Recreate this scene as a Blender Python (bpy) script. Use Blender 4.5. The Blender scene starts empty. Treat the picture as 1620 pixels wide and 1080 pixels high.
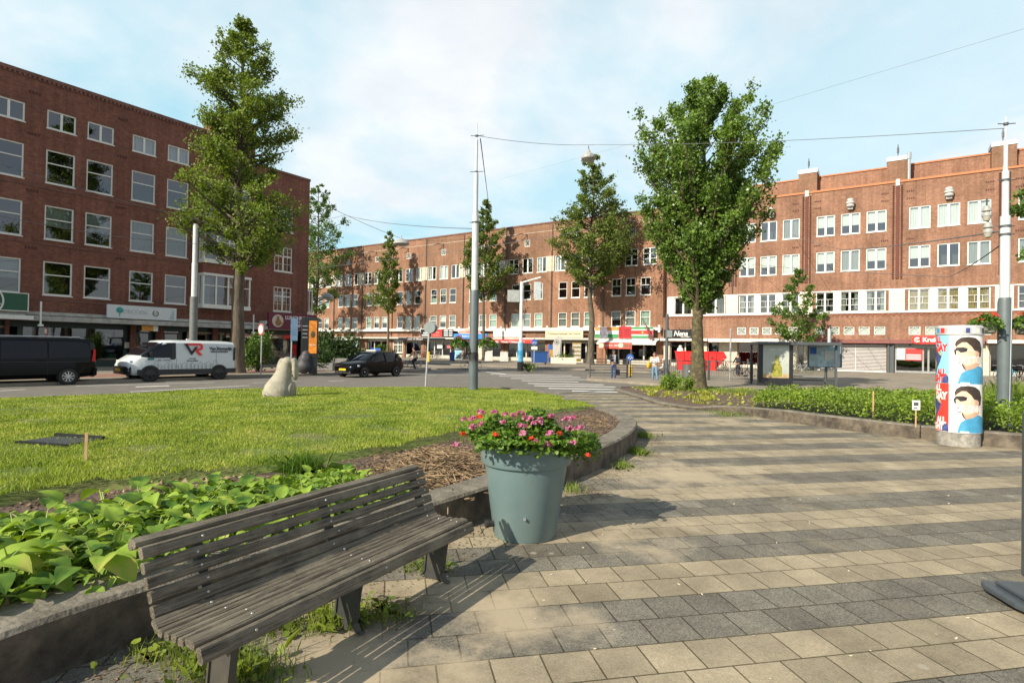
import bpy, bmesh, math, random
import numpy as np
from mathutils import Vector, Matrix, Euler
R=math.radians; pi=math.pi
sc=bpy.context.scene; COL=sc.collection
random.seed(4)
# ---------------------------------------------------------------- camera model (20 mm lens, eye height 1.8 m)
FPX=897.0; HCAM=1.8; ROLL=R(0.977); PITCH=math.atan(10.7/FPX)
def ray(px,py):
    u=(px-810)/FPX; v=-(py-540)/FPX
    u2=u*math.cos(ROLL)-v*math.sin(ROLL); v2=u*math.sin(ROLL)+v*math.cos(ROLL)
    return Vector((u2, math.cos(PITCH)-v2*math.sin(PITCH), math.sin(PITCH)+v2*math.cos(PITCH)))
def at(px,py,z=0.0):
    d=ray(px,py); t=(z-HCAM)/d.z
    return Vector((d.x*t,d.y*t,z))
def atd(px,py,dist):
    d=ray(px,py); t=dist/d.y
    return Vector((d.x*t,d.y*t,HCAM+d.z*t))
# ---------------------------------------------------------------- materials
MATS={}
def _new(name):
    m=bpy.data.materials.new(name); m.use_nodes=True
    nt=m.node_tree; b=nt.nodes['Principled BSDF']
    return m,nt,b
def N(nt,t,**k):
    n=nt.nodes.new(t)
    for a,v in k.items():
        if a in n.inputs: n.inputs[a].default_value=v
        else: setattr(n,a,v)
    return n
def rgb(c): return (c[0],c[1],c[2],1)
def mixc(nt,blend,fac,a,b):
    n=nt.nodes.new('ShaderNodeMix'); n.data_type='RGBA'; n.blend_type=blend
    for i,v in ((0,fac),(6,a),(7,b)):
        if hasattr(v,'node'): nt.links.new(v,n.inputs[i])
        else: n.inputs[i].default_value=v if not isinstance(v,tuple) else rgb(v)
    return n.outputs[2]
def ramp(nt,src,stops):
    n=nt.nodes.new('ShaderNodeValToRGB'); nt.links.new(src,n.inputs[0])
    cr=n.color_ramp
    while len(cr.elements)<len(stops): cr.elements.new(.5)
    for e,(p,c) in zip(cr.elements,stops):
        e.position=p; e.color=rgb(c) if isinstance(c,tuple) else (c,c,c,1)
    return n.outputs[0]
def M(name,col,rough=.6,metal=0,var=.18,scale=6,bump=0,bscale=None,spec=.5,coat=0,emit=None,stretch=None,grime=None):
    if name in MATS: return MATS[name]
    m,nt,b=_new(name)
    tc=nt.nodes.new('ShaderNodeTexCoord'); vec=tc.outputs['Object']
    if stretch:
        mp=nt.nodes.new('ShaderNodeMapping'); mp.inputs['Scale'].default_value=stretch
        nt.links.new(vec,mp.inputs[0]); vec=mp.outputs[0]
    n1=N(nt,'ShaderNodeTexNoise',Scale=scale,Detail=6,Roughness=.6); nt.links.new(vec,n1.inputs[0])
    lo=tuple(max(0,c*(1-var)) for c in col); hi=tuple(min(1,c*(1+var)) for c in col)
    c=ramp(nt,n1.outputs[0],[(.3,lo),(.7,hi)])
    if grime:
        n3=N(nt,'ShaderNodeTexNoise',Scale=scale*.35,Detail=8,Roughness=.7); nt.links.new(tc.outputs['Object'],n3.inputs[0])
        f=ramp(nt,n3.outputs[0],[(.45,0.),(.68,1.)])
        c=mixc(nt,'MIX',f,c,grime)
    nt.links.new(c,b.inputs['Base Color'])
    b.inputs['Roughness'].default_value=rough; b.inputs['Metallic'].default_value=metal
    b.inputs['Specular IOR Level'].default_value=spec; b.inputs['Coat Weight'].default_value=coat
    b.inputs['Coat Roughness'].default_value=.04
    if bump:
        n2=N(nt,'ShaderNodeTexNoise',Scale=bscale or scale*4,Detail=5); nt.links.new(vec,n2.inputs[0])
        bp=N(nt,'ShaderNodeBump',Strength=bump,Distance=.02); nt.links.new(n2.outputs[0],bp.inputs['Height']); nt.links.new(bp.outputs[0],b.inputs['Normal'])
    if emit:
        b.inputs['Emission Color'].default_value=rgb(col); b.inputs['Emission Strength'].default_value=emit
    MATS[name]=m; return m
def brick(name,c1,c2,mort,streak=.25):
    m,nt,b=_new(name)
    tc=nt.nodes.new('ShaderNodeTexCoord'); sp=nt.nodes.new('ShaderNodeSeparateXYZ'); nt.links.new(tc.outputs['Object'],sp.inputs[0])
    ad=N(nt,'ShaderNodeMath',operation='ADD'); nt.links.new(sp.outputs[0],ad.inputs[0]); nt.links.new(sp.outputs[1],ad.inputs[1])
    cb=nt.nodes.new('ShaderNodeCombineXYZ'); nt.links.new(ad.outputs[0],cb.inputs[0]); nt.links.new(sp.outputs[2],cb.inputs[1])
    br=nt.nodes.new('ShaderNodeTexBrick'); nt.links.new(cb.outputs[0],br.inputs['Vector'])
    br.inputs['Scale'].default_value=1; br.inputs['Brick Width'].default_value=.23; br.inputs['Row Height'].default_value=.068
    br.inputs['Mortar Size'].default_value=.008; br.inputs['Mortar Smooth'].default_value=.2; br.inputs['Bias'].default_value=-.1
    br.inputs['Color1'].default_value=rgb(c1); br.inputs['Color2'].default_value=rgb(c2); br.inputs['Mortar'].default_value=rgb(mort)
    c=br.outputs['Color']
    n1=N(nt,'ShaderNodeTexNoise',Scale=.35,Detail=7,Roughness=.65); nt.links.new(tc.outputs['Object'],n1.inputs[0])
    c=mixc(nt,'MULTIPLY',1.,c,ramp(nt,n1.outputs[0],[(.3,1-streak),(.7,1+streak*.6)]))
    mp=nt.nodes.new('ShaderNodeMapping'); mp.inputs['Scale'].default_value=(3.2,3.2,.12); nt.links.new(tc.outputs['Object'],mp.inputs[0])
    n2=N(nt,'ShaderNodeTexNoise',Scale=1,Detail=5,Roughness=.6); nt.links.new(mp.outputs[0],n2.inputs[0])
    c=mixc(nt,'MULTIPLY',1.,c,ramp(nt,n2.outputs[0],[(.3,1-streak*.7),(.7,1+streak*.5)]))
    n4=N(nt,'ShaderNodeTexNoise',Scale=5,Detail=3,Roughness=.7); nt.links.new(cb.outputs[0],n4.inputs[0])
    c=mixc(nt,'MULTIPLY',1.,c,ramp(nt,n4.outputs[0],[(.3,.8),(.7,1.2)]))
    nt.links.new(c,b.inputs['Base Color']); b.inputs['Roughness'].default_value=.85; b.inputs['Specular IOR Level'].default_value=.2
    bp=N(nt,'ShaderNodeBump',Strength=.5,Distance=.008); bp.invert=True; nt.links.new(br.outputs['Fac'],bp.inputs['Height']); nt.links.new(bp.outputs[0],b.inputs['Normal'])
    MATS[name]=m; return m
def leafmat(name,c1,c2,rough=.5,trans=.35,nscale=.9,c3=None):
    m=bpy.data.materials.new(name); m.use_nodes=True; nt=m.node_tree; nt.nodes.clear()
    out=nt.nodes.new('ShaderNodeOutputMaterial')
    g=nt.nodes.new('ShaderNodeNewGeometry'); tc=nt.nodes.new('ShaderNodeTexCoord')
    n=N(nt,'ShaderNodeTexNoise',Scale=nscale,Detail=3); nt.links.new(tc.outputs['Object'],n.inputs[0])
    a=N(nt,'ShaderNodeMath',operation='MULTIPLY_ADD'); a.inputs[1].default_value=.55; nt.links.new(g.outputs['Random Per Island'],a.inputs[0])
    s=N(nt,'ShaderNodeMath',operation='MULTIPLY_ADD'); s.inputs[1].default_value=1.1; s.inputs[2].default_value=-.3; nt.links.new(n.outputs[0],s.inputs[0]); nt.links.new(s.outputs[0],a.inputs[2])
    c=ramp(nt,a.outputs[0],[(.05,c1),(.95,c2)] if c3 is None else [(.05,c1),(.78,c2),(.86,c3)])
    p=nt.nodes.new('ShaderNodeBsdfPrincipled'); nt.links.new(c,p.inputs['Base Color']); p.inputs['Roughness'].default_value=rough; p.inputs['Specular IOR Level'].default_value=.35
    t=nt.nodes.new('ShaderNodeBsdfTranslucent'); tcx=mixc(nt,'MULTIPLY',1.,c,(1.25,1.25,.55)); nt.links.new(tcx,t.inputs[0])
    mx=nt.nodes.new('ShaderNodeMixShader'); mx.inputs[0].default_value=trans
    nt.links.new(p.outputs[0],mx.inputs[1]); nt.links.new(t.outputs[0],mx.inputs[2]); nt.links.new(mx.outputs[0],out.inputs[0])
    MATS[name]=m; return m
def glassmat(name,tint=(.75,.8,.78),base=.14):
    m=bpy.data.materials.new(name); m.use_nodes=True; nt=m.node_tree; nt.nodes.clear()
    out=nt.nodes.new('ShaderNodeOutputMaterial'); tr=nt.nodes.new('ShaderNodeBsdfTransparent'); tr.inputs[0].default_value=rgb(tint)
    gl=nt.nodes.new('ShaderNodeBsdfGlossy'); gl.inputs['Roughness'].default_value=.02; gl.inputs[0].default_value=(.95,.97,1,1)
    fr=nt.nodes.new('ShaderNodeFresnel'); fr.inputs[0].default_value=1.5
    tc=nt.nodes.new('ShaderNodeTexCoord'); n=N(nt,'ShaderNodeTexNoise',Scale=.7,Detail=1); nt.links.new(tc.outputs['Object'],n.inputs[0])
    bp=N(nt,'ShaderNodeBump',Strength=.08,Distance=.05); nt.links.new(n.outputs[0],bp.inputs['Height']); nt.links.new(bp.outputs[0],gl.inputs['Normal'])
    a=N(nt,'ShaderNodeMath',operation='ADD'); a.inputs[1].default_value=base; nt.links.new(fr.outputs[0],a.inputs[0])
    mx=nt.nodes.new('ShaderNodeMixShader'); nt.links.new(a.outputs[0],mx.inputs[0]); nt.links.new(tr.outputs[0],mx.inputs[1]); nt.links.new(gl.outputs[0],mx.inputs[2])
    nt.links.new(mx.outputs[0],out.inputs[0]); MATS[name]=m; return m
# ---------------------------------------------------------------- mesh builder
class MB:
    def __init__(s): s.v=[]; s.f=[]; s.m=[]; s.mi=0
    def add(s,vs,fs):
        o=len(s.v); s.v+= [tuple(v) for v in vs]; s.f+=[[i+o for i in f] for f in fs]; s.m+=[s.mi]*len(fs)
    def box(s,x0,y0,z0,x1,y1,z1,T=None):
        vs=[Vector((x,y,z)) for z in (z0,z1) for y in (y0,y1) for x in (x0,x1)]
        if T: vs=[T@v for v in vs]
        s.add(vs,[(0,2,3,1),(4,5,7,6),(0,1,5,4),(2,6,7,3),(0,4,6,2),(1,3,7,5)]); return s
    def quad(s,*p): s.add(p,[tuple(range(len(p)))]); return s
    def tube(s,pts,rad,n=8,caps=True):
        pts=[Vector(p) for p in pts]
        if not hasattr(rad,'__len__'): rad=[rad]*len(pts)
        vs=[]; fs=[]; u=None
        for i,p in enumerate(pts):
            t=(pts[min(i+1,len(pts)-1)]-pts[max(i-1,0)])
            if t.length<1e-9: t=Vector((0,0,1))
            t.normalize()
            if u is None:
                u=t.orthogonal().normalized()
            else:
                u=(u-t*u.dot(t)); u=u.normalized() if u.length>1e-6 else t.orthogonal().normalized()
            w=t.cross(u)
            for k in range(n):
                a=2*pi*k/n; vs.append(p+(u*math.cos(a)+w*math.sin(a))*rad[i])
        for i in range(len(pts)-1):
            for k in range(n):
                a=i*n+k; b=i*n+(k+1)%n; fs.append((a,b,b+n,a+n))
        if caps:
            fs.append(tuple(range(n-1,-1,-1))); fs.append(tuple(range((len(pts)-1)*n,len(pts)*n)))
        s.add(vs,fs); return s
    def lathe(s,prof,n=32,c=(0,0,0),axis='z',closed=True):
        vs=[];fs=[]
        for r,z in prof:
            for k in range(n):
                a=2*pi*k/n
                p=(r*math.cos(a),r*math.sin(a),z)
                if axis=='y': p=(p[0],p[2],p[1])
                if axis=='x': p=(p[2],p[0],p[1])
                vs.append((p[0]+c[0],p[1]+c[1],p[2]+c[2]))
        for i in range(len(prof)-1):
            for k in range(n):
                a=i*n+k;b=i*n+(k+1)%n; fs.append((a,b,b+n,a+n))
        if closed:
            fs.append(tuple(range(n-1,-1,-1))); m=(len(prof)-1)*n; fs.append(tuple(range(m,m+n)))
        s.add(vs,fs); return s
    def prism(s,poly,h0,h1,axis='z',T=None):
        n=len(poly)
        def mp(p,h): return {'z':(p[0],p[1],h),'y':(p[0],h,p[1]),'x':(h,p[0],p[1])}[axis]
        vs=[Vector(mp(p,h0)) for p in poly]+[Vector(mp(p,h1)) for p in poly]
        if T: vs=[T@v for v in vs]
        s.add(vs,[tuple(range(n-1,-1,-1)),tuple(range(n,2*n))]+[(i,(i+1)%n,n+(i+1)%n,n+i) for i in range(n)]); return s
    def ball(s,c,r,n=10,m=7,T=None):
        if not hasattr(r,'__len__'): r=(r,r,r)
        vs=[];fs=[]
        for i in range(m+1):
            th=pi*i/m
            for k in range(n):
                a=2*pi*k/n; p=Vector((r[0]*math.sin(th)*math.cos(a),r[1]*math.sin(th)*math.sin(a),r[2]*math.cos(th)))
                if T: p=T@p
                vs.append(p+Vector(c))
        for i in range(m):
            for k in range(n):
                a=i*n+k;b=i*n+(k+1)%n; fs.append((a,a+n,b+n,b))
        s.add(vs,fs); return s
    def mesh(s,name,mats,smooth=False):
        me=bpy.data.meshes.new(name); me.from_pydata(s.v,[],s.f); 
        if not isinstance(mats,(list,tuple)): mats=[mats]
        for m in mats: me.materials.append(m)
        if len(mats)>1: me.polygons.foreach_set('material_index',s.m)
        bm=bmesh.new(); bm.from_mesh(me); bmesh.ops.recalc_face_normals(bm,faces=bm.faces); bm.to_mesh(me); bm.free()
        if smooth: smooth_mesh(me,smooth)
        me.update(); return me
    def build(s,name,mats,parent=None,smooth=False,bevel=0,loc=None):
        return obj(name,s.mesh(name,mats,smooth),parent,bevel,loc)
def smooth_mesh(me,ang=40):
    me.polygons.foreach_set('use_smooth',[True]*len(me.polygons))
    if ang is not True: me.set_sharp_from_angle(angle=R(ang))
def obj(name,me,parent=None,bevel=0,loc=None,rot=None):
    o=bpy.data.objects.new(name,me); COL.objects.link(o)
    if parent: o.parent=parent
    if loc is not None: o.location=loc
    if rot is not None: o.rotation_euler=rot
    if bevel:
        b=o.modifiers.new('bevel','BEVEL'); b.width=bevel; b.segments=2; b.limit_method='ANGLE'; b.angle_limit=R(35)
    return o
def tag(o,label=None,cat=None,group=None,kind=None):
    if label: o['label']=label
    if cat: o['category']=cat
    if group: o['group']=group
    if kind: o['kind']=kind
    return o
def thing(name,label,cat,loc=(0,0,0),rz=0,group=None):
    o=bpy.data.objects.new(name,None); COL.objects.link(o); o.location=loc; o.rotation_euler=(0,0,rz); o.empty_display_size=.2
    return tag(o,label,cat,group)
KIDS={}
def copy_tree(o,parent=None):
    c=o.copy(); COL.objects.link(c); c.parent=parent
    for ch in [x for x in bpy.data.objects if x.parent==o]: copy_tree(ch,c)
    return c
_tx={}
def textmesh(s,size,mat,ext=.004,off=0.0,align='CENTER',sx=1.0,shear=0):
    k=(s,size,mat.name,ext,off,align,sx,shear)
    if k in _tx: return _tx[k]
    cu=bpy.data.curves.new('lettering','FONT'); cu.body=s; cu.size=size; cu.extrude=ext; cu.offset=off; cu.align_x=align; cu.align_y='CENTER'; cu.shear=shear; cu.resolution_u=3
    o=bpy.data.objects.new('lettering',cu); COL.objects.link(o); bpy.context.view_layer.update()
    me=bpy.data.meshes.new_from_object(o.evaluated_get(bpy.context.evaluated_depsgraph_get()))
    bpy.data.objects.remove(o); me.materials.clear(); me.materials.append(mat)
    if sx!=1.0: me.transform(Matrix.Diagonal((sx,1,1,1)))
    _tx[k]=me; return me
def text(parent,s,size,mat,loc,rot=(pi/2,0,0),**k):
    return obj('lettering',textmesh(s,size,mat,**k),parent,0,loc,rot)
def fastmesh(name,V,k,mat):
    """N polygons of k corners each, V is (N*k,3)"""
    V=np.asarray(V,dtype=np.float32).reshape(-1,3); n=len(V)//k
    me=bpy.data.meshes.new(name); me.vertices.add(len(V)); me.vertices.foreach_set('co',V.ravel())
    me.loops.add(len(V)); me.loops.foreach_set('vertex_index',np.arange(len(V),dtype=np.int32))
    me.polygons.add(n); me.polygons.foreach_set('loop_start',np.arange(0,len(V),k,dtype=np.int32))
    me.update(calc_edges=True); me.materials.append(mat); return me
def rot_rand(rng,n,upbias=0.0):
    """n random frames (a: leaf axis, b: width axis)"""
    a=rng.normal(size=(n,3)); a[:,2]+=upbias; a/=np.linalg.norm(a,axis=1)[:,None]
    h=rng.normal(size=(n,3)); b=np.cross(a,h); b/=np.linalg.norm(b,axis=1)[:,None]
    return a,b
def leaves(name,C,size,mat,rng,aspect=.62,jit=.35,flat=0.0):
    C=np.asarray(C); n=len(C); a,b=rot_rand(rng,n)
    if flat:
        a[:,2]*=(1-flat); a/=np.linalg.norm(a,axis=1)[:,None]; h=rng.normal(size=(n,3))*.5; h[:,2]+=flat*2; b=np.cross(a,h); b/=np.linalg.norm(b,axis=1)[:,None]
    s=(size*(1+jit*(rng.random(n)*2-1)))[:,None]; w=s*aspect*.5
    nn=np.cross(a,b)
    V=np.stack([C-a*s*.5, C+b*w-a*s*.05+nn*s*.08, C+a*s*.5, C-b*w-a*s*.05+nn*s*.08],axis=1)
    return fastmesh(name,V,4,mat)
def pieces(b,name,mats,parent,bevel=0):
    """one object per box / quad collected in the builder"""
    n=len(b.v); par=list(range(n))
    def find(i):
        while par[i]!=i: par[i]=par[par[i]]; i=par[i]
        return i
    for f in b.f:
        for q in f[1:]: par[find(q)]=find(f[0])
    comp={}
    for k,f in enumerate(b.f): comp.setdefault(find(f[0]),[]).append(k)
    out=[]
    for fs in comp.values():
        c=MB(); ix={}
        for k in fs:
            for q in b.f[k]:
                if q not in ix: ix[q]=len(c.v); c.v.append(b.v[q])
            c.f.append([ix[q] for q in b.f[k]]); c.m.append(b.m[k])
        out.append(c.build(name,mats,parent,bevel=bevel))
    return out
def scrawl(parent,s,size,mat,loc,rot=(pi/2,0,0),**k):
    """lettering too blurred to read in the photograph: a row of letter sized strokes, no real words"""
    rr=random.Random(len(s)*7+int(size*100)); b=MB(); x=0; t=.004
    for ch in s:
        w=size*rr.uniform(.34,.52)
        if ch!=' ':
            h=size*rr.choice((.5,.5,.68)); st=size*.12
            b.box(x,0,-t,x+st,h,t)
            if rr.random()<.75: b.box(x+w-st,0,-t,x+w,h*rr.choice((.6,1)),t)
            z=h*rr.choice((0,.42,.85)); b.box(x+st+.001,z,-t,x+w-st-.001,z+st*.8,t)
        x+=w+size*.12
    for i,v in enumerate(b.v): b.v[i]=(v[0]-x/2,v[1]-size*.3,v[2])
    return obj('lettering',b.mesh('lettering',mat),parent,0,loc,rot)
# ---------------------------------------------------------------- shared materials
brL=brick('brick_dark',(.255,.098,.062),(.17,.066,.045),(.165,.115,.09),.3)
brO=brick('brick_orange',(.33,.160,.092),(.235,.108,.063),(.27,.20,.15),.34)
brB=brick('brick_brown',(.26,.135,.078),(.185,.094,.056),(.27,.19,.14),.3)
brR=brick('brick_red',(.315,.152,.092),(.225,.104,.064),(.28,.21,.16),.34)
cap=M('coping_orange',(.45,.17,.07),.7)
wht=M('white_paint',(.78,.77,.72),.45,var=.05,grime=(.6,.58,.5))
whtL=M('grey_white_paint',(.72,.72,.65),.5,var=.06)
crm=M('cream_stone',(.72,.66,.52),.7,var=.1,bump=.1)
crmW=M('cream_plaster',(.55,.5,.4),.8,var=.12,grime=(.42,.37,.28))
fasc=M('concrete_fascia',(.42,.42,.38),.7,var=.15,grime=(.24,.24,.21))
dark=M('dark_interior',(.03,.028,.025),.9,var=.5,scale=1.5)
darkp=M('dark_paint',(.03,.032,.034),.4)
anth=M('anthracite_metal',(.075,.085,.09),.45,var=.1)
grnD=M('dark_green_paint',(.015,.04,.03),.4)
brnP=M('brown_paint',(.13,.07,.045),.5)
steel=M('galvanised_steel',(.46,.49,.50),.42,metal=.55,var=.12,scale=3)
polegrey=M('pale_grey_pole_paint',(.55,.58,.58),.45,var=.08)
poledark=M('dark_slate_pole_paint',(.10,.125,.13),.5,var=.15,scale=3)
red=M('red_paint',(.62,.02,.02),.4,var=.12,grime=(.45,.03,.025))
redS=M('red_sign',(.72,.04,.035),.4,var=.05)
blueS=M('blue_sign',(.02,.10,.42),.4,var=.05)
yel=M('yellow_paint',(.8,.50,.02),.45,var=.08)
blk=M('black_paint',(.012,.013,.015),.35,var=.1)
rub=M('black_rubber',(.02,.02,.02),.8)
glass=glassmat('window_glass')
glassL=glassmat('window_glass_shade',(.5,.56,.57),.09)
glassS=glassmat('shop_glass',(.55,.58,.56),.06)
curtW=M('white_curtain',(.75,.76,.72),.9,var=.1,scale=3,stretch=(9,9,.6))
curtG=M('pale_green_blind',(.5,.62,.54),.9,var=.06)
curtY=M('grey_curtain',(.34,.36,.34),.9,var=.22,scale=3,stretch=(9,9,.5))
curtO=M('ochre_curtain',(.45,.36,.2),.9,var=.4,scale=8)
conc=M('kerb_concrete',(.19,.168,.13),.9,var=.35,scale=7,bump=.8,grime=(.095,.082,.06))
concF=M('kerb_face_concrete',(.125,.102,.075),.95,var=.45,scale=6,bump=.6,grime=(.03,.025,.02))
soil=M('garden_soil',(.115,.078,.055),.95,var=.4,scale=14,bump=.9)
asph=M('asphalt',(.155,.14,.115),.9,var=.16,scale=2.2,bump=.15,bscale=120,grime=(.125,.118,.105))
mark=M('road_marking_paint',(.72,.71,.67),.7,var=.1,scale=8,grime=(.5,.48,.43))
pvg=M('grey_pavement',(.25,.215,.165),.9,var=.22,scale=1.4,bump=.1,grime=(.165,.14,.105))
pvr=M('red_cycle_paving',(.26,.135,.1),.9,var=.15,scale=3)
bark=M('tree_bark',(.105,.085,.06),.95,var=.5,scale=5,bump=1.0,bscale=9,stretch=(1,1,.3))
bark2=M('lichen_bark',(.062,.048,.03),.95,var=.5,scale=16,bump=1.0,bscale=14,grime=(.17,.155,.06))
wood=M('weathered_wood',(.135,.115,.082),.82,var=.75,scale=9,bump=.9,bscale=16,stretch=(.35,10,10),grime=(.24,.21,.15))
# ---------------------------------------------------------------- ground
def ngon(name,pts,z,mat,kind='structure',side=None):
    bm=bmesh.new(); vs=[bm.verts.new((p[0],p[1],z)) for p in pts]; f=bm.faces.new(vs); bm.normal_update()
    if f.normal.z<0: f.normal_flip()
    if side:
        r=bmesh.ops.extrude_face_region(bm,geom=[f]); 
        for v in [g for g in r['geom'] if isinstance(g,bmesh.types.BMVert)]: v.co.z=z
        for v in vs: v.co.z=side
    bmesh.ops.triangulate(bm,faces=[g for g in bm.faces if len(g.verts)>4]); bmesh.ops.recalc_face_normals(bm,faces=bm.faces)
    me=bpy.data.meshes.new(name); bm.to_mesh(me); bm.free(); me.materials.append(mat)
    o=obj(name,me)
    if kind: o['kind']=kind
    return o
ngon('road',[(-600,-300),(700,-300),(700,900),(-600,900)],0,asph)
dL=Vector((math.sin(R(34)),math.cos(R(34)),0)); nL=Vector((dL.y,-dL.x,0))      # left facade axis and outward normal
OL=Vector((-26.97,37.57,0))
dX=Vector((math.cos(R(34)),-math.sin(R(34)),0)); nR=Vector((-math.sin(R(34)),-math.cos(R(34)),0))  # right/middle facade axis, outward
OR=Vector((35.18,53.44,0))
def FL(s,off,z=0): return OL+dL*s+nL*off+Vector((0,0,z))
def FR(x,off,z=0): return OR+dX*x+nR*off+Vector((0,0,z))
def FRpx(px,off,z=.12,py=572):
    r=ray(px,py); k=r.x/r.y; return FR((k*(OR.y+nR.y*off)-OR.x-nR.x*off)/(dX.x-dX.y*k),off,z)
# --- plaza paving material: square slabs in paired light and dark rows
def paving():
    m,nt,b=_new('striped_slab_paving')
    tc=nt.nodes.new('ShaderNodeTexCoord'); mp=nt.nodes.new('ShaderNodeMapping'); mp.inputs['Rotation'].default_value=(0,0,-R(11.53)); mp.inputs['Location'].default_value=(0.05,-6.89,0)
    nt.links.new(tc.outputs['Object'],mp.inputs[0]); v=mp.outputs[0]
    sp=nt.nodes.new('ShaderNodeSeparateXYZ'); nt.links.new(v,sp.inputs[0])
    d=N(nt,'ShaderNodeMath',operation='DIVIDE'); d.inputs[1].default_value=1.214; nt.links.new(sp.outputs[1],d.inputs[0])
    fr=N(nt,'ShaderNodeMath',operation='FRACT'); nt.links.new(d.outputs[0],fr.inputs[0])
    lt=N(nt,'ShaderNodeMath',operation='LESS_THAN'); lt.inputs[1].default_value=.5; nt.links.new(fr.outputs[0],lt.inputs[0])
    br=nt.nodes.new('ShaderNodeTexBrick'); nt.links.new(v,br.inputs['Vector'])
    for k,x in (('Scale',1),('Brick Width',.3035),('Row Height',.3035),('Mortar Size',.0055),('Mortar Smooth',.2),('Bias',0)): br.inputs[k].default_value=x
    br.inputs['Color1'].default_value=(.84,.84,.84,1); br.inputs['Color2'].default_value=(1.14,1.14,1.14,1); br.inputs['Mortar'].default_value=(.27,.26,.2,1)
    base=mixc(nt,'MIX',lt.outputs[0],(.300,.252,.172),(.138,.127,.102))
    c=mixc(nt,'MULTIPLY',1.,base,br.outputs['Color'])
    g1=N(nt,'ShaderNodeTexNoise',Scale=95,Detail=6,Roughness=.9); nt.links.new(v,g1.inputs[0])
    amp=mixc(nt,'MIX',lt.outputs[0],ramp(nt,g1.outputs[0],[(.36,.62),(.64,1.4)]),ramp(nt,g1.outputs[0],[(.38,.25),(.62,2.1)]))
    c=mixc(nt,'MULTIPLY',1.,c,amp)
    g2=N(nt,'ShaderNodeTexNoise',Scale=1.6,Detail=9,Roughness=.68); nt.links.new(v,g2.inputs[0])
    c=mixc(nt,'MULTIPLY',1.,c,ramp(nt,g2.outputs[0],[(.3,.66),(.7,1.25)]))
    # blown sand lying on the slabs
    g3=N(nt,'ShaderNodeTexNoise',Scale=.55,Detail=10,Roughness=.72); g3.inputs['Distortion'].default_value=.4; nt.links.new(v,g3.inputs[0])
    # worn sandy edge beside the raised bed (object space distance to two points on the kerb)
    c=mixc(nt,'MIX',ramp(nt,g3.outputs[0],[(.56,0.),(.74,.55)]),c,(.37,.31,.21))
    for (px,py,rad,f) in ((2.6,8.2,2.4,.9),(.0,3.9,1.5,.75),(1.2,5.6,2.0,.5),(3.4,13.5,2.2,.6),(-.9,3.2,1.6,.8),(5.6,14.6,2.4,.6),(8.2,11.6,2.0,.5)):
        ds=nt.nodes.new('ShaderNodeVectorMath'); ds.operation='DISTANCE'; nt.links.new(tc.outputs['Object'],ds.inputs[0]); ds.inputs[1].default_value=(px,py,0)
        fo=N(nt,'ShaderNodeMapRange'); fo.inputs[1].default_value=0; fo.inputs[2].default_value=rad; fo.inputs[3].default_value=.40*f; fo.inputs[4].default_value=-.25; nt.links.new(ds.outputs['Value'],fo.inputs[0])
        ad=N(nt,'ShaderNodeMath',operation='ADD'); nt.links.new(fo.outputs[0],ad.inputs[0]); nt.links.new(g2.outputs[0],ad.inputs[1])
        c=mixc(nt,'MIX',ramp(nt,ad.outputs[0],[(.55,0.),(.8,.85)]),c,(.40,.33,.225))
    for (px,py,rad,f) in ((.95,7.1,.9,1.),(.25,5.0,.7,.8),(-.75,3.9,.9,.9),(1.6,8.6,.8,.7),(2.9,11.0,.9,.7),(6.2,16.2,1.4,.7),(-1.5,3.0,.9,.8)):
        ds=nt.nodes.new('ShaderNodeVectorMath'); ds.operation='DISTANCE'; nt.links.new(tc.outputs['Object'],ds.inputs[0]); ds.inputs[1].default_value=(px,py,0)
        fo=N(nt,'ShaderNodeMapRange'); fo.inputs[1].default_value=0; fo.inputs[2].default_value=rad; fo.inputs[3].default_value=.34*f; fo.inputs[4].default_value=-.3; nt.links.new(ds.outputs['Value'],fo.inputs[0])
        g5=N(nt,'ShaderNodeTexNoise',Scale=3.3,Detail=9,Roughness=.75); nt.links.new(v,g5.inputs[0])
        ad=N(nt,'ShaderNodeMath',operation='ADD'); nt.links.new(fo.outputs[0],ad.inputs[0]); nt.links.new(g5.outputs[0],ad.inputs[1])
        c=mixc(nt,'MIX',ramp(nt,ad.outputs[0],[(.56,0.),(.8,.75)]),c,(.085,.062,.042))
    # pale chewing-gum and lime spots
    vo=nt.nodes.new('ShaderNodeTexVoronoi'); vo.inputs['Scale'].default_value=2.3; nt.links.new(v,vo.inputs[0])
    c=mixc(nt,'MIX',ramp(nt,vo.outputs['Distance'],[(.05,.6),(.085,0.)]),c,(.36,.33,.27))
    # moss in the joints
    nt.links.new(c,b.inputs['Base Color']); b.inputs['Roughness'].default_value=.88; b.inputs['Specular IOR Level'].default_value=.25
    bp=N(nt,'ShaderNodeBump',Strength=.6,Distance=.006); bp.invert=True; nt.links.new(br.outputs['Fac'],bp.inputs['Height'])
    bp2=N(nt,'ShaderNodeBump',Strength=.35,Distance=.004); nt.links.new(g1.outputs[0],bp2.inputs['Height']); nt.links.new(bp.outputs[0],bp2.inputs['Normal']); nt.links.new(bp2.outputs[0],b.inputs['Normal'])
    return m
ngon('plaza_paving',[(-14,-12),(40,-12),(40,9),(12,10),(8,14),(5.6,18),(5.2,23.2),(2.0,23.6),(-1,20.5),(-6,16),(-14,6)],.005,paving())
# left pavement with cycle track, parallel to the left facade (kerb 15.6 m out)
kL=15.2
ngon('pavement_left',[FL(-60,kL).xy,FL(14,kL).xy,FL(17.5,kL-2.2).xy,FL(19,kL-6).xy,FL(19,0).xy,FL(19,-12).xy,FL(-60,-12).xy],.12,pvg,side=-.02)
ngon('cycle_track',[FL(-60,12.6).xy,FL(13,12.6).xy,FL(13,9.6).xy,FL(-60,9.6).xy],.124,pvr)
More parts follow.
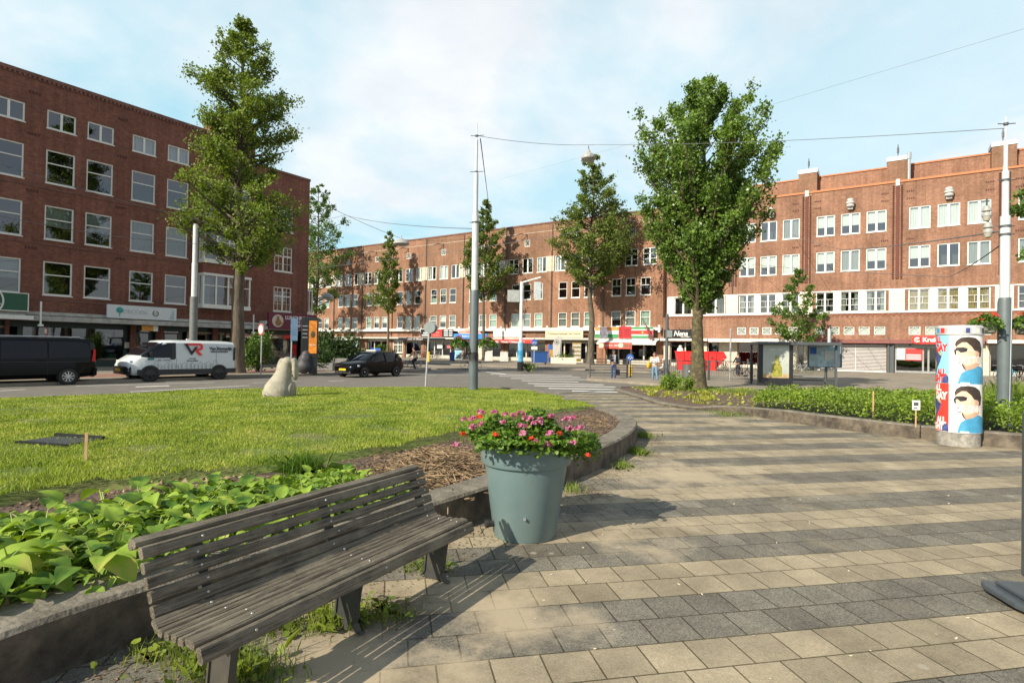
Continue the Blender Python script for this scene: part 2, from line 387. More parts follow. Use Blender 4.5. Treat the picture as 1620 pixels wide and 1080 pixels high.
# far pavement in front of the middle and right buildings
ngon('pavement_far',[FR(-90,20).xy,FR(-50,20).xy,FR(-41,20).xy,FR(-33,20).xy,FR(45,20).xy,FR(45,-12).xy,FR(-90,-12).xy],.12,pvg,side=-.02)
ngon('traffic_island',[FR(-41,24.5).xy,FR(-39,23.2).xy,FR(-30,24.6).xy,FR(-27.5,27).xy,FR(-29,30).xy,FR(-35,31.5).xy,FR(-40,27).xy],.12,pvg,side=-.02)
pl=[at(928,602),at(1000,607),at(1062,613),at(1180,622),at(1330,626),at(1640,640),at(1640,606),at(1330,601),at(1190,599),at(1060,597),at(930,596)]
ngon('tram_platform',[p.xy for p in pl],.13,pvg,side=-.02)
# road markings
mk=MB()
def stripe(a,b,w,z=.008):
    a=Vector(a);b=Vector(b);d=(b-a).normalized();n=Vector((-d.y,d.x,0))*w/2
    mk.quad((a+n).to_tuple()[:2]+(z,),(b+n).to_tuple()[:2]+(z,),(b-n).to_tuple()[:2]+(z,),(a-n).to_tuple()[:2]+(z,))
for i,(x0,x1,y) in enumerate(((776,905,592),(790,918,595),(808,935,598.5),(825,915,602),)):
    stripe(at(x0,y),at(x1,y+2.2),.5-.03*i)
for (x0,x1,y) in ((835,955,606.5),(845,975,610),(868,990,614.3),(905,1000,618.5)):
    stripe(at(x0,y),at(x1,y+2.2),.45)
for (x0,y0,x1,y1,w) in ((0,618.5,40,616,.14),(120,611,340,605,.14),(215,612,268,610.2,.35),(205,620,395,610,.16),(400,606,470,603,.12),(640,588,700,588,.15),(665,593,690,593.5,.15),(700,593,760,594,.15),(760,587,800,592,.3),(1100,597,1180,600,.3),(1010,594,1060,596,.3),(960,596,990,596.5,.3),(1340,607,1375,611,.5),(1375,606,1430,611,.5),(1425,606,1475,610,.5),(520,603,545,602,.15)):
    stripe(at(x0,y0),at(x1,y1),w)
mko=mk.build('road_marking',mark); tag(mko,kind='structure')
# tram rails in the far street
rl=MB()
for off in (23.2,24.65,27.2,28.65):
    a=FR(-22,off);b=FR(45,off); n=Vector((nR.x,nR.y,0))*.035
    rl.quad(a+n+Vector((0,0,.006)),b+n+Vector((0,0,.006)),b-n+Vector((0,0,.006)),a-n+Vector((0,0,.006)))
tag(rl.build('tram_rails',M('rail_steel',(.2,.18,.16),.35,metal=.8)),kind='structure')
# ---------------------------------------------------------------- raised lawn island
def spline(pts,n=8,closed=False):
    P=[Vector((p[0],p[1],0)) for p in pts]; out=[]; L=len(P)
    for i in range(L if closed else L-1):
        p0=P[(i-1)%L] if closed or i>0 else P[0]; p1=P[i]; p2=P[(i+1)%L]; p3=P[(i+2)%L] if closed or i+2<L else P[-1]
        for k in range(n):
            t=k/n; out.append(.5*((2*p1)+(p2-p0)*t+(2*p0-5*p1+4*p2-p3)*t*t+(3*p1-p0-3*p2+p3)*t**3))
    if not closed: out.append(P[-1])
    return out
KO=[(-3.6,1.0),(-2.75,2.3),(-2.45,3.0),(-2.05,3.6),(-1.45,4.4),(-.75,5.3),(-.22,6.05),(.45,7.1),(1.08,8.1),(1.84,9.45),(2.4,10.9),(2.68,12.2),(2.68,13.6),(2.4,15.1),(1.95,17.2),(1.4,19.4),(.5,20.9),(-1.4,21.5),(-4.7,20.7),(-7.1,19.6),(-9.6,17.6),(-11.5,15.4),(-14.5,12.5),(-17,9),(-16,4),(-12,1),(-7,-.5),(-4.6,0)]
ko=spline(KO,6,True)
def offset(poly,d):
    n=len(poly); out=[]
    for i in range(n):
        t=(poly[(i+1)%n]-poly[i-1]).normalized(); out.append(poly[i]+Vector((-t.y,t.x,0))*d)
    return out
ki=offset(ko,.36)
def kerbwall(name,outer,inner,h,mats,closed=True,joints=14,hs=None):
    b=MB(); n=len(outer); hs=hs or [h]*n
    rng=range(n) if closed else range(n-1)
    for i in rng:
        j=(i+1)%n; o0,o1,i0,i1=outer[i],outer[j],inner[i],inner[j]
        z=lambda v,h:(v.x,v.y,h)
        bev=.025
        t0=o0+(i0-o0).normalized()*bev; t1=o1+(i1-o1).normalized()*bev
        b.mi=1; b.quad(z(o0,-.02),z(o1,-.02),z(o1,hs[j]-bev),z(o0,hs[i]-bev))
        b.mi=0; b.quad(z(o0,hs[i]-bev),z(o1,hs[j]-bev),z(t1,hs[j]),z(t0,hs[i])); b.quad(z(t0,hs[i]),z(t1,hs[j]),z(i1,hs[j]),z(i0,hs[i]))
        b.quad(z(i0,hs[i]),z(i1,hs[j]),z(i1,-.02),z(i0,-.02))
    return b.build(name,mats)
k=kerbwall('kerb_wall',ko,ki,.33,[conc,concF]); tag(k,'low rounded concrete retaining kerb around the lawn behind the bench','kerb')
ngon('flower_bed',[(p.x,p.y) for p in offset(ko,.3)],.27,soil)
LB=[(-4.81,4.5),(-4.5,5.5),(-4.02,5.86),(-3.34,6.31),(-2.34,7.33),(-1.3,8.71),(-.5,10.4),(.3,12.3),(1.0,13.5),(2.02,14.5),(2.0,15.3),(1.6,17.0),(1.0,19.2),(.2,20.5),(-1.4,21.0),(-4.6,20.2),(-6.9,19.2),(-9.3,17.2),(-11.2,15.0),(-14.1,12.2),(-16.4,9),(-15.4,4.5),(-11.8,1.6),(-7,.4),(-5.2,2.5)]
lb=spline(LB,5,True)
LC=Vector((-5.2,11.5,0))
def lawnz(x,y):
    return .30+.13*max(0,1-((x+5.2)/9)**2*.8-((y-11.5)/9)**2*.8)
def lawn_mesh():
    b=MB(); rings=12; n=len(lb)
    for r in range(rings+1):
        t=r/rings
        for p in lb:
            q=LC+(p-LC)*t; b.v.append((q.x,q.y,lawnz(q.x,q.y) if r<rings else .26))
    for r in range(rings):
        for i in range(n):
            j=(i+1)%n; b.f.append([r*n+i,r*n+j,(r+1)*n+j,(r+1)*n+i]); b.m.append(0)
    return b
lawnm=M('lawn_turf',(.10,.14,.022),.95,var=.4,scale=2.0,bump=.5,grime=(.14,.13,.045))
tag(lawn_mesh().build('lawn',lawnm,smooth=True),kind='structure')
def inpoly(x,y,poly):
    px=np.array([p.x for p in poly]);py=np.array([p.y for p in poly]); c=np.zeros(len(x),bool); j=len(px)-1
    for i in range(len(px)):
        m=((py[i]>y)!=(py[j]>y))&(x<(px[j]-px[i])*(y-py[i])/(py[j]-py[i]+1e-12)+px[i]); c^=m; j=i
    return c
def blades(name,x,y,z,h,w,mat,rng,lean=.45):
    n=len(x); a=rng.random(n)*2*pi; ln=rng.normal(size=n)*lean; la=rng.random(n)*2*pi
    dx=np.cos(a)*w/2;dy=np.sin(a)*w/2; tx=np.cos(la)*ln*h; ty=np.sin(la)*ln*h
    B0=np.stack([x-dx,y-dy,z],1);B1=np.stack([x+dx,y+dy,z],1)
    M0=np.stack([x+dx*.7+tx*.35,y+dy*.7+ty*.35,z+h*.55],1);M1=np.stack([x-dx*.7+tx*.35,y-dy*.7+ty*.35,z+h*.55],1)
    T=np.stack([x+tx,y+ty,z+h*np.sqrt(np.clip(1-ln*ln*.5,.1,1))],1)
    V=np.empty((n,5,3)); V[:,0]=B0;V[:,1]=B1;V[:,2]=M0;V[:,3]=T;V[:,4]=M1
    return fastmesh(name,V,5,mat)
rng=np.random.default_rng(7)
n=1150000; x=rng.uniform(-17,2.6,n); y=rng.uniform(.5,21.4,n)
dist=np.hypot(x,y); keep=inpoly(x,y,[LC+(p-LC)*(1.0+.035*math.sin(i*1.7)*math.sin(i*.6)) for i,p in enumerate(lb)])&(rng.random(n)<np.clip(9.5/dist,.0,1)**1.55)
keep&=(np.abs(np.arctan2(x,y))<R(50))
bare=np.sin(x*2.1+3*np.sin(y*.8))*np.sin(y*2.6+2*np.cos(x*1.1)); keep&=(bare<.72)|(rng.random(n)<.25)
x=x[keep];y=y[keep];dist=dist[keep]
patch=np.sin(x*1.3+np.sin(y*.9)*2)*np.sin(y*1.1+np.cos(x*.7)*2)
z=np.array([lawnz(a,b) for a,b in zip(x,y)])-.01
hh=(.026+.012*patch+.02*rng.random(len(x)))*(1+.25*np.clip(rng.normal(size=len(x)),0,3)); ww=.0032+.0009*dist
grassm=leafmat('grass_blade',(.065,.145,.01),(.40,.47,.075),.55,.35,1.6,(.5,.46,.16))
tag(obj('lawn_grass',blades('lawn_grass',x,y,z,hh,ww,grassm,rng)),'short sunlit yellow green lawn grass inside the raised kerb','grass',kind='stuff')
# daisies in the lawn
dn=170; x=rng.uniform(-13,1.5,dn);y=rng.uniform(7,20.5,dn); k=inpoly(x,y,lb); x=x[k];y=y[k]
z=np.array([lawnz(a,b) for a,b in zip(x,y)])+.06
C=np.stack([x,y,z],1); tag(obj('daisies',leaves('daisies',C,.024,M('daisy_white',(.6,.6,.52),.7),rng,aspect=1.,flat=.9)),'tiny white daisies scattered over the lawn','flowers',kind='stuff')
# ---------------------------------------------------------------- hedge island on the right
KR=[at(982,622).xy,at(1015,632).xy,at(1040,640).xy,at(1090,648).xy,at(1150,652).xy,at(1260,670).xy,at(1380,686).xy,at(1480,698).xy,at(1620,712).xy,Vector((14,7.8)),Vector((22,4)),Vector((34,2)),Vector((40,10)),Vector((30,22)),Vector((20,24.5)),Vector((12,25.5)),Vector((7.2,27.2)),Vector((5.2,27.0)),Vector((4.6,25.2))]
kr=spline([(p[0],p[1]) for p in KR],6,True)
kri=offset(kr,.28)
hs=[.10+.2*min(1,max(0,(i-20)/9)) if i<60 else .3 for i in range(len(kr))]
for i in range(60,len(kr)): hs[i]=max(.10,.3-.2*max(0,(i-72)/18))
tag(kerbwall('kerb_wall',kr,kri,.3,[conc,concF],hs=hs),'mossy concrete kerb along the hedge bed beside the advertising column','kerb')
ngon('hedge_bed',[(p.x,p.y) for p in offset(kr,.2)],.09,soil)
# ---------------------------------------------------------------- buildings
def wall(b,x0,x1,z0,z1,holes,y=0,depth=.22,seg=None,mis=None):
    hs=[h for h in holes if h[0]<x1 and h[1]>x0 and h[2]<z1 and h[3]>z0]
    xs=sorted({x0,x1}|{min(max(v,x0),x1) for h in hs for v in h[:2]}|set(v for v in (seg or []) if x0<v<x1))
    zs=sorted({z0,z1}|{min(max(v,z0),z1) for h in hs for v in h[2:4]})
    for i in range(len(xs)-1):
        xm=(xs[i]+xs[i+1])/2
        if mis: b.mi=mis(xm)
        for k in range(len(zs)-1):
            zm=(zs[k]+zs[k+1])/2
            if any(h[0]<xm<h[1] and h[2]<zm<h[3] for h in hs): continue
            b.quad((xs[i],y,zs[k]),(xs[i+1],y,zs[k]),(xs[i+1],y,zs[k+1]),(xs[i],y,zs[k+1]))
    for h in hs:
        a,c,d,e=max(h[0],x0),min(h[1],x1),max(h[2],z0),min(h[3],z1)
        if mis: b.mi=mis((a+c)/2)
        b.quad((a,y,d),(a,y,e),(a,y+depth,e),(a,y+depth,d)); b.quad((c,y,d),(c,y+depth,d),(c,y+depth,e),(c,y,e))
        b.quad((a,y,e),(c,y,e),(c,y+depth,e),(a,y+depth,e)); b.quad((a,y,d),(a,y+depth,d),(c,y+depth,d),(c,y,d))
WC={}
def winmesh(kind,w,h,fm):
    k=(kind,round(w,2),round(h,2),fm.name)
    if k in WC: return WC[k]
    b=MB(); f=.085; Y0,Y1=.05,.14
    def bar(x0,x1,z0,z1,y0=Y0,y1=Y1): b.box(x0,y0,z0,x1,y1,z1)
    if kind=='diamond': f=.06
    bar(-w/2,w/2,h-f,h); bar(-w/2,w/2,0,f); bar(-w/2,-w/2+f,f,h-f); bar(w/2-f,w/2,f,h-f)
    if kind in('sash','bay'): bar(-w/2+f,w/2-f,h*.6-.03,h*.6+.035,.04,.13); bar(-w/2-.04,w/2+.04,-.06,-.002,-.06,.14)
    if kind=='sash2': bar(-w/2+f,w/2-f,h*.56-.03,h*.56+.03,.04,.13); bar(-w/2-.03,w/2+.03,-.09,-.002,-.05,.14)
    if kind=='sash2m':
        bar(-w/2+f,w/2-f,h*.56-.03,h*.56+.03,.04,.13); bar(-w/2-.03,w/2+.03,-.09,-.002,-.05,.14); bar(-.02,.02,h*.6,h-f,.07,.12)
    if kind=='attic': bar(-.06,.06,f,h-f,.045,.13); bar(-w/2-.04,w/2+.04,-.06,-.002,-.05,.14)
    if kind=='casement': bar(-.085,.085,f,h-f,.045,.13); bar(-w/2-.03,w/2+.03,-.07,-.002,-.05,.14)
    if kind=='lead':
        bar(-.085,.085,f,h-f,.045,.13)
        for s in (-1,1):
            x0,x1=s*.085,s*(w/2-f); 
            for zz in (.33,.64): bar(min(x0,x1),max(x0,x1),h*zz-.016,h*zz+.016,.08,.12)
            xm=x0+(x1-x0)*.3; bar(xm-.014,xm+.014,h*.33,h*.64,.08,.12)
    if kind=='grid':
        bar(-.07,.07,f,h-f,.045,.13)
        for zz in (.36,.66): bar(-w/2+f,w/2-f,h*zz-.02,h*zz+.02,.08,.12)
        bar(-w/2-.03,w/2+.03,-.07,-.002,-.05,.14)
    if kind=='cross':
        bar(-.06,.06,f,h-f,.045,.13); bar(-w/2+f,w/2-f,h*.62-.05,h*.62+.05,.04,.135)
        for s in (-1,1):
            xm=s*(w/4); bar(xm-.015,xm+.015,f,h-f,.08,.12)
        for zz in (.31,.8): bar(-w/2+f,w/2-f,h*zz-.012,h*zz+.012,.082,.122)
        bar(-w/2-.05,w/2+.05,-.08,-.002,-.05,.14)
    if kind in ('diamond','lozenge'):
        for s1 in (-1,1):
            for s2 in (-1,1):
                a=Vector((s1*(w/2-f),.09,h/2)); c=Vector((0,.09,h/2+s2*(h/2-f))); b.tube([a,c],.018,4)
        if kind=='lozenge':
            for s1 in (-1,1):
                for s2 in (-1,1):
                    a=Vector((s1*(w/2-f)*.5,.09,h/2)); c=Vector((0,.09,h/2+s2*(h/2-f)*.5)); b.tube([a,c],.014,4)
    fme=b.mesh('window',fm)
    p=MB(); p.quad((-w/2+.03,.105,.03),(w/2-.03,.105,.03),(w/2-.03,.105,h-.03),(-w/2+.03,.105,h-.03))
    WC[k]=(fme,p); return WC[k]
PC={}
def pane(kind,w,h,fm,gm):
    k=(kind,round(w,2),round(h,2),gm.name)
    if k not in PC: PC[k]=winmesh(kind,w,h,fm)[1].mesh('pane',gm)
    return PC[k]
CC={}
def curtain(kind,w,h,m,mode):
    k=(round(w,2),round(h,2),m.name,mode)
    if k in CC: return CC[k]
    b=MB(); W=w/2-.02
    def wavy(x0,x1,z0,z1,amp=.03):
        n=max(6,int((x1-x0)/.05)); pts=[(x0+(x1-x0)*i/n, .24+amp*math.sin(i*1.9)+amp*.4*math.sin(i*.7)) for i in range(n+1)]
        for (a,ya),(c,yc) in zip(pts,pts[1:]): b.quad((a,ya,z0),(c,yc,z0),(c,yc,z1),(a,ya,z1))
    if mode=='full': wavy(-W,W,0,h)
    if mode=='half': wavy(-W,W,h*.42,h,.003)
    if mode=='sides': wavy(-W,-W*.45,0,h); wavy(W*.5,W,0,h)
    if mode=='low': wavy(-W,W,0,h*.38)
    if mode=='one': wavy(-W,-W*.05,0,h)
    CC[k]=b.mesh('curtain',m,smooth=60); return CC[k]
def window(parent,kind,x,z,w,h,fm=None,gm=None,cur=None,y=0):
    fm=fm or wht; gm=gm or glass
    o=obj('window',winmesh(kind,w,h,fm)[0],parent,0,(x,y,z))
    obj('pane',pane(kind,w,h,fm,gm),o)
    if cur: obj('curtain',curtain(kind,w,h,*cur),o)
    return o
wr=random.Random(11)
def backing(b,x0,x1,z0,z1,y=1.1):
    b.quad((x0,y,z0),(x1,y,z0),(x1,y,z1),(x0,y,z1))
def sign(name,label,P,rz,w,h,d,mat,group=None,frame=None):
    """box sign, front on local -y, origin bottom centre"""
    r=thing(name,label,'sign',P,rz,group)
    b=MB(); b.box(-w/2,0,0,w/2,d,h); b.build('panel',mat,r,bevel=.01)
    if frame:
        f=MB(); t=.05
        f.box(-w/2-t,-.02,-t,w/2+t,d,-.002); f.box(-w/2-t,-.02,h+.002,w/2+t,d,h+t); f.box(-w/2-t,-.02,0,-w/2-.002,d,h); f.box(w/2+.002,-.02,0,w/2+t,d,h); f.build('frame',frame,r)
    return r
RZL=math.atan2(dL.y,dL.x); RZR=math.atan2(dX.y,dX.x)
# ======== left block =========
BL=thing('brick_apartment_block','dark brick apartment block in shade with dark shopfronts on the left','building',OL,RZL)
colsL=[-39.6,-37.4,-34.9,-32.7,-30.1,-27.9,-25.4,-23.2,-20.6,-18.5,-15.9,-13.8,-11.1,-8.6,-5.2-.0,-2.635,-.52,2.095,4.37]
wL=1.5
holes=[]; lv=[(4.6,2.08,'sash'),(8.03,2.1,'sash'),(11.5,2.07,'sash'),(14.88,1.15,'attic')]
for x in colsL:
    for z,h,kd in lv: holes.append((x-wL/2,x+wL/2,z,z+h))
hb=[(12.22,13.92,4.6,6.68),(12.22,13.92,8.0,10.1),(12.22,13.92,11.45,13.5)]
hbay=[(6.05,9.6,z,z+2.1) for z in (4.75,8.15,11.6)]
shopL=[(-46,-34),(-33,-22),(-21,-10.4),(-9.6,-5.1),(-4.9,1.55),(1.85,3.15),(3.6,7.2),(7.6,11.2),(11.7,15.2)]
hs_=[(a,c,.12,2.95) for a,c in shopL]
b=MB(); wall(b,-48,8.6,-.02,17.75,holes+hbay[:0]+[(6.05,8.6,z,z+2.1) for z in (4.75,8.15,11.6)]+hs_)
wall(b,8.6,15.55,-.02,16.35,hb+[(8.6,9.6,z,z+2.1) for z in (4.75,8.15,11.6)]+hs_)
# end wall, back and inner step
b.quad((15.55,0,-.02),(15.55,11,-.02),(15.55,11,16.35),(15.55,0,16.35)); b.quad((8.6,0,16.35),(8.6,11,16.35),(8.6,11,17.75),(8.6,0,17.75))
b.quad((-48,0,-.02),(-48,11,-.02),(-48,11,17.75),(-48,0,17.75)); b.quad((-48,11,-.02),(15.55,11,-.02),(15.55,11,16.35),(-48,11,16.35)); b.quad((-48,11,16.35),(8.6,11,16.35),(8.6,11,17.75),(-48,11,17.75))
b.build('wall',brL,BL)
b=MB(); b.box(-48.05,-.06,17.752,8.64,11.05,17.97); b.build('roof',M('dark_coping',(.16,.075,.055),.8,var=.4,scale=3),BL)
b=MB(); b.box(8.65,-.05,16.352,15.6,11.05,16.55); b.build('roof',M('dark_coping',(.16,.075,.055)),BL)
b=MB()
for i in range(240): b.box(-48+i*.236,-.075,17.60,-48+i*.236+.11,-.002,17.75)
b.build('cornice',M('soldier_course_brick',(.19,.085,.062),.85,var=.35,scale=9),BL)
# ventilation slots and corbels in the brickwork
b=MB()
for q in range(4): b.box(-.3+q*.16,-.02,0,-.2+q*.16,-.002,.16)
vme=b.mesh('wall_vent',M('vent_brick',(.09,.035,.028),.9))
for x in (-4.0,.75,5.6,-7.0):
    for z in (7.3,10.75,14.2,16.7): obj('wall_vent',vme,BL,0,(x,0,z))
b=MB(); b.mi=0
for z in (4.55,7.98,11.43): b.box(-48,-.035,z-.32,8.5,-.002,z-.22)
b.build('string_course',M('dark_coping',(.16,.075,.055)),BL)
# brick stair tower with ribs behind the roof edge
t=MB(); t.box(8.9,2.2,16.56,11.6,5.5,20.6)
for i in range(7): t.box(8.95+i*.4,2.0,16.56,9.13+i*.4,2.198,20.3)
t.build('tower',brO,BL)
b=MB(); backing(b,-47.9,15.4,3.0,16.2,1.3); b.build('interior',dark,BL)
for x in colsL:
    for z,h,kd in lv:
        u=wr.random(); cur=None
        if kd=='sash': cur=(curtW,'half') if u<.22 else (curtG,'full') if u<.34 else (curtW,'sides') if u<.5 else (curtO,'full') if u<.56 else None
        if abs(x+2.635)<.1 or abs(x+.52)<.1: cur={8.03:(curtW,'half')}.get(z)
        if abs(x-2.095)<.1 or abs(x-4.37)<.1: cur={8.03:(curtG,'full'),14.88:(curtW,'full')}.get(z)
        window(BL,kd,x,z,wL,h,whtL,glassL,cur)
for h in hb: window(BL,'cross',13.07,h[2],1.7,h[3]-h[2],whtL,glassL)
# bay windows wrapping the corner of the recess: two tiers, projecting half a metre
for z in (4.75,8.15,11.6):
    ba=MB(); ba.box(5.95,-.75,z-.32,9.75,-.002,z-.02); bo=ba.build('bay_window',whtL,BL); ba=MB(); ba.box(5.95,-.8,z+2.12,9.75,-.002,z+2.3); ba.build('bay_roof',whtL,bo)
    fr=MB()
    for x in (6.0,6.95,7.9,8.7,9.64): fr.box(x-.05,-.73,z-.018,x+.06,-.63,z+2.118)
    fr.box(6.0,-.7,z+1.35,9.7,-.64,z+1.42); 
    for y in (-.4,-.05): fr.box(9.62,y-.05,z-.018,9.73,y+.045,z+2.118); fr.box(5.97,y-.05,z-.018,6.06,y+.045,z+2.118)
    for x in (8.3,9.15): fr.box(x-.012,-.69,z,x+.012,-.65,z+2.1)
    fr.build('frame',whtL,bo)
    gl=MB(); gl.quad((6.02,-.66,z),(9.68,-.66,z),(9.68,-.66,z+2.1),(6.02,-.66,z+2.1)); gl.quad((9.68,-.66,z),(9.68,0,z),(9.68,0,z+2.1),(9.68,-.66,z+2.1)); gl.build('pane',glassL,bo)
    if z<5: obj('curtain',curtain('bay',2.2,2.0,M('teal_curtain',(.22,.38,.36),.9,var=.15),'sides'),bo,0,(7.2,-.6,z))
    if z>5:
        ap=MB(); ap.box(6.0,-.6,z-1.2,9.7,-.003,z-.33); ap.build('apron',brL,bo)
# white oriel on the end wall
orl=MB(); orl.box(15.552,.3,4.4,16.3,1.9,4.75); oo=orl.build('oriel_window',whtL,BL)
fr=MB()
for y in (.35,.85,1.35,1.85): fr.box(16.2,y-.05,4.752,16.29,y+.05,6.6)
for x in (15.6,15.95,): fr.box(x-.04,.31,4.752,x+.04,.4,6.6)
fr.box(15.56,.3,6.602,16.3,1.9,6.75); fr.build('frame',whtL,oo)
gl=MB(); gl.quad((16.24,.36,4.76),(16.24,1.86,4.76),(16.24,1.86,6.6),(16.24,.36,6.6)); gl.quad((15.56,.36,4.76),(16.24,.36,4.76),(16.24,.36,6.6),(15.56,.36,6.6)); gl.build('pane',glassL,oo)
# canopy
b=MB(); b.box(-48,-1.25,2.98,-4.5,-.002,3.3); b.box(-4.46,-1.3,2.96,10.9,-.002,3.26); b.box(-48,-1.1,3.302,10.9,-.002,3.5); b.build('canopy',fasc,BL)
b=MB(); b.box(-48,-1.5,2.98,-4.2,-1.252,3.22); b.build('awning_box',whtL,BL)
b=MB(); b.box(11.2,-.9,3.0,15.3,-.002,3.2); b.box(10.95,-1.0,3.45,12.6,-.003,3.7); b.build('canopy',whtL,BL)
for x in (-3.85,9.6):
    b=MB(); b.tube([(x,-1.42,2.75),(x,-1.42,4.1)],.05,8); b.box(x-.12,-1.5,2.62,x+.12,-1.33,2.75); pieces(b,'canopy_post',whtL,BL)
# shopfront walls inside the openings
b=MB(); b.box(-48,.45,.10,15.3,.5,.55); b.box(-48,.45,2.6,15.3,.5,3.0)
for x in (-10.2,-9.6,-5.15,-4.3,1.4,1.95,3.0,3.7,5.0,5.6,7.0,7.9,9.5,11.0,12.0): b.box(x-.12,.43,.55,x+.12,.52,2.6)
b.build('shopfront',grnD,BL)
b=MB()
for x0,x1 in ((-9.5,-5.3),(-4.15,1.25),(2.1,2.9),(3.85,4.85),(8.05,9.35),(9.65,10.85),(12.2,15.1)): b.quad((x0,.47,.55),(x1,.47,.55),(x1,.47,2.6),(x0,.47,2.6))
pieces(b,'shop_window',glassL,BL)
for x0,x1 in ((1.98,2.95),(5.65,6.9),(3.8,4.9)):
    d=MB(); d.box(x0,.40,.14,x0+.1,.46,2.5); d.box(x1-.1,.40,.14,x1,.46,2.5); d.box(x0+.1,.40,2.4,x1-.1,.46,2.5); d.box(x0+.1,.40,.14,x1-.1,.46,.4)
    dd=d.build('door',brnP if x0>3 else grnD,BL); h=MB(); h.tube([(x0+.14,.34,1.0),(x0+.14,.34,1.3)],.02,6); h.build('handle',steel,dd)
b=MB()
for x0,x1 in ((-9.5,-4.9),(5.5,8.0),): 
    for x in (x0,x1): b.box(x-.07,.36,.14,x+.07,.425,2.62)
    b.box(x0,.36,2.5,x1,.424,2.62)
b.build('door_frame',M('tan_frame',(.38,.28,.18),.6),BL)
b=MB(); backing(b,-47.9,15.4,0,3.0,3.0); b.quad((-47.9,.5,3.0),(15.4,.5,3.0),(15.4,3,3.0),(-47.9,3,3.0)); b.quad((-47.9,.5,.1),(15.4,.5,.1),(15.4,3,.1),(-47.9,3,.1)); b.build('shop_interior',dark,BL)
def display(parent,x0,x1,y,z0,z1,cols,n,seed,sz=(.15,.5)):
    r=random.Random(seed); b=MB(); 
    for i in range(n):
        w=r.uniform(*sz); h=r.uniform(*sz); x=r.uniform(x0,x1-w); z=z0+int(r.random()*4)/4*(z1-z0); b.mi=r.randrange(len(cols)); b.box(x,y+r.uniform(0,.5),z,x+w,y+.6+r.uniform(0,.3),min(z1,z+h*.8))
    return b.build('shop_display',cols,parent)
pale=M('display_pale',(.35,.36,.32),.7); dgr=M('display_green',(.06,.16,.08),.7); dte=M('display_teal',(.08,.25,.22),.7); dbr=M('display_brown',(.2,.1,.05),.7); dre=M('display_red',(.4,.03,.03),.6); dpk=M('display_pink',(.5,.25,.28),.6); dor=M('display_orange',(.5,.25,.06),.6)
display(BL,-4.0,1.2,.9,.6,2.4,[pale,dgr,dte,dark],40,3)
display(BL,12.1,15,1.2,.8,2.4,[pale,dbr,dre,dor],26,5)
display(BL,3.7,10.6,1.2,.6,2.2,[dbr,dark,dre],18,6)
# signs of the left block
def onL(x,y,z): return OL+dL*x-nL*y+Vector((0,0,z))
s=sign('shop_sign','green shop sign with a white looping leaf emblem at the far left','',0,6,.95,.12,M('green_sign',(.012,.10,.05),.4)) if 0 else None
s=sign('shop_sign','dark green shop sign with white curved line emblem above the awning','x' and onL(-7.55,-1.32,3.5),RZL,6.2,.98,.14,M('green_sign',(.012,.09,.045),.4),frame=whtL)
e=MB()
def arcpts(cx,cz,r,a0,a1,n=16): return [(cx+r*math.cos(R(a0+(a1-a0)*i/n)),-.012,cz+r*math.sin(R(a0+(a1-a0)*i/n))) for i in range(n+1)]
e.tube(arcpts(1.15,.5,.85,-38,40),.045,6)
for w_,h_ in ((.75,1.0),(.45,.95),(.22,.62),(.09,.3)): e.tube([(1.2-w_,-.012,.02),(1.2-w_*.75,-.012,h_*.55),(1.2-w_*.25,-.012,h_*.93),(1.2,-.012,h_*.97),(1.2+w_*.4,-.012,h_*.8),(1.2+w_,-.012,.25)],.016,5)
e.build('emblem',wht,s)
e=MB(); e.lathe([(.001,-.02),(.12,-.02),(.12,0)],14,(.3,-.012,.2),axis='y'); e.build('emblem',wht,s)
s=sign('shop_sign','pale grey shop sign with a teal tree emblem and a wreath','x' and onL(1.72,-1.34,3.32),RZL,4.25,.88,.15,M('pale_sign',(.62,.66,.66),.4,var=.05))
e=MB(); e.ball((-1.42,-.01,.54),(.21,.03,.2)); e.box(-1.44,-.02,.12,-1.40,-.002,.36); e.build('emblem',M('teal_paint',(.03,.30,.27),.4),s)
text(s,'DECODE',.36,M('sign_grey_text',(.36,.42,.43),.5),(-.5,-.006,.45),sx=1.0)
e=MB(); e.tube(arcpts(.75,.44,.17,-250,70,20),.03,5); e.build('emblem',M('wreath_green',(.09,.13,.08),.6),s); scrawl(s,'xx',.15,M('wreath_green',(.09,.13,.08)),(.75,-.006,.44))
e=MB()
for i in range(5): e.box(1.75-.09*(4-i)*.5+.1,-.012,.12+i*.13,1.95,-.002,.19+i*.13)
e.build('emblem',M('sign_blue_bars',(.18,.4,.5),.5),s)
s=sign('lightbox_sign','small orange and white lightbox hanging under the canopy','x' and onL(2.3,-1.0,2.55),RZL,1.0,.4,.12,M('orange_sign',(.62,.27,.03),.4)); e=MB(); e.box(.2,-.02,.0,.5,-.002,.4); e.build('panel',whtL,s)
s=sign('notice_board','small beige notice board on the dark shop wall','x' and onL(1.6,.30,1.35),RZL,.62,.42,.05,crmW)
s=sign('shop_sign','dark red LUNCHROOM sign with a round picture near the corner','x' and onL(13.35,-1.15,3.05),RZL,4.6,1.35,.16,M('maroon_sign',(.13,.008,.03),.4,var=.06))
e=MB(); e.lathe([(.001,-.02),(.52,-.02),(.52,0)],24,(-1.45,0,.68),axis='y'); e.build('badge',M('badge_cream',(.6,.5,.42),.5),s)
e=MB(); e.ball((-1.45,-.03,.9),(.14,.02,.17)); e.ball((-1.42,-.03,.55),(.28,.02,.28)); e.ball((-1.2,-.03,.5),(.2,.02,.08)); e.build('emblem',M('badge_brown',(.3,.15,.05),.6),s)
sw=M('sign_white_text',(.78,.72,.7),.5)
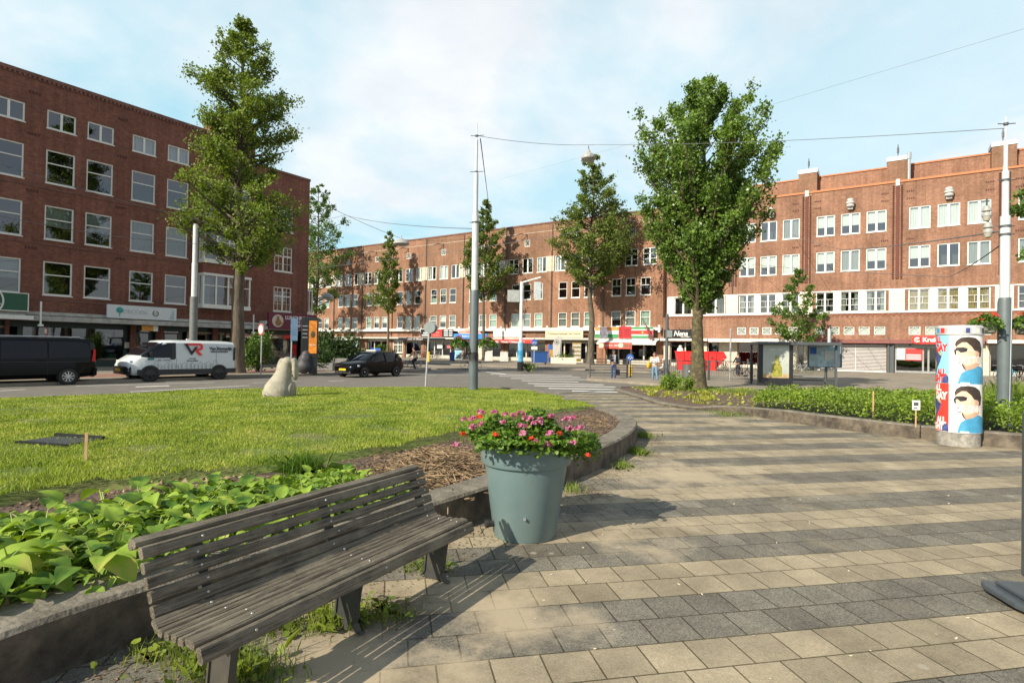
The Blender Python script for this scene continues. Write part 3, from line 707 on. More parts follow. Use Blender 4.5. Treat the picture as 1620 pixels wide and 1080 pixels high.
text(s,'LUNCHROOM',.42,sw,(.55,-.006,.98),sx=.98,off=.012); text(s,'DE',.2,sw,(.55,-.006,.67),off=.008); text(s,'ORANJES',.4,sw,(.55,-.006,.36),off=.012)
# ======== middle block =========
PIL=[-94.4,-87.2,-79.9,-72.8,-65.7,-58.65,-51.3,-43.9,-36.6,-29.2]
XE=-21.5
BM=thing('brick_apartment_block','long orange brick apartment block with shops and awnings behind the street trees','building',OR,RZR)
holes=[];wins=[]
ends=PIL[1:]+[XE]
for p,q in zip(PIL,ends):
    o=0 if p>-30 else 0
    for i in range(3):
        x=p+1.9+1.84*i
        for z,h,kd in ((4.66,1.85,'sash2'),(8.35,2.1,'sash2')):
            wins.append((kd,x,z,1.25,h)); holes.append((x-.625,x+.625,z,z+h))
        x=p+1.5+2.28*i; wins.append(('casement',x,11.9,1.66,2.0)); holes.append((x-.83,x+.83,11.9,13.9))
    x=(p+q)/2; wins.append(('lozenge',x,15.45,.86,.92)); holes.append((x-.43,x+.43,15.45,16.37))
SH=[(-94,-88.0),(-86.6,-80.6),(-78.6,-73.4),(-71.2,-66.6),(-64.9,-63.2),(-62.6,-59.2),(-58.2,-51.9),(-50.8,-44.3),(-43.3,-37.2),(-36.0,-29.8),(-28.6,-22.2)]
hs_=[(a,c,.12,2.9) for a,c in SH]
b=MB()
def mis(x):
    i=max([k for k,p in enumerate(PIL) if p<x] or [0]); return (1,0,0,1,0,1,0,1,1,0)[i%10] if i<8 else 0
wall(b,-94.4,XE,-.02,18.2,holes+hs_,seg=PIL,mis=mis)
b.mi=0; b.quad((XE,0,-.02),(XE,11,-.02),(XE,11,18.2),(XE,0,18.2)); b.quad((-94.4,0,-.02),(-94.4,11,-.02),(-94.4,11,18.2),(-94.4,0,18.2)); b.quad((-94.4,11,-.02),(XE,11,-.02),(XE,11,18.2),(-94.4,11,18.2))
b.build('wall',[brO,brB],BM)
b=MB(); b.box(-94.45,-.07,18.202,XE+.05,11,18.4); b.build('roof',M('dark_coping',(.16,.075,.055)),BM)
for k,p in enumerate(PIL[1:]):
    b=MB(); b.tube([(p+.3,-.07,4.6),(p+.3,-.07,18.1)],.05,6); b.build('downpipe',anth,BM)
    b=MB(); b.box(p-.17,-.09,.12,p+.17,-.002,14.6 if k%2 else 11.2); b.build('pilaster',brB if k%2==0 else brO,BM)
b=MB()
for p in PIL[1:]:
    b.box(p-.62,-.06,11.9,p+.62,-.092,13.9)
pieces(b,'stone_panel',crmW,BM)
b=MB(); b.box(-94,-.55,4.15,XE-.05,-.002,4.5); b.build('gutter_band',wht,BM)
b=MB()
for p in PIL[1:]+[XE-.2]: b.box(p-.12,-.62,3.9,p+.12,-.553,4.75)
pieces(b,'gutter_bracket',wht,BM)
b=MB(); b.box(-94,-.95,2.98,XE-.05,-.002,3.22); b.build('canopy',M('canopy_grey',(.5,.49,.44),.7,grime=(.34,.33,.29)),BM)
b=MB()
for p,q in zip(PIL,ends):
    x=(p+q)/2; b=MB(); b.tube([(x-1.2,-.9,16.9),(x-.55,-.75,17.1),(x,-.02,17.05),(x,-.03,16.4)],.05,5); b.build('hoist_beam',blk,BM)
# beam walls: cable and string line
b=MB()
for z in (17.2,): b.box(-94,-.03,z,XE,-.002,z+.05)
b.build('string_course',crmW,BM)
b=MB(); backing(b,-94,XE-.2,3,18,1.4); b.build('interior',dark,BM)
for kd,x,z,w,h in wins:
    u=wr.random(); cur=None
    near=x>-46
    if z==4.66: cur=(curtG,'full') if u<(.55 if near else .2) else (curtY,'full') if u<.72 else (curtW,'half') if u<.85 else None
    if z==8.35: cur=(curtY,'half') if u<.2 else (curtG,'low') if u<.4 else None
    if z==11.9: cur=(curtW,'sides') if u<.2 else (curtW,'full') if u<.3 else None
    kk=kd
    if kd=='casement' and u>.72: kk='grid'
    if kd=='sash2' and x>-29 and z>8: kk='sash2m'
    window(BM,kk,x,z,w,h,wht,glass,cur)
# rooftop chimney
b=MB(); b.box(-47.9,1,18.41,-46.9,2,19.1); b.box(-47.7,1.2,19.102,-47.1,1.8,19.6); b.build('chimney',crmW,BM)
# ground floor: plaster piers, glass, doors
b=MB()
for a,c in SH:
    if a<-86: continue
    b.box(a,.25,.11,c,.32,.6); b.box(a,.25,2.55,c,.32,2.9)
    n=max(2,int((c-a)/1.5))
    for i in range(n+1):
        x=a+(c-a)*i/n; b.box(max(a,x-.09),.22,.6,min(c,x+.09),.34,2.55)
b.build('shopfront',M('shopfront_cream',(.5,.47,.39),.6,grime=(.36,.33,.27)),BM)
b=MB()
for a,c in SH: b.quad((a,.29,.6),(c,.29,.6),(c,.29,2.55),(a,.29,2.55))
pieces(b,'shop_window',glassS,BM)
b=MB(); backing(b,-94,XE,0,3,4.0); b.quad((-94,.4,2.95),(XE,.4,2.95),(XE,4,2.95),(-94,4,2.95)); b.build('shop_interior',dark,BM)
display(BM,-42.8,-37.4,.8,.5,2.3,[dre,dbr,dor,dark],26,8); display(BM,-35.6,-30,.9,.3,2.2,[dark,yel,dbr,pale],22,9); display(BM,-28.2,-22.6,.9,.3,2.3,[dbr,dark,pale,dre],26,10); display(BM,-57.9,-44.5,.9,.3,2.2,[dark,pale,dgr,dre,dark],30,12)
for x in (-49.2,-47.9,-46.3,-33.2,-27.6,-26.0):
    d=MB(); d.box(x-.45,.2,.14,x-.36,.245,2.5); d.box(x+.36,.2,.14,x+.45,.245,2.5); d.box(x-.36,.2,2.4,x+.36,.245,2.5); d.box(x-.36,.205,.14,x+.36,.24,2.4)
    dd=d.build('door',[grnD,crmW,crmW,blk,blk,blk][[-49.2,-47.9,-46.3,-33.2,-27.6,-26.0].index(x)],BM); h=MB(); h.tube([(x+.3,.14,1.0),(x+.3,.14,1.3)],.02,6); h.build('handle',steel,dd)
for x in (-76.9,-64.05):
    window(BM,'cross',x,.8,2.0,2.0,wht,glass,(curtY,'full'),y=-.06)
def onR(x,y,z): return OR+dX*x-nR*y+Vector((0,0,z))
# awnings and shop signs
def awning(label,x0,x1,z0,z1,d,mat,back=-.02,group=None):
    r=thing('awning',label,'awning',onR((x0+x1)/2,0,0),RZR,group); w=(x1-x0)/2
    b=MB(); b.add([(-w,-.96,z1),(w,-.96,z1),(w,-d,z0+.25),(-w,-d,z0+.25),(w,-d,z0),(-w,-d,z0)],[(0,1,2,3),(3,2,4,5)])
    o=b.build('awning_cloth',mat,r); sm=o.modifiers.new('s','SOLIDIFY'); sm.thickness=.02
    f=MB(); f.tube([(-w+.05,-.96,z1-.1),(-w+.05,-d+.03,z0+.15)],.02,5); f.tube([(w-.05,-.96,z1-.1),(w-.05,-d+.03,z0+.15)],.02,5); f.build('awning_arm',steel,r); return r
awning('red fascia awning lettered with cheese and nuts beside the pharmacy pole'.replace('the pharmacy','the white'),-45.6,-38.0,2.5,3.0,1.6,redS) and None
r=[o for o in bpy.data.objects if o.name.startswith('awning')][0]
text(r,'* Kaas * Noten * Delicatessen *',.36,sw,(0,-1.63,2.63),sx=1.05,off=.006)
awning('white awning over the cream shop window behind the red container',-78.4,-72.0,2.7,3.05,1.9,wht)
awning('long white awning above the striped flag shop sign',-29.0,-21.7,2.45,3.0,1.7,wht)
s=sign('shop_sign','plain white signboard above the red lettered awning',onR(-42.7,-.98,3.3),RZR,4.4,.85,.1,wht); scrawl(s,'xxxxxxxxxx',.42,M('sign_pink_text',(.62,.36,.36),.5),(0,-.006,.45),off=.004)
s=sign('shop_sign','cream tobacco shop sign with dark lettering above the white canopy',onR(-33.9,-1.0,3.22),RZR,5.4,1.0,.12,M('cream_sign',(.64,.54,.36),.5,var=.05)); text(s,'Tabakspeciaalzaak Van Vuure',.40,M('sign_brown_text',(.10,.07,.04),.5),(0,-.006,.52),sx=.98,off=.006)
s=sign('shop_sign','flag striped shop sign in orange white green with a red star banner',onR(-25.9,-1.05,3.25),RZR,7.3,1.3,.14,wht)
of=M('flag_orange',(.72,.25,.04),.5); gf=M('flag_green',(.03,.25,.08),.5)
e=MB(); e.box(-3.64,-.012,.88,-.55,-.002,1.28); e.build('stripe',of,s); e=MB(); e.box(-3.64,-.012,.02,-.55,-.002,.44); e.box(1.05,-.012,1.02,3.64,-.002,1.28); e.box(1.05,-.012,.02,3.64,-.002,.26); pieces(e,'stripe',gf,s)
e=MB(); e.box(1.05,-.012,.42,3.64,-.002,.88); e.build('stripe',redS,s); e=MB(); st=[]
for i in range(10):
    a=pi/2+i*pi/5; q=.17 if i%2==0 else .07; st.append((2.4+q*math.cos(a),.65+q*math.sin(a)))
e.prism(st,-.03,-.013,'y'); e.build('star',yel,s)
e=MB(); e.box(-3.0,-.025,.02,-2.0,-.013,1.28); e.build('photo_panel',M('sign_photo',(.14,.13,.17),.6,var=.6,scale=4),s)
e=MB(); e.box(-.52,-.1,-.02,-.02,-.014,1.34); e.box(.03,-.1,-.02,1.02,-.014,1.34); e.build('screen',M('led_red',(.55,.02,.03),.4,var=.3,scale=5),s)
e=MB()
for i in range(3): e.box(.2,-.12,.35+i*.26,.85,-.101,.46+i*.26)
for i in range(6): e.box(-.42,-.12,.15+i*.19,-.12,-.101,.25+i*.19)
e.build('screen_lines',M('led_dark',(.12,.01,.015),.5),s)
s=sign('banner','red food banner hanging under the white awning',onR(-26.6,-1.8,1.95),RZR,4.2,.75,.03,M('banner_red',(.62,.09,.07),.5,var=.2,scale=2)); 
e=MB(); e.box(-2.05,-.02,.1,-1.5,-.002,.65); e.ball((.75,-.02,.4),(.3,.015,.28)); e.build('picture',M('banner_cream',(.7,.6,.4),.6,var=.4,scale=5),s); e=MB(); e.ball((1.4,-.02,.38),(.25,.015,.22)); e.ball((1.85,-.02,.36),(.18,.015,.2)); e.build('picture',dbr,s)
scrawl(s,'xxxxxxxxx xxxx',.26,sw,(-.5,-.01,.38),off=.004)
# dark shop with red panel, blue sign
s=sign('shop_sign','black shop sign with red middle panel and white opening lists',onR(-55.2,-1.0,3.25),RZR,6.3,1.15,.12,blk)
e=MB(); e.box(-1.0,-.03,.05,1.1,-.002,1.1); e.build('panel',redS,s); scrawl(s,'xxxxx',.42,M('sign_pale_red',(.85,.35,.28),.5),(.05,-.04,.72),off=.01); scrawl(s,'xxxxxxxxx',.3,M('sign_pale_red',(.85,.35,.28)),(.05,-.04,.3),off=.006)
e=MB()
for i in range(3):
    e.box(-2.9+.3*(i),-.02,.2+i*.32,-1.35,-.002,.38+i*.32); e.box(1.45,-.02,.2+i*.32,2.2,-.002,.38+i*.32); e.box(2.4,-.02,.2+i*.32,3.05,-.002,.36+i*.32)
pieces(e,'list_panel',wht,s)
s=sign('shop_sign','black fascia strip with white lettering',onR(-58.3,-1.0,2.72),RZR,9.5,.42,.06,blk); scrawl(s,'xxxxxx xx xxxxxxxx',.34,sw,(-1.2,-.01,.2),sx=1.2,off=.006)
s=sign('shop_sign','blue arched shop sign with red and white words behind the mast',onR(-48.9,-1.05,3.0),RZR,6.0,.75,.16,M('sky_blue_sign',(.03,.22,.55),.4)); e=MB(); e.prism([(-2.0,.752),(-1.5,1.25),(-.5,1.42),(.5,1.42),(1.5,1.25),(2.0,.752)],0,.16,'y'); e.build('panel',M('sign_pale_red',(.85,.35,.28)),s); scrawl(s,'xxxxxxx',.36,redS,(0,-.01,1.02),off=.012); scrawl(s,'xxxxxxxx xxxxxx',.34,sw,(0,-.01,.4),sx=1.15,off=.01)
s=sign('window_poster','red and white poster in the dark shop window',onR(-53.6,.0,1.65),RZR,.8,.55,.03,M('poster_pink',(.6,.12,.14),.5)); s=sign('window_poster','white notice in the dark shop window',onR(-55.4,.0,1.6),RZR,1.0,.6,.03,wht)
s=sign('street_banner','light blue banner board leaning by the blue sign shop',onR(-50.6,-1.5,.12),RZR,1.3,1.9,.06,M('pale_blue_board',(.25,.52,.66),.5)); e=MB(); e.prism([(-.6,.1),(.6,.1),(.6,1.0)],-.02,-.002,'y'); e.build('stripe',blk,s)
# ======== right block =========
BR=thing('brick_apartment_block','bright red brick apartment block with a white window band and rooftop piers','building',OR,RZR)
PR_=[-14.0,-6.82,.87,8.6,16.3,24.0]
holes=[];wins=[]
def bay(x0,starts,w,first=True):
    for x in starts:
        for z,h in ((9.97,2.06),(13.62,2.06)):
            wins.append(('casement',x+w/2,z,w,h)); holes.append((x,x+w,z,z+h))
        wins.append(('lead',x+w/2,5.95,w,2.0)); holes.append((x,x+w,5.95,7.95))
bay(0,(-20.4,-16.8),2.05); bay(0,(-13.3,-11.2,-9.05),1.6)
for p in PR_[1:]: bay(0,(p+.9,p+3.05,p+5.2),1.62)
dia=[]
for x0,n in ((-13.3,5),(-5.9,5),(1.8,5),(9.6,5),(17.3,5)):
    for i in range(n): dia.append(x0+i*1.25)
for x in dia: holes.append((x,x+.88,3.68,4.46))
SR=[(-20.6,-17.2),(-16.4,-15.2),(-13.2,-8.2),(-7.4,-6.9),(-6.0,0.15),(.75,6.6),(7.6,10.6),(11.4,15.6),(17,23)]
hs_=[(a,c,.12,2.8) for a,c in SR]
XW=31
b=MB(); wall(b,XE+.02,XW,5.62,18.1,holes,y=.75); wall(b,XE+.02,XW,-.02,5.6,[h for h in holes if h[2]<5]+hs_,y=0)
# ledge of the projecting lower storeys
b.quad((XE+.02,0,5.6),(XW,0,5.6),(XW,.75,5.62),(XE+.02,.75,5.62))
b.quad((XW,0,-.02),(XW,11,-.02),(XW,11,18.1),(XW,0,18.1)); b.quad((XE,11,-.02),(XW,11,-.02),(XW,11,18.1),(XE,11,18.1))
b.build('wall',brR,BR)
b=MB(); b.box(XE+.1,2.2,18.3,XW,2.5,20.0); b.build('parapet_wall',brR,BR)
b=MB(); b.box(XE+.1,2.12,20.002,XW,2.58,20.14); b.box(XE+.1,.66,18.102,XW,2.2,18.3); b.build('roof',cap,BR)
for p in PR_[1:]+[-14.0]:
    c=MB(); c.box(p-.85,1.2,18.302,p+.85,3.0,20.35); cc=c.build('roof_pier',brB,BR); c=MB(); c.box(p-.9,1.15,20.352,p+.9,3.05,20.75); c.build('lead_cap',M('zinc',(.42,.46,.47),.5,metal=.4),cc); c=MB(); c.tube([(p,2,20.752),(p,2,22.1)],.04,5); c.tube([(p,2,21.3),(p,2,21.8)],.09,6); c.build('finial',anth,cc)
    c=MB(); c.box(p-.13,.66,9.0,p+.13,.748,18.1)
    for s_ in (-1,1):
        for i in range(46): c.box(p+s_*.33-.07,.64,9.0+i*.195,p+s_*.33+.07,.748,9.09+i*.195)
    c.build('pilaster',M('notched_brick',(.13,.048,.034),.9),BR)
    c=MB(); c.box(p-.15,.6,17.8,p+.15,.748,18.4); c.build('pilaster_head',wht,BR)
b=MB()
for x in (.68+.98,):
    pass
c=MB(); c.tube([(1.75,1.0,18.3),(1.75,1.0,20.3)],.13,8); c.tube([(1.75,1.0,20.3),(1.75,1.0,20.9)],.17,8); c.build('flue',steel,BR)
# white window band: mullion piers between the windows
b=MB(); bx=sorted([(w[1]-w[3]/2,w[1]+w[3]/2) for w in wins if w[0]=='lead']); edges=[XE+.3]+[v for q in bx for v in q]+[XW]
for i in range(0,len(edges),2):
    if edges[i+1]-edges[i]<.95: b.box(edges[i]+.002,.68,5.95,edges[i+1]-.002,.748,7.95)
b.box(XE+.3,.66,5.78,XW,.748,5.948); b.box(XE+.3,.69,7.952,XW,.748,8.05); b.build('window_band',wht,BR)
for p in PR_:
    c=MB(); c.box(p-.62,.64,5.955,p+.62,.679,7.95); cp=c.build('stone_panel',crm,BR)
    c=MB()
    for i in range(7): c.box(p-.45+.04*(i%2),.632,6.15+i*.23,p+.45-.04*(i%3),.639,6.21+i*.23)
    c.build('carved_lines',M('carving',(.5,.42,.36),.9),cp)
b=MB()
for i in range(int((XW-XE)/.42)): b.box(XE+.2+i*.42,-.05,5.45,XE+.4+i*.42,-.002,5.6)
b.box(XE+.1,-.06,5.6,XW,.0,5.66); b.build('dentil_course',M('dentil_brick',(.24,.09,.055),.9,var=.3),BR)
b=MB(); backing(b,XE+.4,XW,3,18,2.0); b.build('interior',M('room_grey',(.07,.072,.07),.9),BR)
for kd,x,z,w,h in wins:
    u=wr.random(); cur=None
    if kd=='casement': cur=(curtY,'full') if u<.55 else (curtW,'half') if u<.7 else (curtW,'full') if u<.85 else None
    if abs(z-13.62)<.1 and -6<x<.8: cur=(curtW,'half')
    if abs(z-13.62)<.1 and 1<x<8: cur=(curtW,'full')
    if z<6: cur=(curtO,'full') if 1<x<8.5 and u<.9 else (curtY,'sides') if u<.3 else None
    if kd=='lead' and x<-14: kd='casement'
    window(BR,kd,x,z,w,h,wht,glass,cur,y=.75)
for x in dia: window(BR,'lozenge' if x<-8 or x>6 else 'diamond',x+.44,3.68,.88,.78,wht,glass,(curtY,'full') if x<-9 else (curtW,'full'))
# vents on the facade
for p in PR_[:]:
    x=p+3.85; c=MB()
    for i,rr in enumerate((.3,.38,.34)): c.lathe([(rr*.8,0),(rr,.06),(rr,.2),(rr*.8,.26)],14,(x,.42,16.75-.27*i))
    c.box(x-.22,.4,16.0,x+.22,.748,16.2); c.build('facade_vent',M('vent_grey',(.5,.49,.46),.7),BR)
    for dx in (-1,1):
        for z in (12.6,16.4,17.1): obj('wall_vent',vme,BR,0,(p+dx*1.0,.75,z))
c=MB(); c.tube([(-14.0,.66,8.3),(-14.0,.66,18)],.055,6); c.build('downpipe',anth,BR)
# canopies
b=MB(); b.box(XE+.05,-.9,2.95,-16.2,-.002,3.22); b.box(-15.9,-1.6,2.85,-6.9,-.002,3.2); b.box(7.3,-1.3,2.92,XW,-.002,3.2); b.build('canopy',M('canopy_white',(.76,.74,.68),.6,grime=(.52,.42,.3)),BR)
b=MB(); b.box(-6.6,-.6,2.85,7.2,-.002,3.1); b.box(-6.7,-.61,3.102,7.25,-.003,3.2); b.build('canopy',M('maroon_fascia',(.20,.07,.06),.6),BR)
b=MB()
for a,c in SR:
    if a in(-6.0,.75): continue
    b.box(a,.2,.11,c,.28,.5); n=max(1,int((c-a)/1.7))
    for i in range(n+1): x=a+(c-a)*i/n; b.box(max(a,x-.07),.18,.5,min(c,x+.07),.3,2.8)
b.build('shopfront',M('shopfront_cream',(.5,.47,.39)),BR)
b=MB()
for a,c in SR:
    if a!=-6.0: b.quad((a,.25,.3),(c,.25,.3),(c,.25,2.8),(a,.25,2.8))
pieces(b,'shop_window',glassS,BR)
# cream plaster pier faces beside the shops
b=MB()
for x0,x1 in ((-21.3,-20.62),(-17.15,-16.45),(-15.15,-13.25),(-8.15,-7.45),(-6.85,-6.45),(6.65,7.55),(10.65,11.35),(15.65,16.95)): b.box(x0,-.05,.12,x1,-.003,2.8)
pieces(b,'plaster_pier',crmW,BR)
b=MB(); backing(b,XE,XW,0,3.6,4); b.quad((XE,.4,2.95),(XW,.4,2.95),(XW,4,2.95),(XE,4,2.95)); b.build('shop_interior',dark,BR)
# roller shutter
b=MB()
for i in range(19): b.box(-5.95,.06,.2+i*.135,.1,.10,.2+i*.135+.082)
sh=b.build('roller_shutter',M('shutter_alu',(.55,.52,.50),.4,metal=.35,var=.1),BR); b=MB(); backing(b,-6,.15,.1,2.8,.5); b.build('shop_window',M('shutter_behind',(.10,.06,.055),.6,var=.6,scale=.8),sh); b=MB(); b.box(-5.95,.04,.122,.1,.11,.2); b.box(-2.4,.04,.2,-2.36,.058,2.75); b.build('shutter_rail',wht,sh)
b=MB()
for x0,x1 in ((-6.42,-6.02),(.17,.72)): b.box(x0,-.14,.12,x1,-.052,2.84)
b.box(.2,-.3,.12,.32,-.16,3.4); b.box(.56,-.3,.12,.68,-.16,2.8); pieces(b,'shopfront_pier',anth,BR)
b=MB(); 
for x in (.8,2.9,3.3,6.5): b.box(x-.07,.1,.12,x+.07,.24,2.5)
b.box(.73,.1,2.5,6.6,.24,2.62); b.box(.8,.12,.14,6.5,.22,.35); b.build('door_frame',M('grey_aluminium',(.33,.34,.33),.4,metal=.4),BR)
b=MB(); b.box(.9,.05,1.35,2.75,.09,2.45); b.build('shop_poster',wht,BR)
b=MB(); b.box(1.55,.02,1.3,2.85,.048,2.4); b.build('shop_poster',redS,BR)
b=MB()
for i in range(3): b.box(1.65,.005,1.4+i*.18,2.75,.018,1.5+i*.18)
b.build('shop_poster',wht,BR)
s=sign('shop_sign','red rounded drugstore sign with white lettering partly behind the advertising column',onR(4.32,-.75,2.82),RZR,3.9,.74,.14,redS); e=MB(); e.lathe([(.001,0),(.37,0),(.37,.14)],20,(-1.95,0,.37),axis='y'); e.build('panel',redS,s)
text(s,'Kruidvat',.54,sw,(-1.5,-.01,.37),off=.02,sx=.98,align='LEFT'); e=MB(); e.tube(arcpts(-1.87,.37,.2,40,330,18),.045,5); e.tube(arcpts(-1.83,.36,.1,60,360,12),.035,5); e.build('emblem',wht,s)
s=sign('shop_sign','black restaurant sign with white handwritten Nena beside the big tree',onR(-19.2,-.95,3.22),RZR,3.6,1.0,.12,blk); text(s,'Nena',.8,wht,(.1,-.01,.52),off=.016,shear=.25,sx=.9); scrawl(s,'xxxxxxxxxx',.2,wht,(.7,-.01,.16))
e=MB()
for x in (-1.2,0,1.2): e.tube([(x,-.0,1.0),(x,-.3,1.2),(x,-.45,1.1)],.03,5)
e.build('lamp_arm',blk,s)
s=sign('wall_panel','grey service shutter panel on the cream shop wall',onR(-13.0,-.1,.9),RZR,3.2,1.75,.06,M('grey_panel',(.22,.23,.22),.6)) if 0 else None
display(BR,-13,-8.4,1,.3,2.2,[dark,pale,dbr],12,20); display(BR,-20.4,-17.4,1,.3,2,[dark,dre,dbr],10,21); display(BR,3.4,6.4,1,.3,2.1,[dark,dre,pale],14,22); display(BR,7.8,15,1.2,.3,2.1,[dark,dbr,pale],14,23)
b=MB(); b.box(-13.0,-.08,.9,-9.2,-.052,2.6)
# ---------------------------------------------------------------- vehicles
def loft(b,secs):
    """secs: list of (x,[(y,z)...]) half sections from bottom centre to top centre; mirrored"""
    rings=[]
    for x,h in secs:
        ring=[(x,y,z) for y,z in h]+[(x,-y,z) for y,z in reversed(h) if y>1e-6]
        o=len(b.v); b.v+=ring; rings.append((o,len(ring)))
    for (o,n),(p,_) in zip(rings,rings[1:]):
        for k in range(n): b.f.append([o+k,o+(k+1)%n,p+(k+1)%n,p+k]); b.m.append(b.mi)
    o,n=rings[0]; b.f.append(list(range(o,o+n))[::-1]); b.m.append(b.mi)
    o,n=rings[-1]; b.f.append(list(range(o,o+n))); b.m.append(b.mi)
carblk=M('black_car_paint',(.004,.004,.005),.22,var=.05,coat=.0,spec=.22)
carwht=M('white_van_paint',(.60,.64,.63),.35,var=.04,coat=.4)
cglass=M('dark_car_glass',(.004,.006,.01),.05,var=.1,spec=.3)
alloy=M('alloy_rim',(.55,.56,.57),.3,metal=.7)
plast=M('dark_plastic_trim',(.028,.03,.032),.6)
lampR=M('tail_lamp_red',(.55,.01,.015),.2); lampW=M('head_lamp',(.6,.65,.7),.15,var=.1)
def wheel(parent,x,y,r,w,side,spokes,rimm):
    t=MB(); t.lathe([(r*.62,-w/2),(r*.94,-w/2),(r,-w*.3),(r,w*.3),(r*.94,w/2),(r*.62,w/2)],28,(0,0,0),axis='y',closed=False)
    o=t.build('wheel',rub,parent,smooth=50,loc=(x,y,r))
    c=MB(); s=side; yo=s*w*.38
    c.lathe([(r*.60,yo-.02),(r*.66,yo+.0),(r*.66,yo+s*.015),(r*.58,yo+s*.015)],28,axis='y',closed=False)
    c.lathe([(.001,yo-s*.01),(r*.14,yo-s*.01),(r*.14,yo+s*.02),(.001,yo+s*.02)],12,axis='y')
    for i in range(spokes):
        a=2*pi*i/spokes; T=Matrix.Rotation(a,4,'Y')
        c.box(-r*.075,min(yo-s*.01,yo+s*.012),r*.1,r*.045,max(yo-s*.01,yo+s*.012),r*.62,T)
    c.build('rim',rimm,o)
    d=MB(); d.lathe([(.001,yo-s*.06),(r*.61,yo-s*.06),(r*.61,yo-s*.05),(.001,yo-s*.05)],20,axis='y'); d.build('brake_disc',M('brake_dark',(.03,.03,.032),.5),o)
    return o
def arch(parent,x,y,r,side,mat,lip=.02):
    b=MB(); n=20
    for k in range(n):
        a0=pi*k/n-.12;a1=pi*(k+1)/n-.12
    pts=[(math.cos(pi*1.16*k/n-.25)*1.0,math.sin(pi*1.16*k/n-.25)) for k in range(n+1)]
    prof=[]
    for (c0,s0),(c1,s1) in zip(pts,pts[1:]):
        for ra,rb in ((r*.98,r*1.14),):
            p=[(x+c0*ra,y,r*.93+s0*ra),(x+c1*ra,y,r*.93+s1*ra),(x+c1*rb,y,r*.93+s1*rb),(x+c0*rb,y,r*.93+s0*rb)]
            b.quad(*p); q=[(a,bb+side*lip,cc) for a,bb,cc in p]; b.quad(*q); b.quad(p[2],p[3],q[3],q[2]); b.quad(p[0],p[1],q[1],q[0])
    b.build('wheel_arch',mat,parent)
    b=MB(); b.lathe([(.001,y-side*.004),(r*1.02,y-side*.004),(r*1.02,y+side*.003),(.001,y+side*.003)],28,(x,0,r*.93),axis='y'); b.build('wheel_well',M('wheel_well',(.006,.006,.007),.9),parent)
def heading(a,b): d=(b-a); return math.atan2(d.y,d.x)
# --- white electric van; x forward, y left. Left flank faces the lawn
pf=at(237,603.5); pr=at(346,600)
hd=heading(pr,pf); yl=Vector((-math.sin(hd),math.cos(hd),0)); fx=Vector((math.cos(hd),math.sin(hd),0))
WB=(pf-pr).length; mid=(pf+pr)/2-yl*.94
V=thing('delivery_van','white electric delivery van with VR lettering parked by the kerb','van',mid,hd)
H=WB/2; k=WB/2.99
def vs(x,zb,zt,w,tum=.1,zs=None):
    zs=zs or min(zt-.1,1.05)
    return (x*k,[(0,zb),(w*.86,zb),(w,zb+.16),(w,zs),(w-tum*(zt-zs)*1.0,zt-.13),(w-tum*(zt-zs)-.12,zt-.015),(0,zt+.01)])
b=MB(); loft(b,[vs(-2.30,.42,1.78,.86),vs(-2.24,.34,1.86,.93),vs(-1.9,.30,1.90,.95),vs(.3,.28,1.91,.95),vs(.95,.28,1.88,.95),vs(1.32,.28,1.62,.95,.22),vs(1.85,.28,1.22,.94,.25),vs(2.1,.30,1.06,.91,.2,.8),vs(2.3,.33,.93,.82,.2,.75),vs(2.38,.40,.82,.66,.2,.7)])
b.build('body',carwht,V,smooth=38)
for s in (1,-1):
    y0=s*.955
    b=MB(); b.prism([(2.0*k,.30),(2.0*k,.55),(-2.3*k,.55),(-2.3*k,.33)],min(y0,y0-s*.0)-.004,y0+.012*s if s>0 else y0-.012,'y'); b.build('sill',plast,V)
    # cab side glass, black A pillar area
    g=MB(); yy=lambda x,z:s*(.957-.1*max(0,z-1.05)*(1 if x<.95 else 1.9))
    poly=[(.62,1.12),(.62,1.74),(1.0,1.73),(1.18,1.66),(1.72,1.22),(1.72,1.14)]
    g.quad(*[(x*k,yy(x,z)+s*.012,z) for x,z in poly]); g.build('side_window',cglass,V)
    h=MB(); h.quad(*[(x*k,yy(x,z)+s*.009,z) for x,z in [(.45,1.08),(.45,1.79),(1.02,1.78),(1.22,1.70),(1.86,1.2),(1.86,1.12),(1.5,1.08),(.72,1.08),(.66,1.0),(.5,1.0)]]); h.build('pillar_trim',blk,V)
    m=MB(); m.box(1.45*k,y0 if s>0 else y0-.2,1.16,1.55*k,y0+.2 if s>0 else y0,1.36); m.build('wing_mirror',blk,V,bevel=.03)
    t=MB(); t.prism([(-2.26*k,.95),(-2.16*k,.95),(-2.20*k,1.6),(-2.27*k,1.6)],y0-s*.05 if s>0 else y0-.006,y0+.006 if s>0 else y0+.05,'y'); t.build('tail_lamp',blk,V)
    for x in (-H,H): arch(V,x,s*.95,.36,s,plast,.025); wheel(V,x,s*.86,.35,.22,s,5,M('dark_rim',(.03,.03,.03),.4))
    for x in (.42,-1.35):
        l=MB(); l.box(x*k-.004,y0 if s>0 else y0-.004,.62,x*k+.004,y0+.004 if s>0 else y0,1.72 if x<0 else 1.06); l.build('door_gap',plast,V)
ws=MB(); 
A=[(1.1,.76,1.77),(1.34,.80,1.56),(1.88,.80,1.17)]
for (x0,w0,z0),(x1,w1,z1) in zip(A,A[1:]): ws.quad((x0*k+.035,w0,z0+.03),(x0*k+.035,-w0,z0+.03),(x1*k+.035,-w1,z1+.03),(x1*k+.035,w1,z1+.03))
ws.build('windscreen',cglass,V)
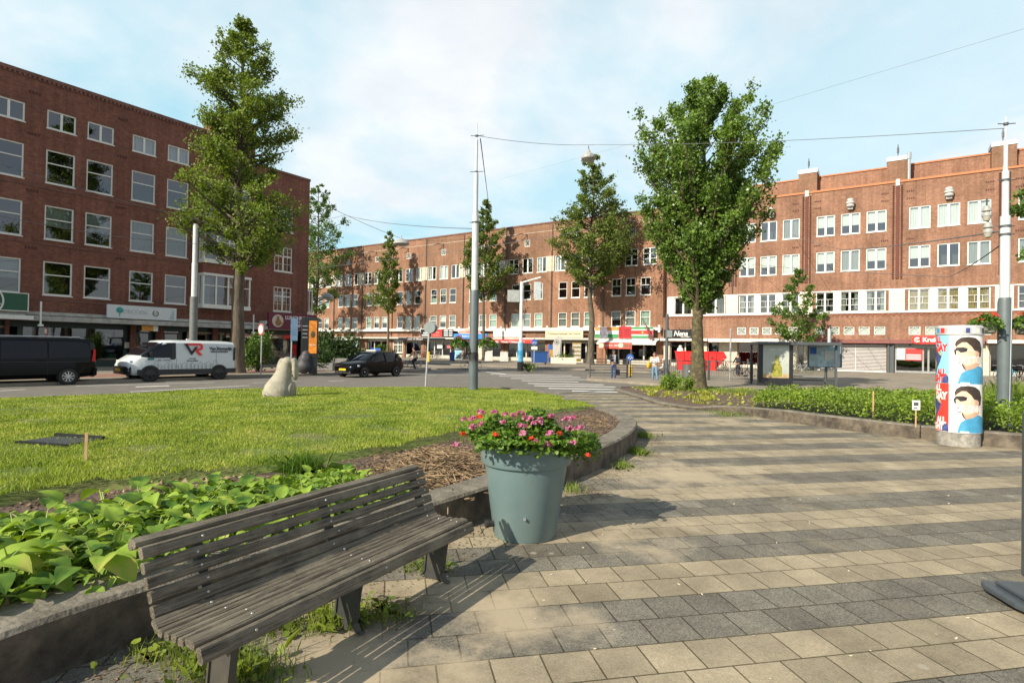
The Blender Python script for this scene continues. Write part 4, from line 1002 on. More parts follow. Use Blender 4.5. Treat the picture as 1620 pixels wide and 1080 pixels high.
b=MB(); loft(b,[(2.22*k,[(0,.30),(.88,.30),(.9,.62),(.84,.74),(0,.75)]),(2.36*k,[(0,.32),(.74,.32),(.76,.6),(.7,.7),(0,.72)]),(2.44*k,[(0,.36),(.6,.36),(.62,.58),(.55,.66),(0,.67)])]); b.build('bumper',blk,V,smooth=40)
b=MB(); b.box(2.43*k,-.26,.48,2.47*k,.26,.60); b.build('number_plate',yel,V)
for s in (1,-1):
    b=MB(); b.box(2.16*k,s*.72-.12,.88,2.27*k,s*.72+.12,.96); b.build('headlight',lampW,V,bevel=.02)
b=MB(); b.box(-.5*k,-.03,1.925,-.35*k,.03,1.99); b.build('roof_aerial',wht,V)
# lettering on the left flank
ld_=Matrix.Rotation(pi,4,'Z')
def flank(o,x,z,em=False): 
    o.location=(x*k,.972-.1*max(0,z-1.05)+(.03 if em else 0),z); o.rotation_euler=(0 if em else pi/2,0,pi); return o
navy=M('navy_lettering',(.03,.035,.05),.5)
e=MB(); e.prism([(-.42,.5),(-.28,.5),(-.06,.12),(.1,.36),(.22,.36),(-.06,-.06)],0,.006,'y'); o=e.build('emblem',blk,V); flank(o,-.28,1.26,True)
e=MB(); e.prism([(-.3,.52),(.34,.52),(.44,.44),(.44,.26),(.34,.18),(.22,.18),(.44,-.06),(.28,-.06),(.08,.17),(.14,.26),(.32,.28),(.32,.42),(-.24,.42)],0,.006,'y'); o=e.build('emblem',redS,V); flank(o,-.28,1.26,True)
o=text(V,'Van Riemsdijk',.205,navy,(0,0,0),off=.006,sx=.95); flank(o,-1.58,1.53); o=text(V,'VERHUIZINGEN',.12,navy,(0,0,0),off=.003,sx=1.0); flank(o,-1.50,1.38)
o=scrawl(V,'xxxxxx',.1,navy,(0,0,0)); flank(o,-.27,1.05); o=scrawl(V,'xxxxxxxxxx',.1,navy,(0,0,0)); flank(o,-.27,.94)
o=scrawl(V,'xxx xxxxx',.1,navy,(0,0,0)); flank(o,.95,.98)
e=MB(); rr=random.Random(2); x=-1.4
while x<1.5:
    w_=rr.uniform(.08,.2);h_=rr.uniform(.12,.34); x0=x*k
    for a,c_ in (((x0,.56),(x0,.56+h_)),((x0,.56+h_),(x0+w_*.5,.56+h_+.08)),((x0+w_*.5,.56+h_+.08),(x0+w_,.56+h_)),((x0+w_,.56+h_),(x0+w_,.56)),((x0+w_*.3,.6),(x0+w_*.3,.56+h_*.8))): e.tube([(a[0],.962,a[1]),(c_[0],.962,c_[1])],.006,4)
    x+=w_+.02
e.build('skyline_print',M('print_grey',(.33,.37,.38),.6),V)
e=MB(); e.box(1.35*k,.956,.98,1.62*k,.964,1.08); e.build('sticker',M('sticker_green',(.05,.22,.2),.5),V)
# --- black people carrier, cropped by the left edge of the photo
pr=at(107.5,608.5)-Vector((0,0,0)); fdir=(pf-at(346,600)).normalized(); hd=math.atan2(fdir.y,fdir.x); yl=Vector((-math.sin(hd),math.cos(hd),0))
c=pr+fdir*1.6-yl*.95
V=thing('people_carrier','glossy black people carrier with tinted windows parked at the left edge','van',c,hd)
k=1
b=MB(); loft(b,[vs(-2.55,.45,1.62,.84,.1,1.0),vs(-2.50,.40,1.80,.90,.12,1.02),vs(-2.3,.32,1.88,.95,.13,1.02),vs(-1.8,.28,1.91,.96,.13,1.02),vs(.6,.26,1.91,.96,.13,1.02),vs(1.1,.26,1.84,.96,.16,1.02),vs(1.75,.26,1.32,.96,.3,1.02),vs(2.3,.28,1.12,.94,.2,.9),vs(2.7,.3,.98,.86,.2,.8),vs(2.8,.36,.85,.7,.2,.7)])
b.build('body',carblk,V,smooth=38)
for s in (1,-1):
    yy=lambda z:s*(.972-.13*max(0,z-1.02))
    for poly in ([(-2.28,1.12),(-2.36,1.18),(-2.24,1.70),(-1.9,1.76),(-.95,1.76),(-.95,1.08)],[(-.9,1.08),(-.9,1.76),(.5,1.76),(.5,1.08)],[(.56,1.08),(.56,1.74),(1.05,1.72),(1.6,1.2),(1.6,1.1)]):
        g=MB(); g.quad(*[(x,yy(z)+s*.006,z) for x,z in poly]); g.build('side_window',cglass,V)
    for x in (-1.6,1.6): arch(V,x,s*.957,.345,s,carblk,.012); wheel(V,x,s*.86,.34,.24,s,9,alloy)
    t=MB(); t.prism([(-2.52,.95),(-2.40,.95),(-2.46,1.45),(-2.52,1.45)],s*.86-.03,s*.86+.075 if s>0 else s*.86-.075,'y'); t.build('tail_lamp',lampR,V)
    r=MB(); r.tube([(-2.1,s*.7,1.90),(-2.0,s*.7,1.95),(.7,s*.7,1.95),(.8,s*.7,1.90)],.02,6); r.build('roof_rail',steel,V)
    l=MB(); l.box(-2.3,s*.968-.004,.93,1.6,s*.968+.004,.95); l.build('side_moulding',plast,V)
    d=MB()
    for x in (-.92,.53): d.box(x-.004,s*.965-.004,.4,x+.004,s*.965+.004,1.06)
    pieces(d,'door_gap',plast,V); h=MB(); h.box(-.85,s*.985-.015,.98,-.62,s*.985+.015,1.02); h.build('door_handle',carblk,V)
b=MB(); loft(b,[(-2.62,[(0,.38),(.8,.38),(.82,.66),(0,.68)]),(-2.45,[(0,.3),(.93,.3),(.95,.68),(0,.7)])]); b.build('bumper',carblk,V,smooth=40)
b=MB(); b.quad((-2.545,.72,1.12),(-2.545,-.72,1.12),(-2.515,-.66,1.72),(-2.515,.66,1.72)); b.build('rear_window',cglass,V)
# --- black hatchback with a driving school sign on the roof
pf=at(576.3,597.2); pr=at(625,594.2); hd=heading(pr,pf); yl=Vector((-math.sin(hd),math.cos(hd),0)); WB=(pf-pr).length
hd-=R(6); yl=Vector((-math.sin(hd),math.cos(hd),0)); fx=Vector((math.cos(hd),math.sin(hd),0)); H=1.31
c=pf-fx*H-yl*.86
V=thing('hatchback_car','black hatchback car with a blue driving school sign on its roof','car',c,hd)
def cs(x,zb,zt,w,zs): return (x,[(0,zb),(w*.82,zb),(w*.97,zb+.12),(w,zs-.16),(w*.98,zs),(w*.86,zt-.01),(0,zt+.02)])
b=MB(); loft(b,[cs(-2.08,.42,.78,.74,.72),cs(-2.0,.34,.93,.82,.84),cs(-1.75,.24,.98,.87,.9),cs(-.9,.20,.98,.895,.9),cs(.6,.20,.97,.895,.89),cs(1.0,.20,.95,.89,.87),cs(1.5,.21,.87,.88,.8),cs(1.9,.22,.78,.82,.7),cs(2.06,.25,.7,.72,.62),cs(2.13,.3,.6,.58,.54)])
b.build('body',carblk,V,smooth=40)
def gs(x,z0,zt,w0,w1): return (x,[(0,z0),(w0,z0),(w1+(w0-w1)*.35,z0+(zt-z0)*.6),(w1,zt-.06),(w1-.12,zt-.005),(0,zt+.015)])
b=MB(); loft(b,[gs(-1.98,.90,.97,.72,.66),gs(-1.7,.92,1.30,.79,.62),gs(-1.35,.92,1.43,.82,.63),gs(-.4,.92,1.47,.83,.63),gs(.1,.92,1.45,.83,.62),gs(.55,.92,1.24,.83,.66),gs(1.05,.90,.98,.80,.74)])
b.build('windows',cglass,V,smooth=40)
rf=MB(); loft(rf,[(-1.75,[(0,1.27),(.60,1.25),(.60,1.285),(0,1.33)]),(-1.35,[(0,1.40),(.62,1.38),(.60,1.42),(0,1.465)]),(-.4,[(0,1.44),(.62,1.42),(.6,1.465),(0,1.505)]),(.1,[(0,1.42),(.61,1.40),(.59,1.445),(0,1.485)]),(.3,[(0,1.36),(.62,1.34),(.6,1.38),(0,1.42)])]); rf.build('roof',carblk,V,smooth=40)
for s in (1,-1):
    for pts in ([(1.1,.80,.95),(.55,.70,1.26),(.15,.64,1.42)],[(-.45,.845,.92),(-.45,.74,1.25),(-.45,.64,1.43)],[(-1.25,.84,.92),(-1.45,.74,1.2),(-1.55,.65,1.36)],[(-1.9,.77,.95),(-1.75,.68,1.2),(-1.68,.62,1.30)]):
        q=MB(); q.tube([(x,s*y,z) for x,y,z in pts],.035,6); q.build('pillar',carblk,V)
    for x in (-H,H): arch(V,x,s*.89,.325,s,carblk,.01); wheel(V,x,s*.80,.32,.21,s,7,alloy)
    m=MB(); m.box(.62,s*.92-.09,.96,.75,s*.92+.09,1.08); m.build('wing_mirror',carblk,V,bevel=.03)
    h=MB(); h.prism([(2.02,s*.45),(1.78,s*.86),(1.66,s*.87),(1.95,s*.42)],.62,.72); h.build('headlight',lampW,V,bevel=.01)
    h=MB(); h.box(-.3,s*.905-.01,.78,-.1,s*.905+.01,.81); h.build('door_handle',plast,V)
    t=MB(); t.box(-2.06,s*.62-.18,.74,-1.98,s*.62+.18,.86); t.build('tail_lamp',lampR,V)
b=MB(); b.box(2.09,-.26,.40,2.15,.26,.51); b.build('number_plate',yel,V)
b=MB(); b.box(2.06,-.55,.58,2.12,.55,.61); b.build('grille',alloy,V)
b=MB(); b.box(2.02,-.6,.24,2.13,.6,.37); b.build('grille',plast,V)
b=MB(); b.box(-.5,-.36,1.49,-.38,.36,1.66); o=b.build('roof_sign',blueS,V,bevel=.02); b=MB(); b.box(-.2,-.38,1.49,-.02,.38,1.56); b.build('roof_sign_base',wht,V,bevel=.02); text(o,'L',.16,wht,(-.44,.368,1.575),(pi/2,0,pi),off=.006); text(o,'L',.17,wht,(-.374,0,1.575),(pi/2,0,pi/2),off=.006)
# --- waste containers
def skip(label,P,rz,L,W,Hh,mat,group):
    r=thing('waste_skip',label,'skip',P,rz,group)
    b=MB(); t=.04; l0=L*.5-.75; l1=L*.5
    out=[(-l1+.25,.0),(-l1,Hh),(l1-.25,Hh),(l1,Hh*.72),(l0-.35,.0)]
    for s in (-1,1): b.prism(out,s*W/2-t/2,s*W/2+t/2,'y')
    def plate(p,q): 
        b.quad((p[0],-W/2,p[1]),(p[0],W/2,p[1]),(q[0],W/2,q[1]),(q[0],-W/2,q[1]))
    plate(out[0],out[1]); plate(out[3],out[4]); plate(out[4],out[0]); plate(out[2],out[3])
    b.build('body',mat,r)
    f=MB(); 
    for s in (-1,1): f.tube([(-l1,s*W/2,Hh),(l1-.25,s*W/2,Hh),(l1,s*W/2,Hh*.72)],.06,6)
    f.tube([(-l1,-W/2,Hh),(-l1,W/2,Hh)],.06,6); f.build('rim',mat,r)
    f=MB()
    for s in (-1,1):
        for x in (-l1+.7,-.35,.55,l1-.9): f.box(x-.06,s*W/2+(.022 if s>0 else -.1),.1,x+.06,s*W/2+(.1 if s>0 else -.022),Hh-.05)
    pieces(f,'rib',mat,r)
    f=MB()
    for s in (-1,1):
        for x in (-.9,.9): f.tube([(x,s*(W/2+.02),Hh*.75),(x,s*(W/2+.16),Hh*.75)],.07,8)
    pieces(f,'lifting_lug',anth,r); return r
p=at(1107,587); skip('large bright red waste skip standing behind the tram stop railing',p+Vector((0,0,.0)),R(-14),4.35,1.9,1.75,red,None)
s=MB(); sk=at(1088,586); 
bag=thing('rubble_bag','white bag standing upright inside the red waste skip','bag',(sk.x-.6,sk.y+.4,1.15)); b=MB(); b.lathe([(.22,0),(.30,.2),(.33,.6),(.26,.9),(.12,1.05),(.16,1.15),(.03,1.2)],14); b.build('sack',wht,bag,smooth=True); b=MB(); b.lathe([(.13,1.0),(.155,1.04),(.13,1.08)],12,closed=False); b.build('tie',anth,bag)
p=at(579,574); skip('dull red open waste container parked in front of the white awning',FR(-75.5,8.5,.12),RZR+R(6),6.6,2.2,2.5,M('dull_red_paint',(.36,.05,.04),.5,var=.3,scale=2),None)
# --- small tipper truck cab beside it
T=thing('small_truck','small dark blue and red truck cab behind the hatchback roof','truck',FR(-70.2,8.5,.12),RZR)
b=MB(); loft(b,[(-1.6,[(0,.5),(.9,.5),(.95,1.0),(.9,1.3),(0,1.32)]),(.2,[(0,.5),(.9,.5),(.95,1.0),(.85,2.3),(0,2.35)]),(.9,[(0,.5),(.9,.5),(.95,1.0),(.8,2.2),(0,2.25)]),(1.5,[(0,.5),(.85,.5),(.9,.95),(.8,1.2),(0,1.25)])]); b.build('cab',M('dark_blue_paint',(.04,.03,.16),.35),T,smooth=40)
g=MB(); g.quad((.25,-.93,1.25),(1.05,-.90,1.25),(.85,-.84,2.05),(.3,-.87,2.1)); g.build('side_window',cglass,T)
for x in (-1.1,1.0): wheel(T,x,-.8,.38,.24,-1,6,alloy); wheel(T,x,.8,.38,.24,1,6,alloy)
b=MB(); b.box(-.2,-.7,2.36,.5,.7,2.5); b.build('light_bar',wht,T)
# ---------------------------------------------------------------- people, bicycles, animals in stone
skin=M('skin',(.50,.29,.2),.55,var=.06); skinB=M('skin_brown',(.3,.16,.1),.55,var=.06)
def skinmesh(name,pts,edges,rads,mat,parent,sub=1,root=0):
    me=bpy.data.meshes.new(name); me.from_pydata([tuple(p) for p in pts],edges,[]); me.materials.append(mat)
    o=obj(name,me,parent)
    m=o.modifiers.new('skin','SKIN'); m.use_smooth_shade=True
    for i,v in enumerate(me.skin_vertices[0].data):
        v.radius=(rads[i],rads[i]) if not hasattr(rads[i],'__len__') else rads[i]; v.use_root=(i==root)
    s=o.modifiers.new('subdivision','SUBSURF'); s.levels=sub; s.render_levels=sub
    return o
def person(label,P,rz,J,top,bottom,shoe,hairm,skinm=skin,jacket=None,skirt=None,hair_long=False,kind='person'):
    """J: joint positions in local space, facing +y.  Body skeleton with hands of five fingers."""
    r=thing('person',label,'person',P,rz)
    pts=[];ed=[];rd=[]
    def j(p,rad,par=None):
        pts.append(Vector(p)); rd.append(rad)
        if par is not None: ed.append((par,len(pts)-1))
        return len(pts)-1
    pel=j(J['pelvis'],(.15,.11)); sp=j(J['spine'],(.125,.095),pel); ch=j(J['chest'],(.16,.11),sp); ne=j(J['neck'],.052,ch); h0=j(J['head']+Vector((0,.012,-.05)),.07,ne); h1=j(J['head']+Vector((0,.0,.05)),.092,h0); h2=j(J['head']+Vector((0,-.01,.12)),.06,h1)
    hands=[]
    for s in ('l','r'):
        sh=j(J['sh'+s],.055,ch); el=j(J['el'+s],.042,sh); w_=j(J['wr'+s],.028,el)
        d=(J['wr'+s]-J['el'+s]).normalized(); pm=j(J['wr'+s]+d*.075,(.036,.018),w_); side=d.cross(Vector((0,1,0) if abs(d.y)<.8 else (0,0,1))).normalized()
        fwd=d.cross(side)
        for q,(o_,ln) in enumerate(((-.03,.072),(-.01,.085),(.01,.08),(.03,.06))):
            k1=j(J['wr'+s]+d*.10+fwd*o_,.009,pm); k2=j(J['wr'+s]+d*(.10+ln*.6)+fwd*o_*1.1+side*.015,.008,k1); j(J['wr'+s]+d*(.10+ln)+fwd*o_*1.1+side*.035,.007,k2)
        t1=j(J['wr'+s]+d*.05+fwd*.05+side*.01,.010,pm); j(J['wr'+s]+d*.09+fwd*.065+side*.025,.008,t1)
        hi=j(J['hi'+s],.085,pel); kn=j(J['kn'+s],.056,hi); an=j(J['an'+s],.04,kn); fd=J.get('ft'+s,Vector((0,1,0))); j(J['an'+s]+fd*.05+Vector((0,0,-.055)),(.04,.03),an) ; j(J['an'+s]+fd*.17+Vector((0,0,-.06)),(.035,.022),len(pts)-1)
    nz=j(J['head']+Vector((0,.105,-.01)),.013,h1)
    skinmesh('body',pts,ed,rd,skinm,r)
    # eyes, mouth, ears
    b=MB()
    for s in (-1,1): b.ball(J['head']+Vector((s*.032,.083,.02)),.011,6,5)
    b.build('eyes',blk,r); b=MB(); b.ball(J['head']+Vector((0,.078,-.055)),(.024,.012,.007),8,5); b.build('mouth',M('lip',(.4,.14,.12),.5),r)
    b=MB()
    for s in (-1,1): b.ball(J['head']+Vector((s*.092,.0,.0)),(.012,.025,.035),6,5)
    b.build('ears',skinm,r)
    # clothing
    P_=[J['pelvis']+Vector((0,0,-.02)),J['spine'],J['chest'],J['neck']+Vector((0,0,-.045))]; E_=[(0,1),(1,2),(2,3)]; Rr=[(.165,.125),(.145,.115),(.18,.13),.068]
    for s in ('l','r'):
        n=len(P_); P_+= [J['sh'+s],J['el'+s],J['el'+s]+(J['wr'+s]-J['el'+s])*.9]; E_+=[(2,n),(n,n+1),(n+1,n+2)]; Rr+=[.07,.056,.042]
    skinmesh('top',P_,E_,Rr,top,r)
    P_=[J['pelvis']+Vector((0,0,.05)),J['pelvis']+Vector((0,0,-.03))];E_=[(0,1)];Rr=[(.165,.125),(.165,.125)]
    for s in ('l','r'):
        n=len(P_); P_+=[J['hi'+s],J['kn'+s],J['kn'+s]+(J['an'+s]-J['kn'+s])*.93]; E_+=[(1,n),(n,n+1),(n+1,n+2)]; Rr+=[.098,.07,.055]
    skinmesh('trousers',P_,E_,Rr,bottom,r)
    for s in ('l','r'):
        fd=J.get('ft'+s,Vector((0,1,0))); a=J['an'+s]; b=MB(); b.tube([a+Vector((0,0,.03)),a-fd*.03+Vector((0,0,-.04)),a+fd*.08+Vector((0,0,-.055)),a+fd*.19+Vector((0,0,-.062))],[.05,.05,.046,.03],8); b.build('shoe',shoe,r,smooth=True)
    b=MB(); b.ball(J['head']+Vector((0,-.022,.055)),(.102,.108,.105),12,8); 
    if hair_long: b.tube([J['head']+Vector((0,-.06,.06)),J['head']+Vector((0,-.10,-.08)),J['head']+Vector((0,-.10,-.24))],[.085,.085,.05],8)
    b.build('hair',hairm,r,smooth=True)
    return r
Vv=lambda *a: Vector(a)
def stand(h=1.0,**k):
    J=dict(pelvis=Vv(0,0,.94),spine=Vv(0,0,1.15),chest=Vv(0,-.01,1.36),neck=Vv(0,0,1.5),head=Vv(0,.02,1.62),
      shl=Vv(-.19,0,1.43),ell=Vv(-.24,-.02,1.14),wrl=Vv(-.24,.04,.88),shr=Vv(.19,0,1.43),elr=Vv(.24,-.02,1.14),wrr=Vv(.24,.04,.88),
      hil=Vv(-.09,0,.9),knl=Vv(-.1,.02,.5),anl=Vv(-.1,0,.085),hir=Vv(.09,0,.9),knr=Vv(.1,.02,.5),anr=Vv(.1,0,.085))
    J.update(k); return {a:(b*h if not a.startswith('ft') else b) for a,b in J.items()}
dnavy=M('navy_cloth',(.018,.022,.04),.85); jeans=M('blue_denim',(.13,.24,.36),.85,var=.2); shirtW=M('white_shirt',(.7,.7,.68),.8,var=.06); dhair=M('dark_hair',(.02,.014,.01),.6); bhair=M('brown_hair',(.09,.05,.025),.6); shoeD=M('dark_shoe',(.02,.018,.016),.5); shoeW=M('white_shoe',(.7,.7,.68),.6)
trn=M('navy_trousers',(.03,.06,.14),.85)
PH=.13
p=at(970.5,601.5); p.z=0
m=person('man in dark suit jacket and blue trousers carrying a black bag by the railing',p,R(195),stand(1.04,elr=Vv(.27,.02,1.16),wrr=Vv(.14,.22,1.25),head=Vv(.02,.05,1.61),ftl=Vv(-.2,.98,0),ftr=Vv(.3,.95,0)),dnavy,trn,shoeD,dhair,skinB)
b=MB(); b.quad((-.06,.135,1.52),(.06,.135,1.52),(.075,.15,1.1),(-.055,.15,1.1)); b.build('shirt',M('pale_blue_shirt',(.4,.52,.62),.8),m)
# the bag hangs from his left hand
d=R(195); lp=p+Matrix.Rotation(d,4,'Z')@Vector((-.25,.04,0))
bg_=thing('briefcase','black shoulder bag hanging from the hand of the man in the suit','bag',(lp.x,lp.y,.28),d); b=MB(); b.box(-.06,-.2,.04,.06,.2,.36); b.build('case',blk,bg_,bevel=.03); b=MB(); b.tube([(0,-.1,.36),(0,-.06,.58),(0,.06,.58),(0,.1,.36)],.012,6); b.build('handle',blk,bg_)
p=at(1035.5,604.5); p.z=0
m=person('woman in white top and light blue jeans looking at her phone by the railing',p,R(150),stand(.98,elr=Vv(.25,.03,1.15),wrr=Vv(.1,.25,1.22),ell=Vv(-.25,.03,1.15),wrl=Vv(-.1,.22,1.2),knl=Vv(-.13,.05,.5),anl=Vv(-.2,.06,.085),anr=Vv(.12,-.05,.085),head=Vv(0,.06,1.6)),shirtW,jeans,shoeW,bhair,skin,hair_long=True)
d=R(150); lp=p+Matrix.Rotation(d,4,'Z')@Vector((.30,-.05,0))
bg_=thing('handbag','yellow shoulder bag worn by the woman in jeans','bag',(lp.x-.05,lp.y-.05,.80),d); b=MB(); b.lathe([(.16,0),(.21,.06),(.22,.22),(.17,.34),(.05,.37)],14); o=b.build('pouch',M('yellow_leather',(.62,.38,.03),.5),bg_,smooth=40); o.scale=(.6,1.25,1); b=MB(); b.tube([(0,-.2,.3),(-.05,-.1,.55),(-.08,0,.66),(-.05,.1,.55),(0,.2,.3)],.014,6); b.build('strap',M('yellow_leather',(.62,.38,.03)),bg_)
# ---- bicycles
tyre=M('bicycle_tyre',(.03,.03,.03),.8)
def bike_meshes(fm):
    R_=.34; out=[]
    w=MB(); w.lathe([(R_-.018,-.018),(R_,-.012),(R_,.012),(R_-.018,.018),(R_-.018,-.018)],24,axis='y',closed=False)
    for i in range(10):
        a=pi*2*i/10; w.tube([(0,0,0),((R_-.01)*math.cos(a),0,(R_-.01)*math.sin(a))],.004,3,caps=False)
    w.lathe([(.001,-.03),(.03,-.03),(.03,.03),(.001,.03)],8,axis='y')
    wm=w.mesh('wheel',tyre)
    f=MB(); t=lambda *p:f.tube(p,.02,6)
    t((-.53,0,.34),(-.05,0,.29),(.32,0,.62),(.36,0,.86)); t((-.05,0,.29),(-.2,0,.86)); t((-.53,0,.34),(-.17,0,.78)); t((-.18,0,.66),(.33,0,.70)); t((.33,0,.72),(.40,0,.55),(.53,0,.34))
    f.box(-.82,-.07,.70,-.3,.07,.725); f.tube([(-.8,0,.7),(-.55,.03,.36)],.012,5); f.lathe([(.001,-.02),(.09,-.02),(.09,.02),(.001,.02)],12,(-.05,.05,.29),axis='y')
    n=16
    for cx in (-.53,.53):
        pts=[(cx+.375*math.cos(a),0,.34+.375*math.sin(a)) for a in [pi*(.05+.75*i/8) if cx<0 else pi*(.28+.62*i/8) for i in range(9)]]; f.tube(pts,.016,5)
    fmh=f.mesh('frame',fm)
    h=MB(); h.tube([(.36,0,.86),(.34,0,1.02),(.40,-.06,1.08),(.36,-.22,1.08),(.22,-.3,1.06)],.014,6); h.tube([(.34,0,1.02),(.40,.06,1.08),(.36,.22,1.08),(.22,.3,1.06)],.014,6)
    hm=h.mesh('handlebar',steel)
    s=MB(); s.prism([(-.36,-.09),(-.36,.09),(-.2,.06),(-.06,.02),(-.06,-.02),(-.2,-.06)],.90,.95); s.tube([(-.2,0,.84),(-.21,0,.9)],.016,6); sm_=s.mesh('saddle',blk)
    return wm,fmh,hm,sm_
BK={}
def bike(label,P,rz,fm,group,lean=0.06,cat='bicycle'):
    if fm.name not in BK: BK[fm.name]=bike_meshes(fm)
    wm,fmh,hm,sm_=BK[fm.name]
    r=thing('bicycle',label,cat,P,rz,group); r.rotation_euler=(lean,0,rz)
    obj('wheel',wm,r,0,(-.53,0,.34)); obj('wheel',wm,r,0,(.53,0,.34)); obj('frame',fmh,r); obj('handlebar',hm,r); obj('saddle',sm_,r); return r
bkB=M('bike_black',(.02,.02,.022),.4); bkG=M('bike_grey',(.4,.41,.42),.4,metal=.4); bkC=M('bike_cyan',(.05,.35,.5),.4); bkR=M('bike_red',(.4,.04,.04),.4)
p=at(655,585.5); rzb=R(176)
bk=bike('black bicycle ridden across the street behind the hatchback',p,rzb,bkB,None,0)
J=stand(1.0,pelvis=Vv(0,-.2,1.0),spine=Vv(0,-.12,1.2),chest=Vv(0,-.02,1.38),neck=Vv(0,.04,1.5),head=Vv(0,.08,1.62),shl=Vv(-.19,0,1.42),ell=Vv(-.26,.16,1.2),wrl=Vv(-.27,.32,1.09),shr=Vv(.19,0,1.42),elr=Vv(.26,.16,1.2),wrr=Vv(.27,.32,1.09),hil=Vv(-.1,-.18,.97),knl=Vv(-.12,.16,.70),anl=Vv(-.12,-.02,.33),hir=Vv(.1,-.18,.97),knr=Vv(.12,.12,.56),anr=Vv(.12,-.08,.20))
person('cyclist in a tan top with bare arms and dark shorts riding left',p,rzb-pi/2,J,M('tan_top',(.42,.25,.15),.8),M('dark_shorts',(.02,.02,.05),.8),shoeD,bhair)
bike('black bicycle seen on both sides of the dark mast in the street',at(745,585),R(172),bkB,None,0)
gl='bicycles parked along the shops'
rb=random.Random(5)
for i,(x,off,m_) in enumerate(((-77.8,5,bkB),(-77.0,5.2,bkG),(-76.4,5,bkR),(-75.6,5.1,bkG),(-55.4,5,bkB),(-54.6,5.3,bkG),(-53.9,5.0,bkB),(-53.2,5.4,bkR),(-52.6,5,bkG),(-52.0,5.2,bkB),(-51.2,5,bkG),(-47.6,5,bkB),(-47.0,5.2,bkG),(-46.2,5,bkB),(-45.2,5.1,bkG),(-44.2,5.4,bkB))):
    bike('parked city bicycle in the row before the middle block shops'.replace('middle','orange brick'),FR(x,off,.12),RZR+pi/2+rb.uniform(-.5,.5),m_,gl,rb.uniform(-.1,.1))
for i,(x,off,m_) in enumerate(((-15.6,12,bkB),(-14.9,12.2,bkG),(-14.2,12,bkB),(-13.4,12.3,bkG),(-12.4,12,bkB),(-11.6,12.3,bkB))):
    bike('parked bicycle in the rack behind the railing by the cream shop',FR(x,off,.12),RZR+pi/2+rb.uniform(-.4,.4),m_,'bicycles in the rack behind the railing',rb.uniform(-.1,.1))
for i,(x,off,m_) in enumerate(((-8.6,11,bkG),(-7.8,11.2,bkB),(-7.0,11,bkG),(-5.6,11.4,bkG))):
    bike('parked bicycle seen through the bus shelter glass',FR(x,off,.12),RZR+rb.uniform(-.5,.9),m_,'bicycles seen through the bus shelter',rb.uniform(-.1,.1))
for i,(x,off,m_) in enumerate(((4.3,12,bkB),(4.9,12.2,bkG),(5.4,12,bkB),(6.9,12.3,bkC),(7.4,12,bkC),(7.9,12.1,bkB))):
    bike('parked bicycle between the advertising column and the right edge',FR(x,off,.12),RZR+pi/2+rb.uniform(-.4,.4),m_,'bicycles beside the advertising column',rb.uniform(-.1,.1))
# seated figures near the terrace
sit=lambda **k: stand(1.0,pelvis=Vv(0,0,.5),spine=Vv(0,.0,.7),chest=Vv(0,.02,.92),neck=Vv(0,.03,1.06),head=Vv(0,.06,1.18),shl=Vv(-.19,.02,.99),ell=Vv(-.25,.08,.74),wrl=Vv(-.14,.28,.66),shr=Vv(.19,.02,.99),elr=Vv(.25,.08,.74),wrr=Vv(.14,.28,.66),hil=Vv(-.1,.03,.47),knl=Vv(-.12,.42,.5),anl=Vv(-.12,.42,.085),hir=Vv(.1,.03,.47),knr=Vv(.12,.42,.5),anr=Vv(.12,.42,.085),**k)
def scooter(label,P,rz):
    r=thing('mobility_scooter',label,'scooter',P,rz); b=MB(); b.box(-.28,-.6,.18,.28,.62,.3); b.build('deck',plast,r,bevel=.04); b=MB(); b.box(-.22,-.4,.302,.22,.0,.44); b.box(-.22,-.46,.46,.22,-.38,.9); b.build('seat',blk,r,bevel=.03); b=MB(); b.tube([(0,.55,.3),(0,.4,.9)],.03,6); b.tube([(-.25,.38,.92),(.25,.38,.92)],.02,6); b.build('tiller',steel,r)
    for x in(-.28,.28):
        for y in (-.42,.48): w_=MB(); w_.lathe([(.02,-.05),(.15,-.05),(.15,.05),(.02,.05)],14,axis='x'); w_.build('wheel',rub,r,loc=(x,y,.15))
    return r
p=at(1046,596); p.z=.0
scooter('dark mobility scooter behind the railing post',p,R(70)); p2=p+Matrix.Rotation(R(70),4,'Z')@Vector((0,-.18,-.06))
person('seated person in white shawl and headscarf riding the mobility scooter',p2,R(70),sit(),shirtW,dnavy,shoeD,M('headscarf_pink',(.6,.48,.42),.8))
p=at(1176,597); bike('dark bicycle held by the person in black behind the railing',p,R(20),bkB,None,0)
person('person in dark clothes standing with a bicycle behind the railing',p+Vector((-.25,.35,0)),R(110),stand(.98,wrl=Vv(-.15,.35,1.0),ell=Vv(-.27,.12,1.15),wrr=Vv(.15,.35,1.0),elr=Vv(.27,.12,1.15)),M('charcoal_coat',(.03,.03,.033),.85),dnavy,shoeD,dhair)
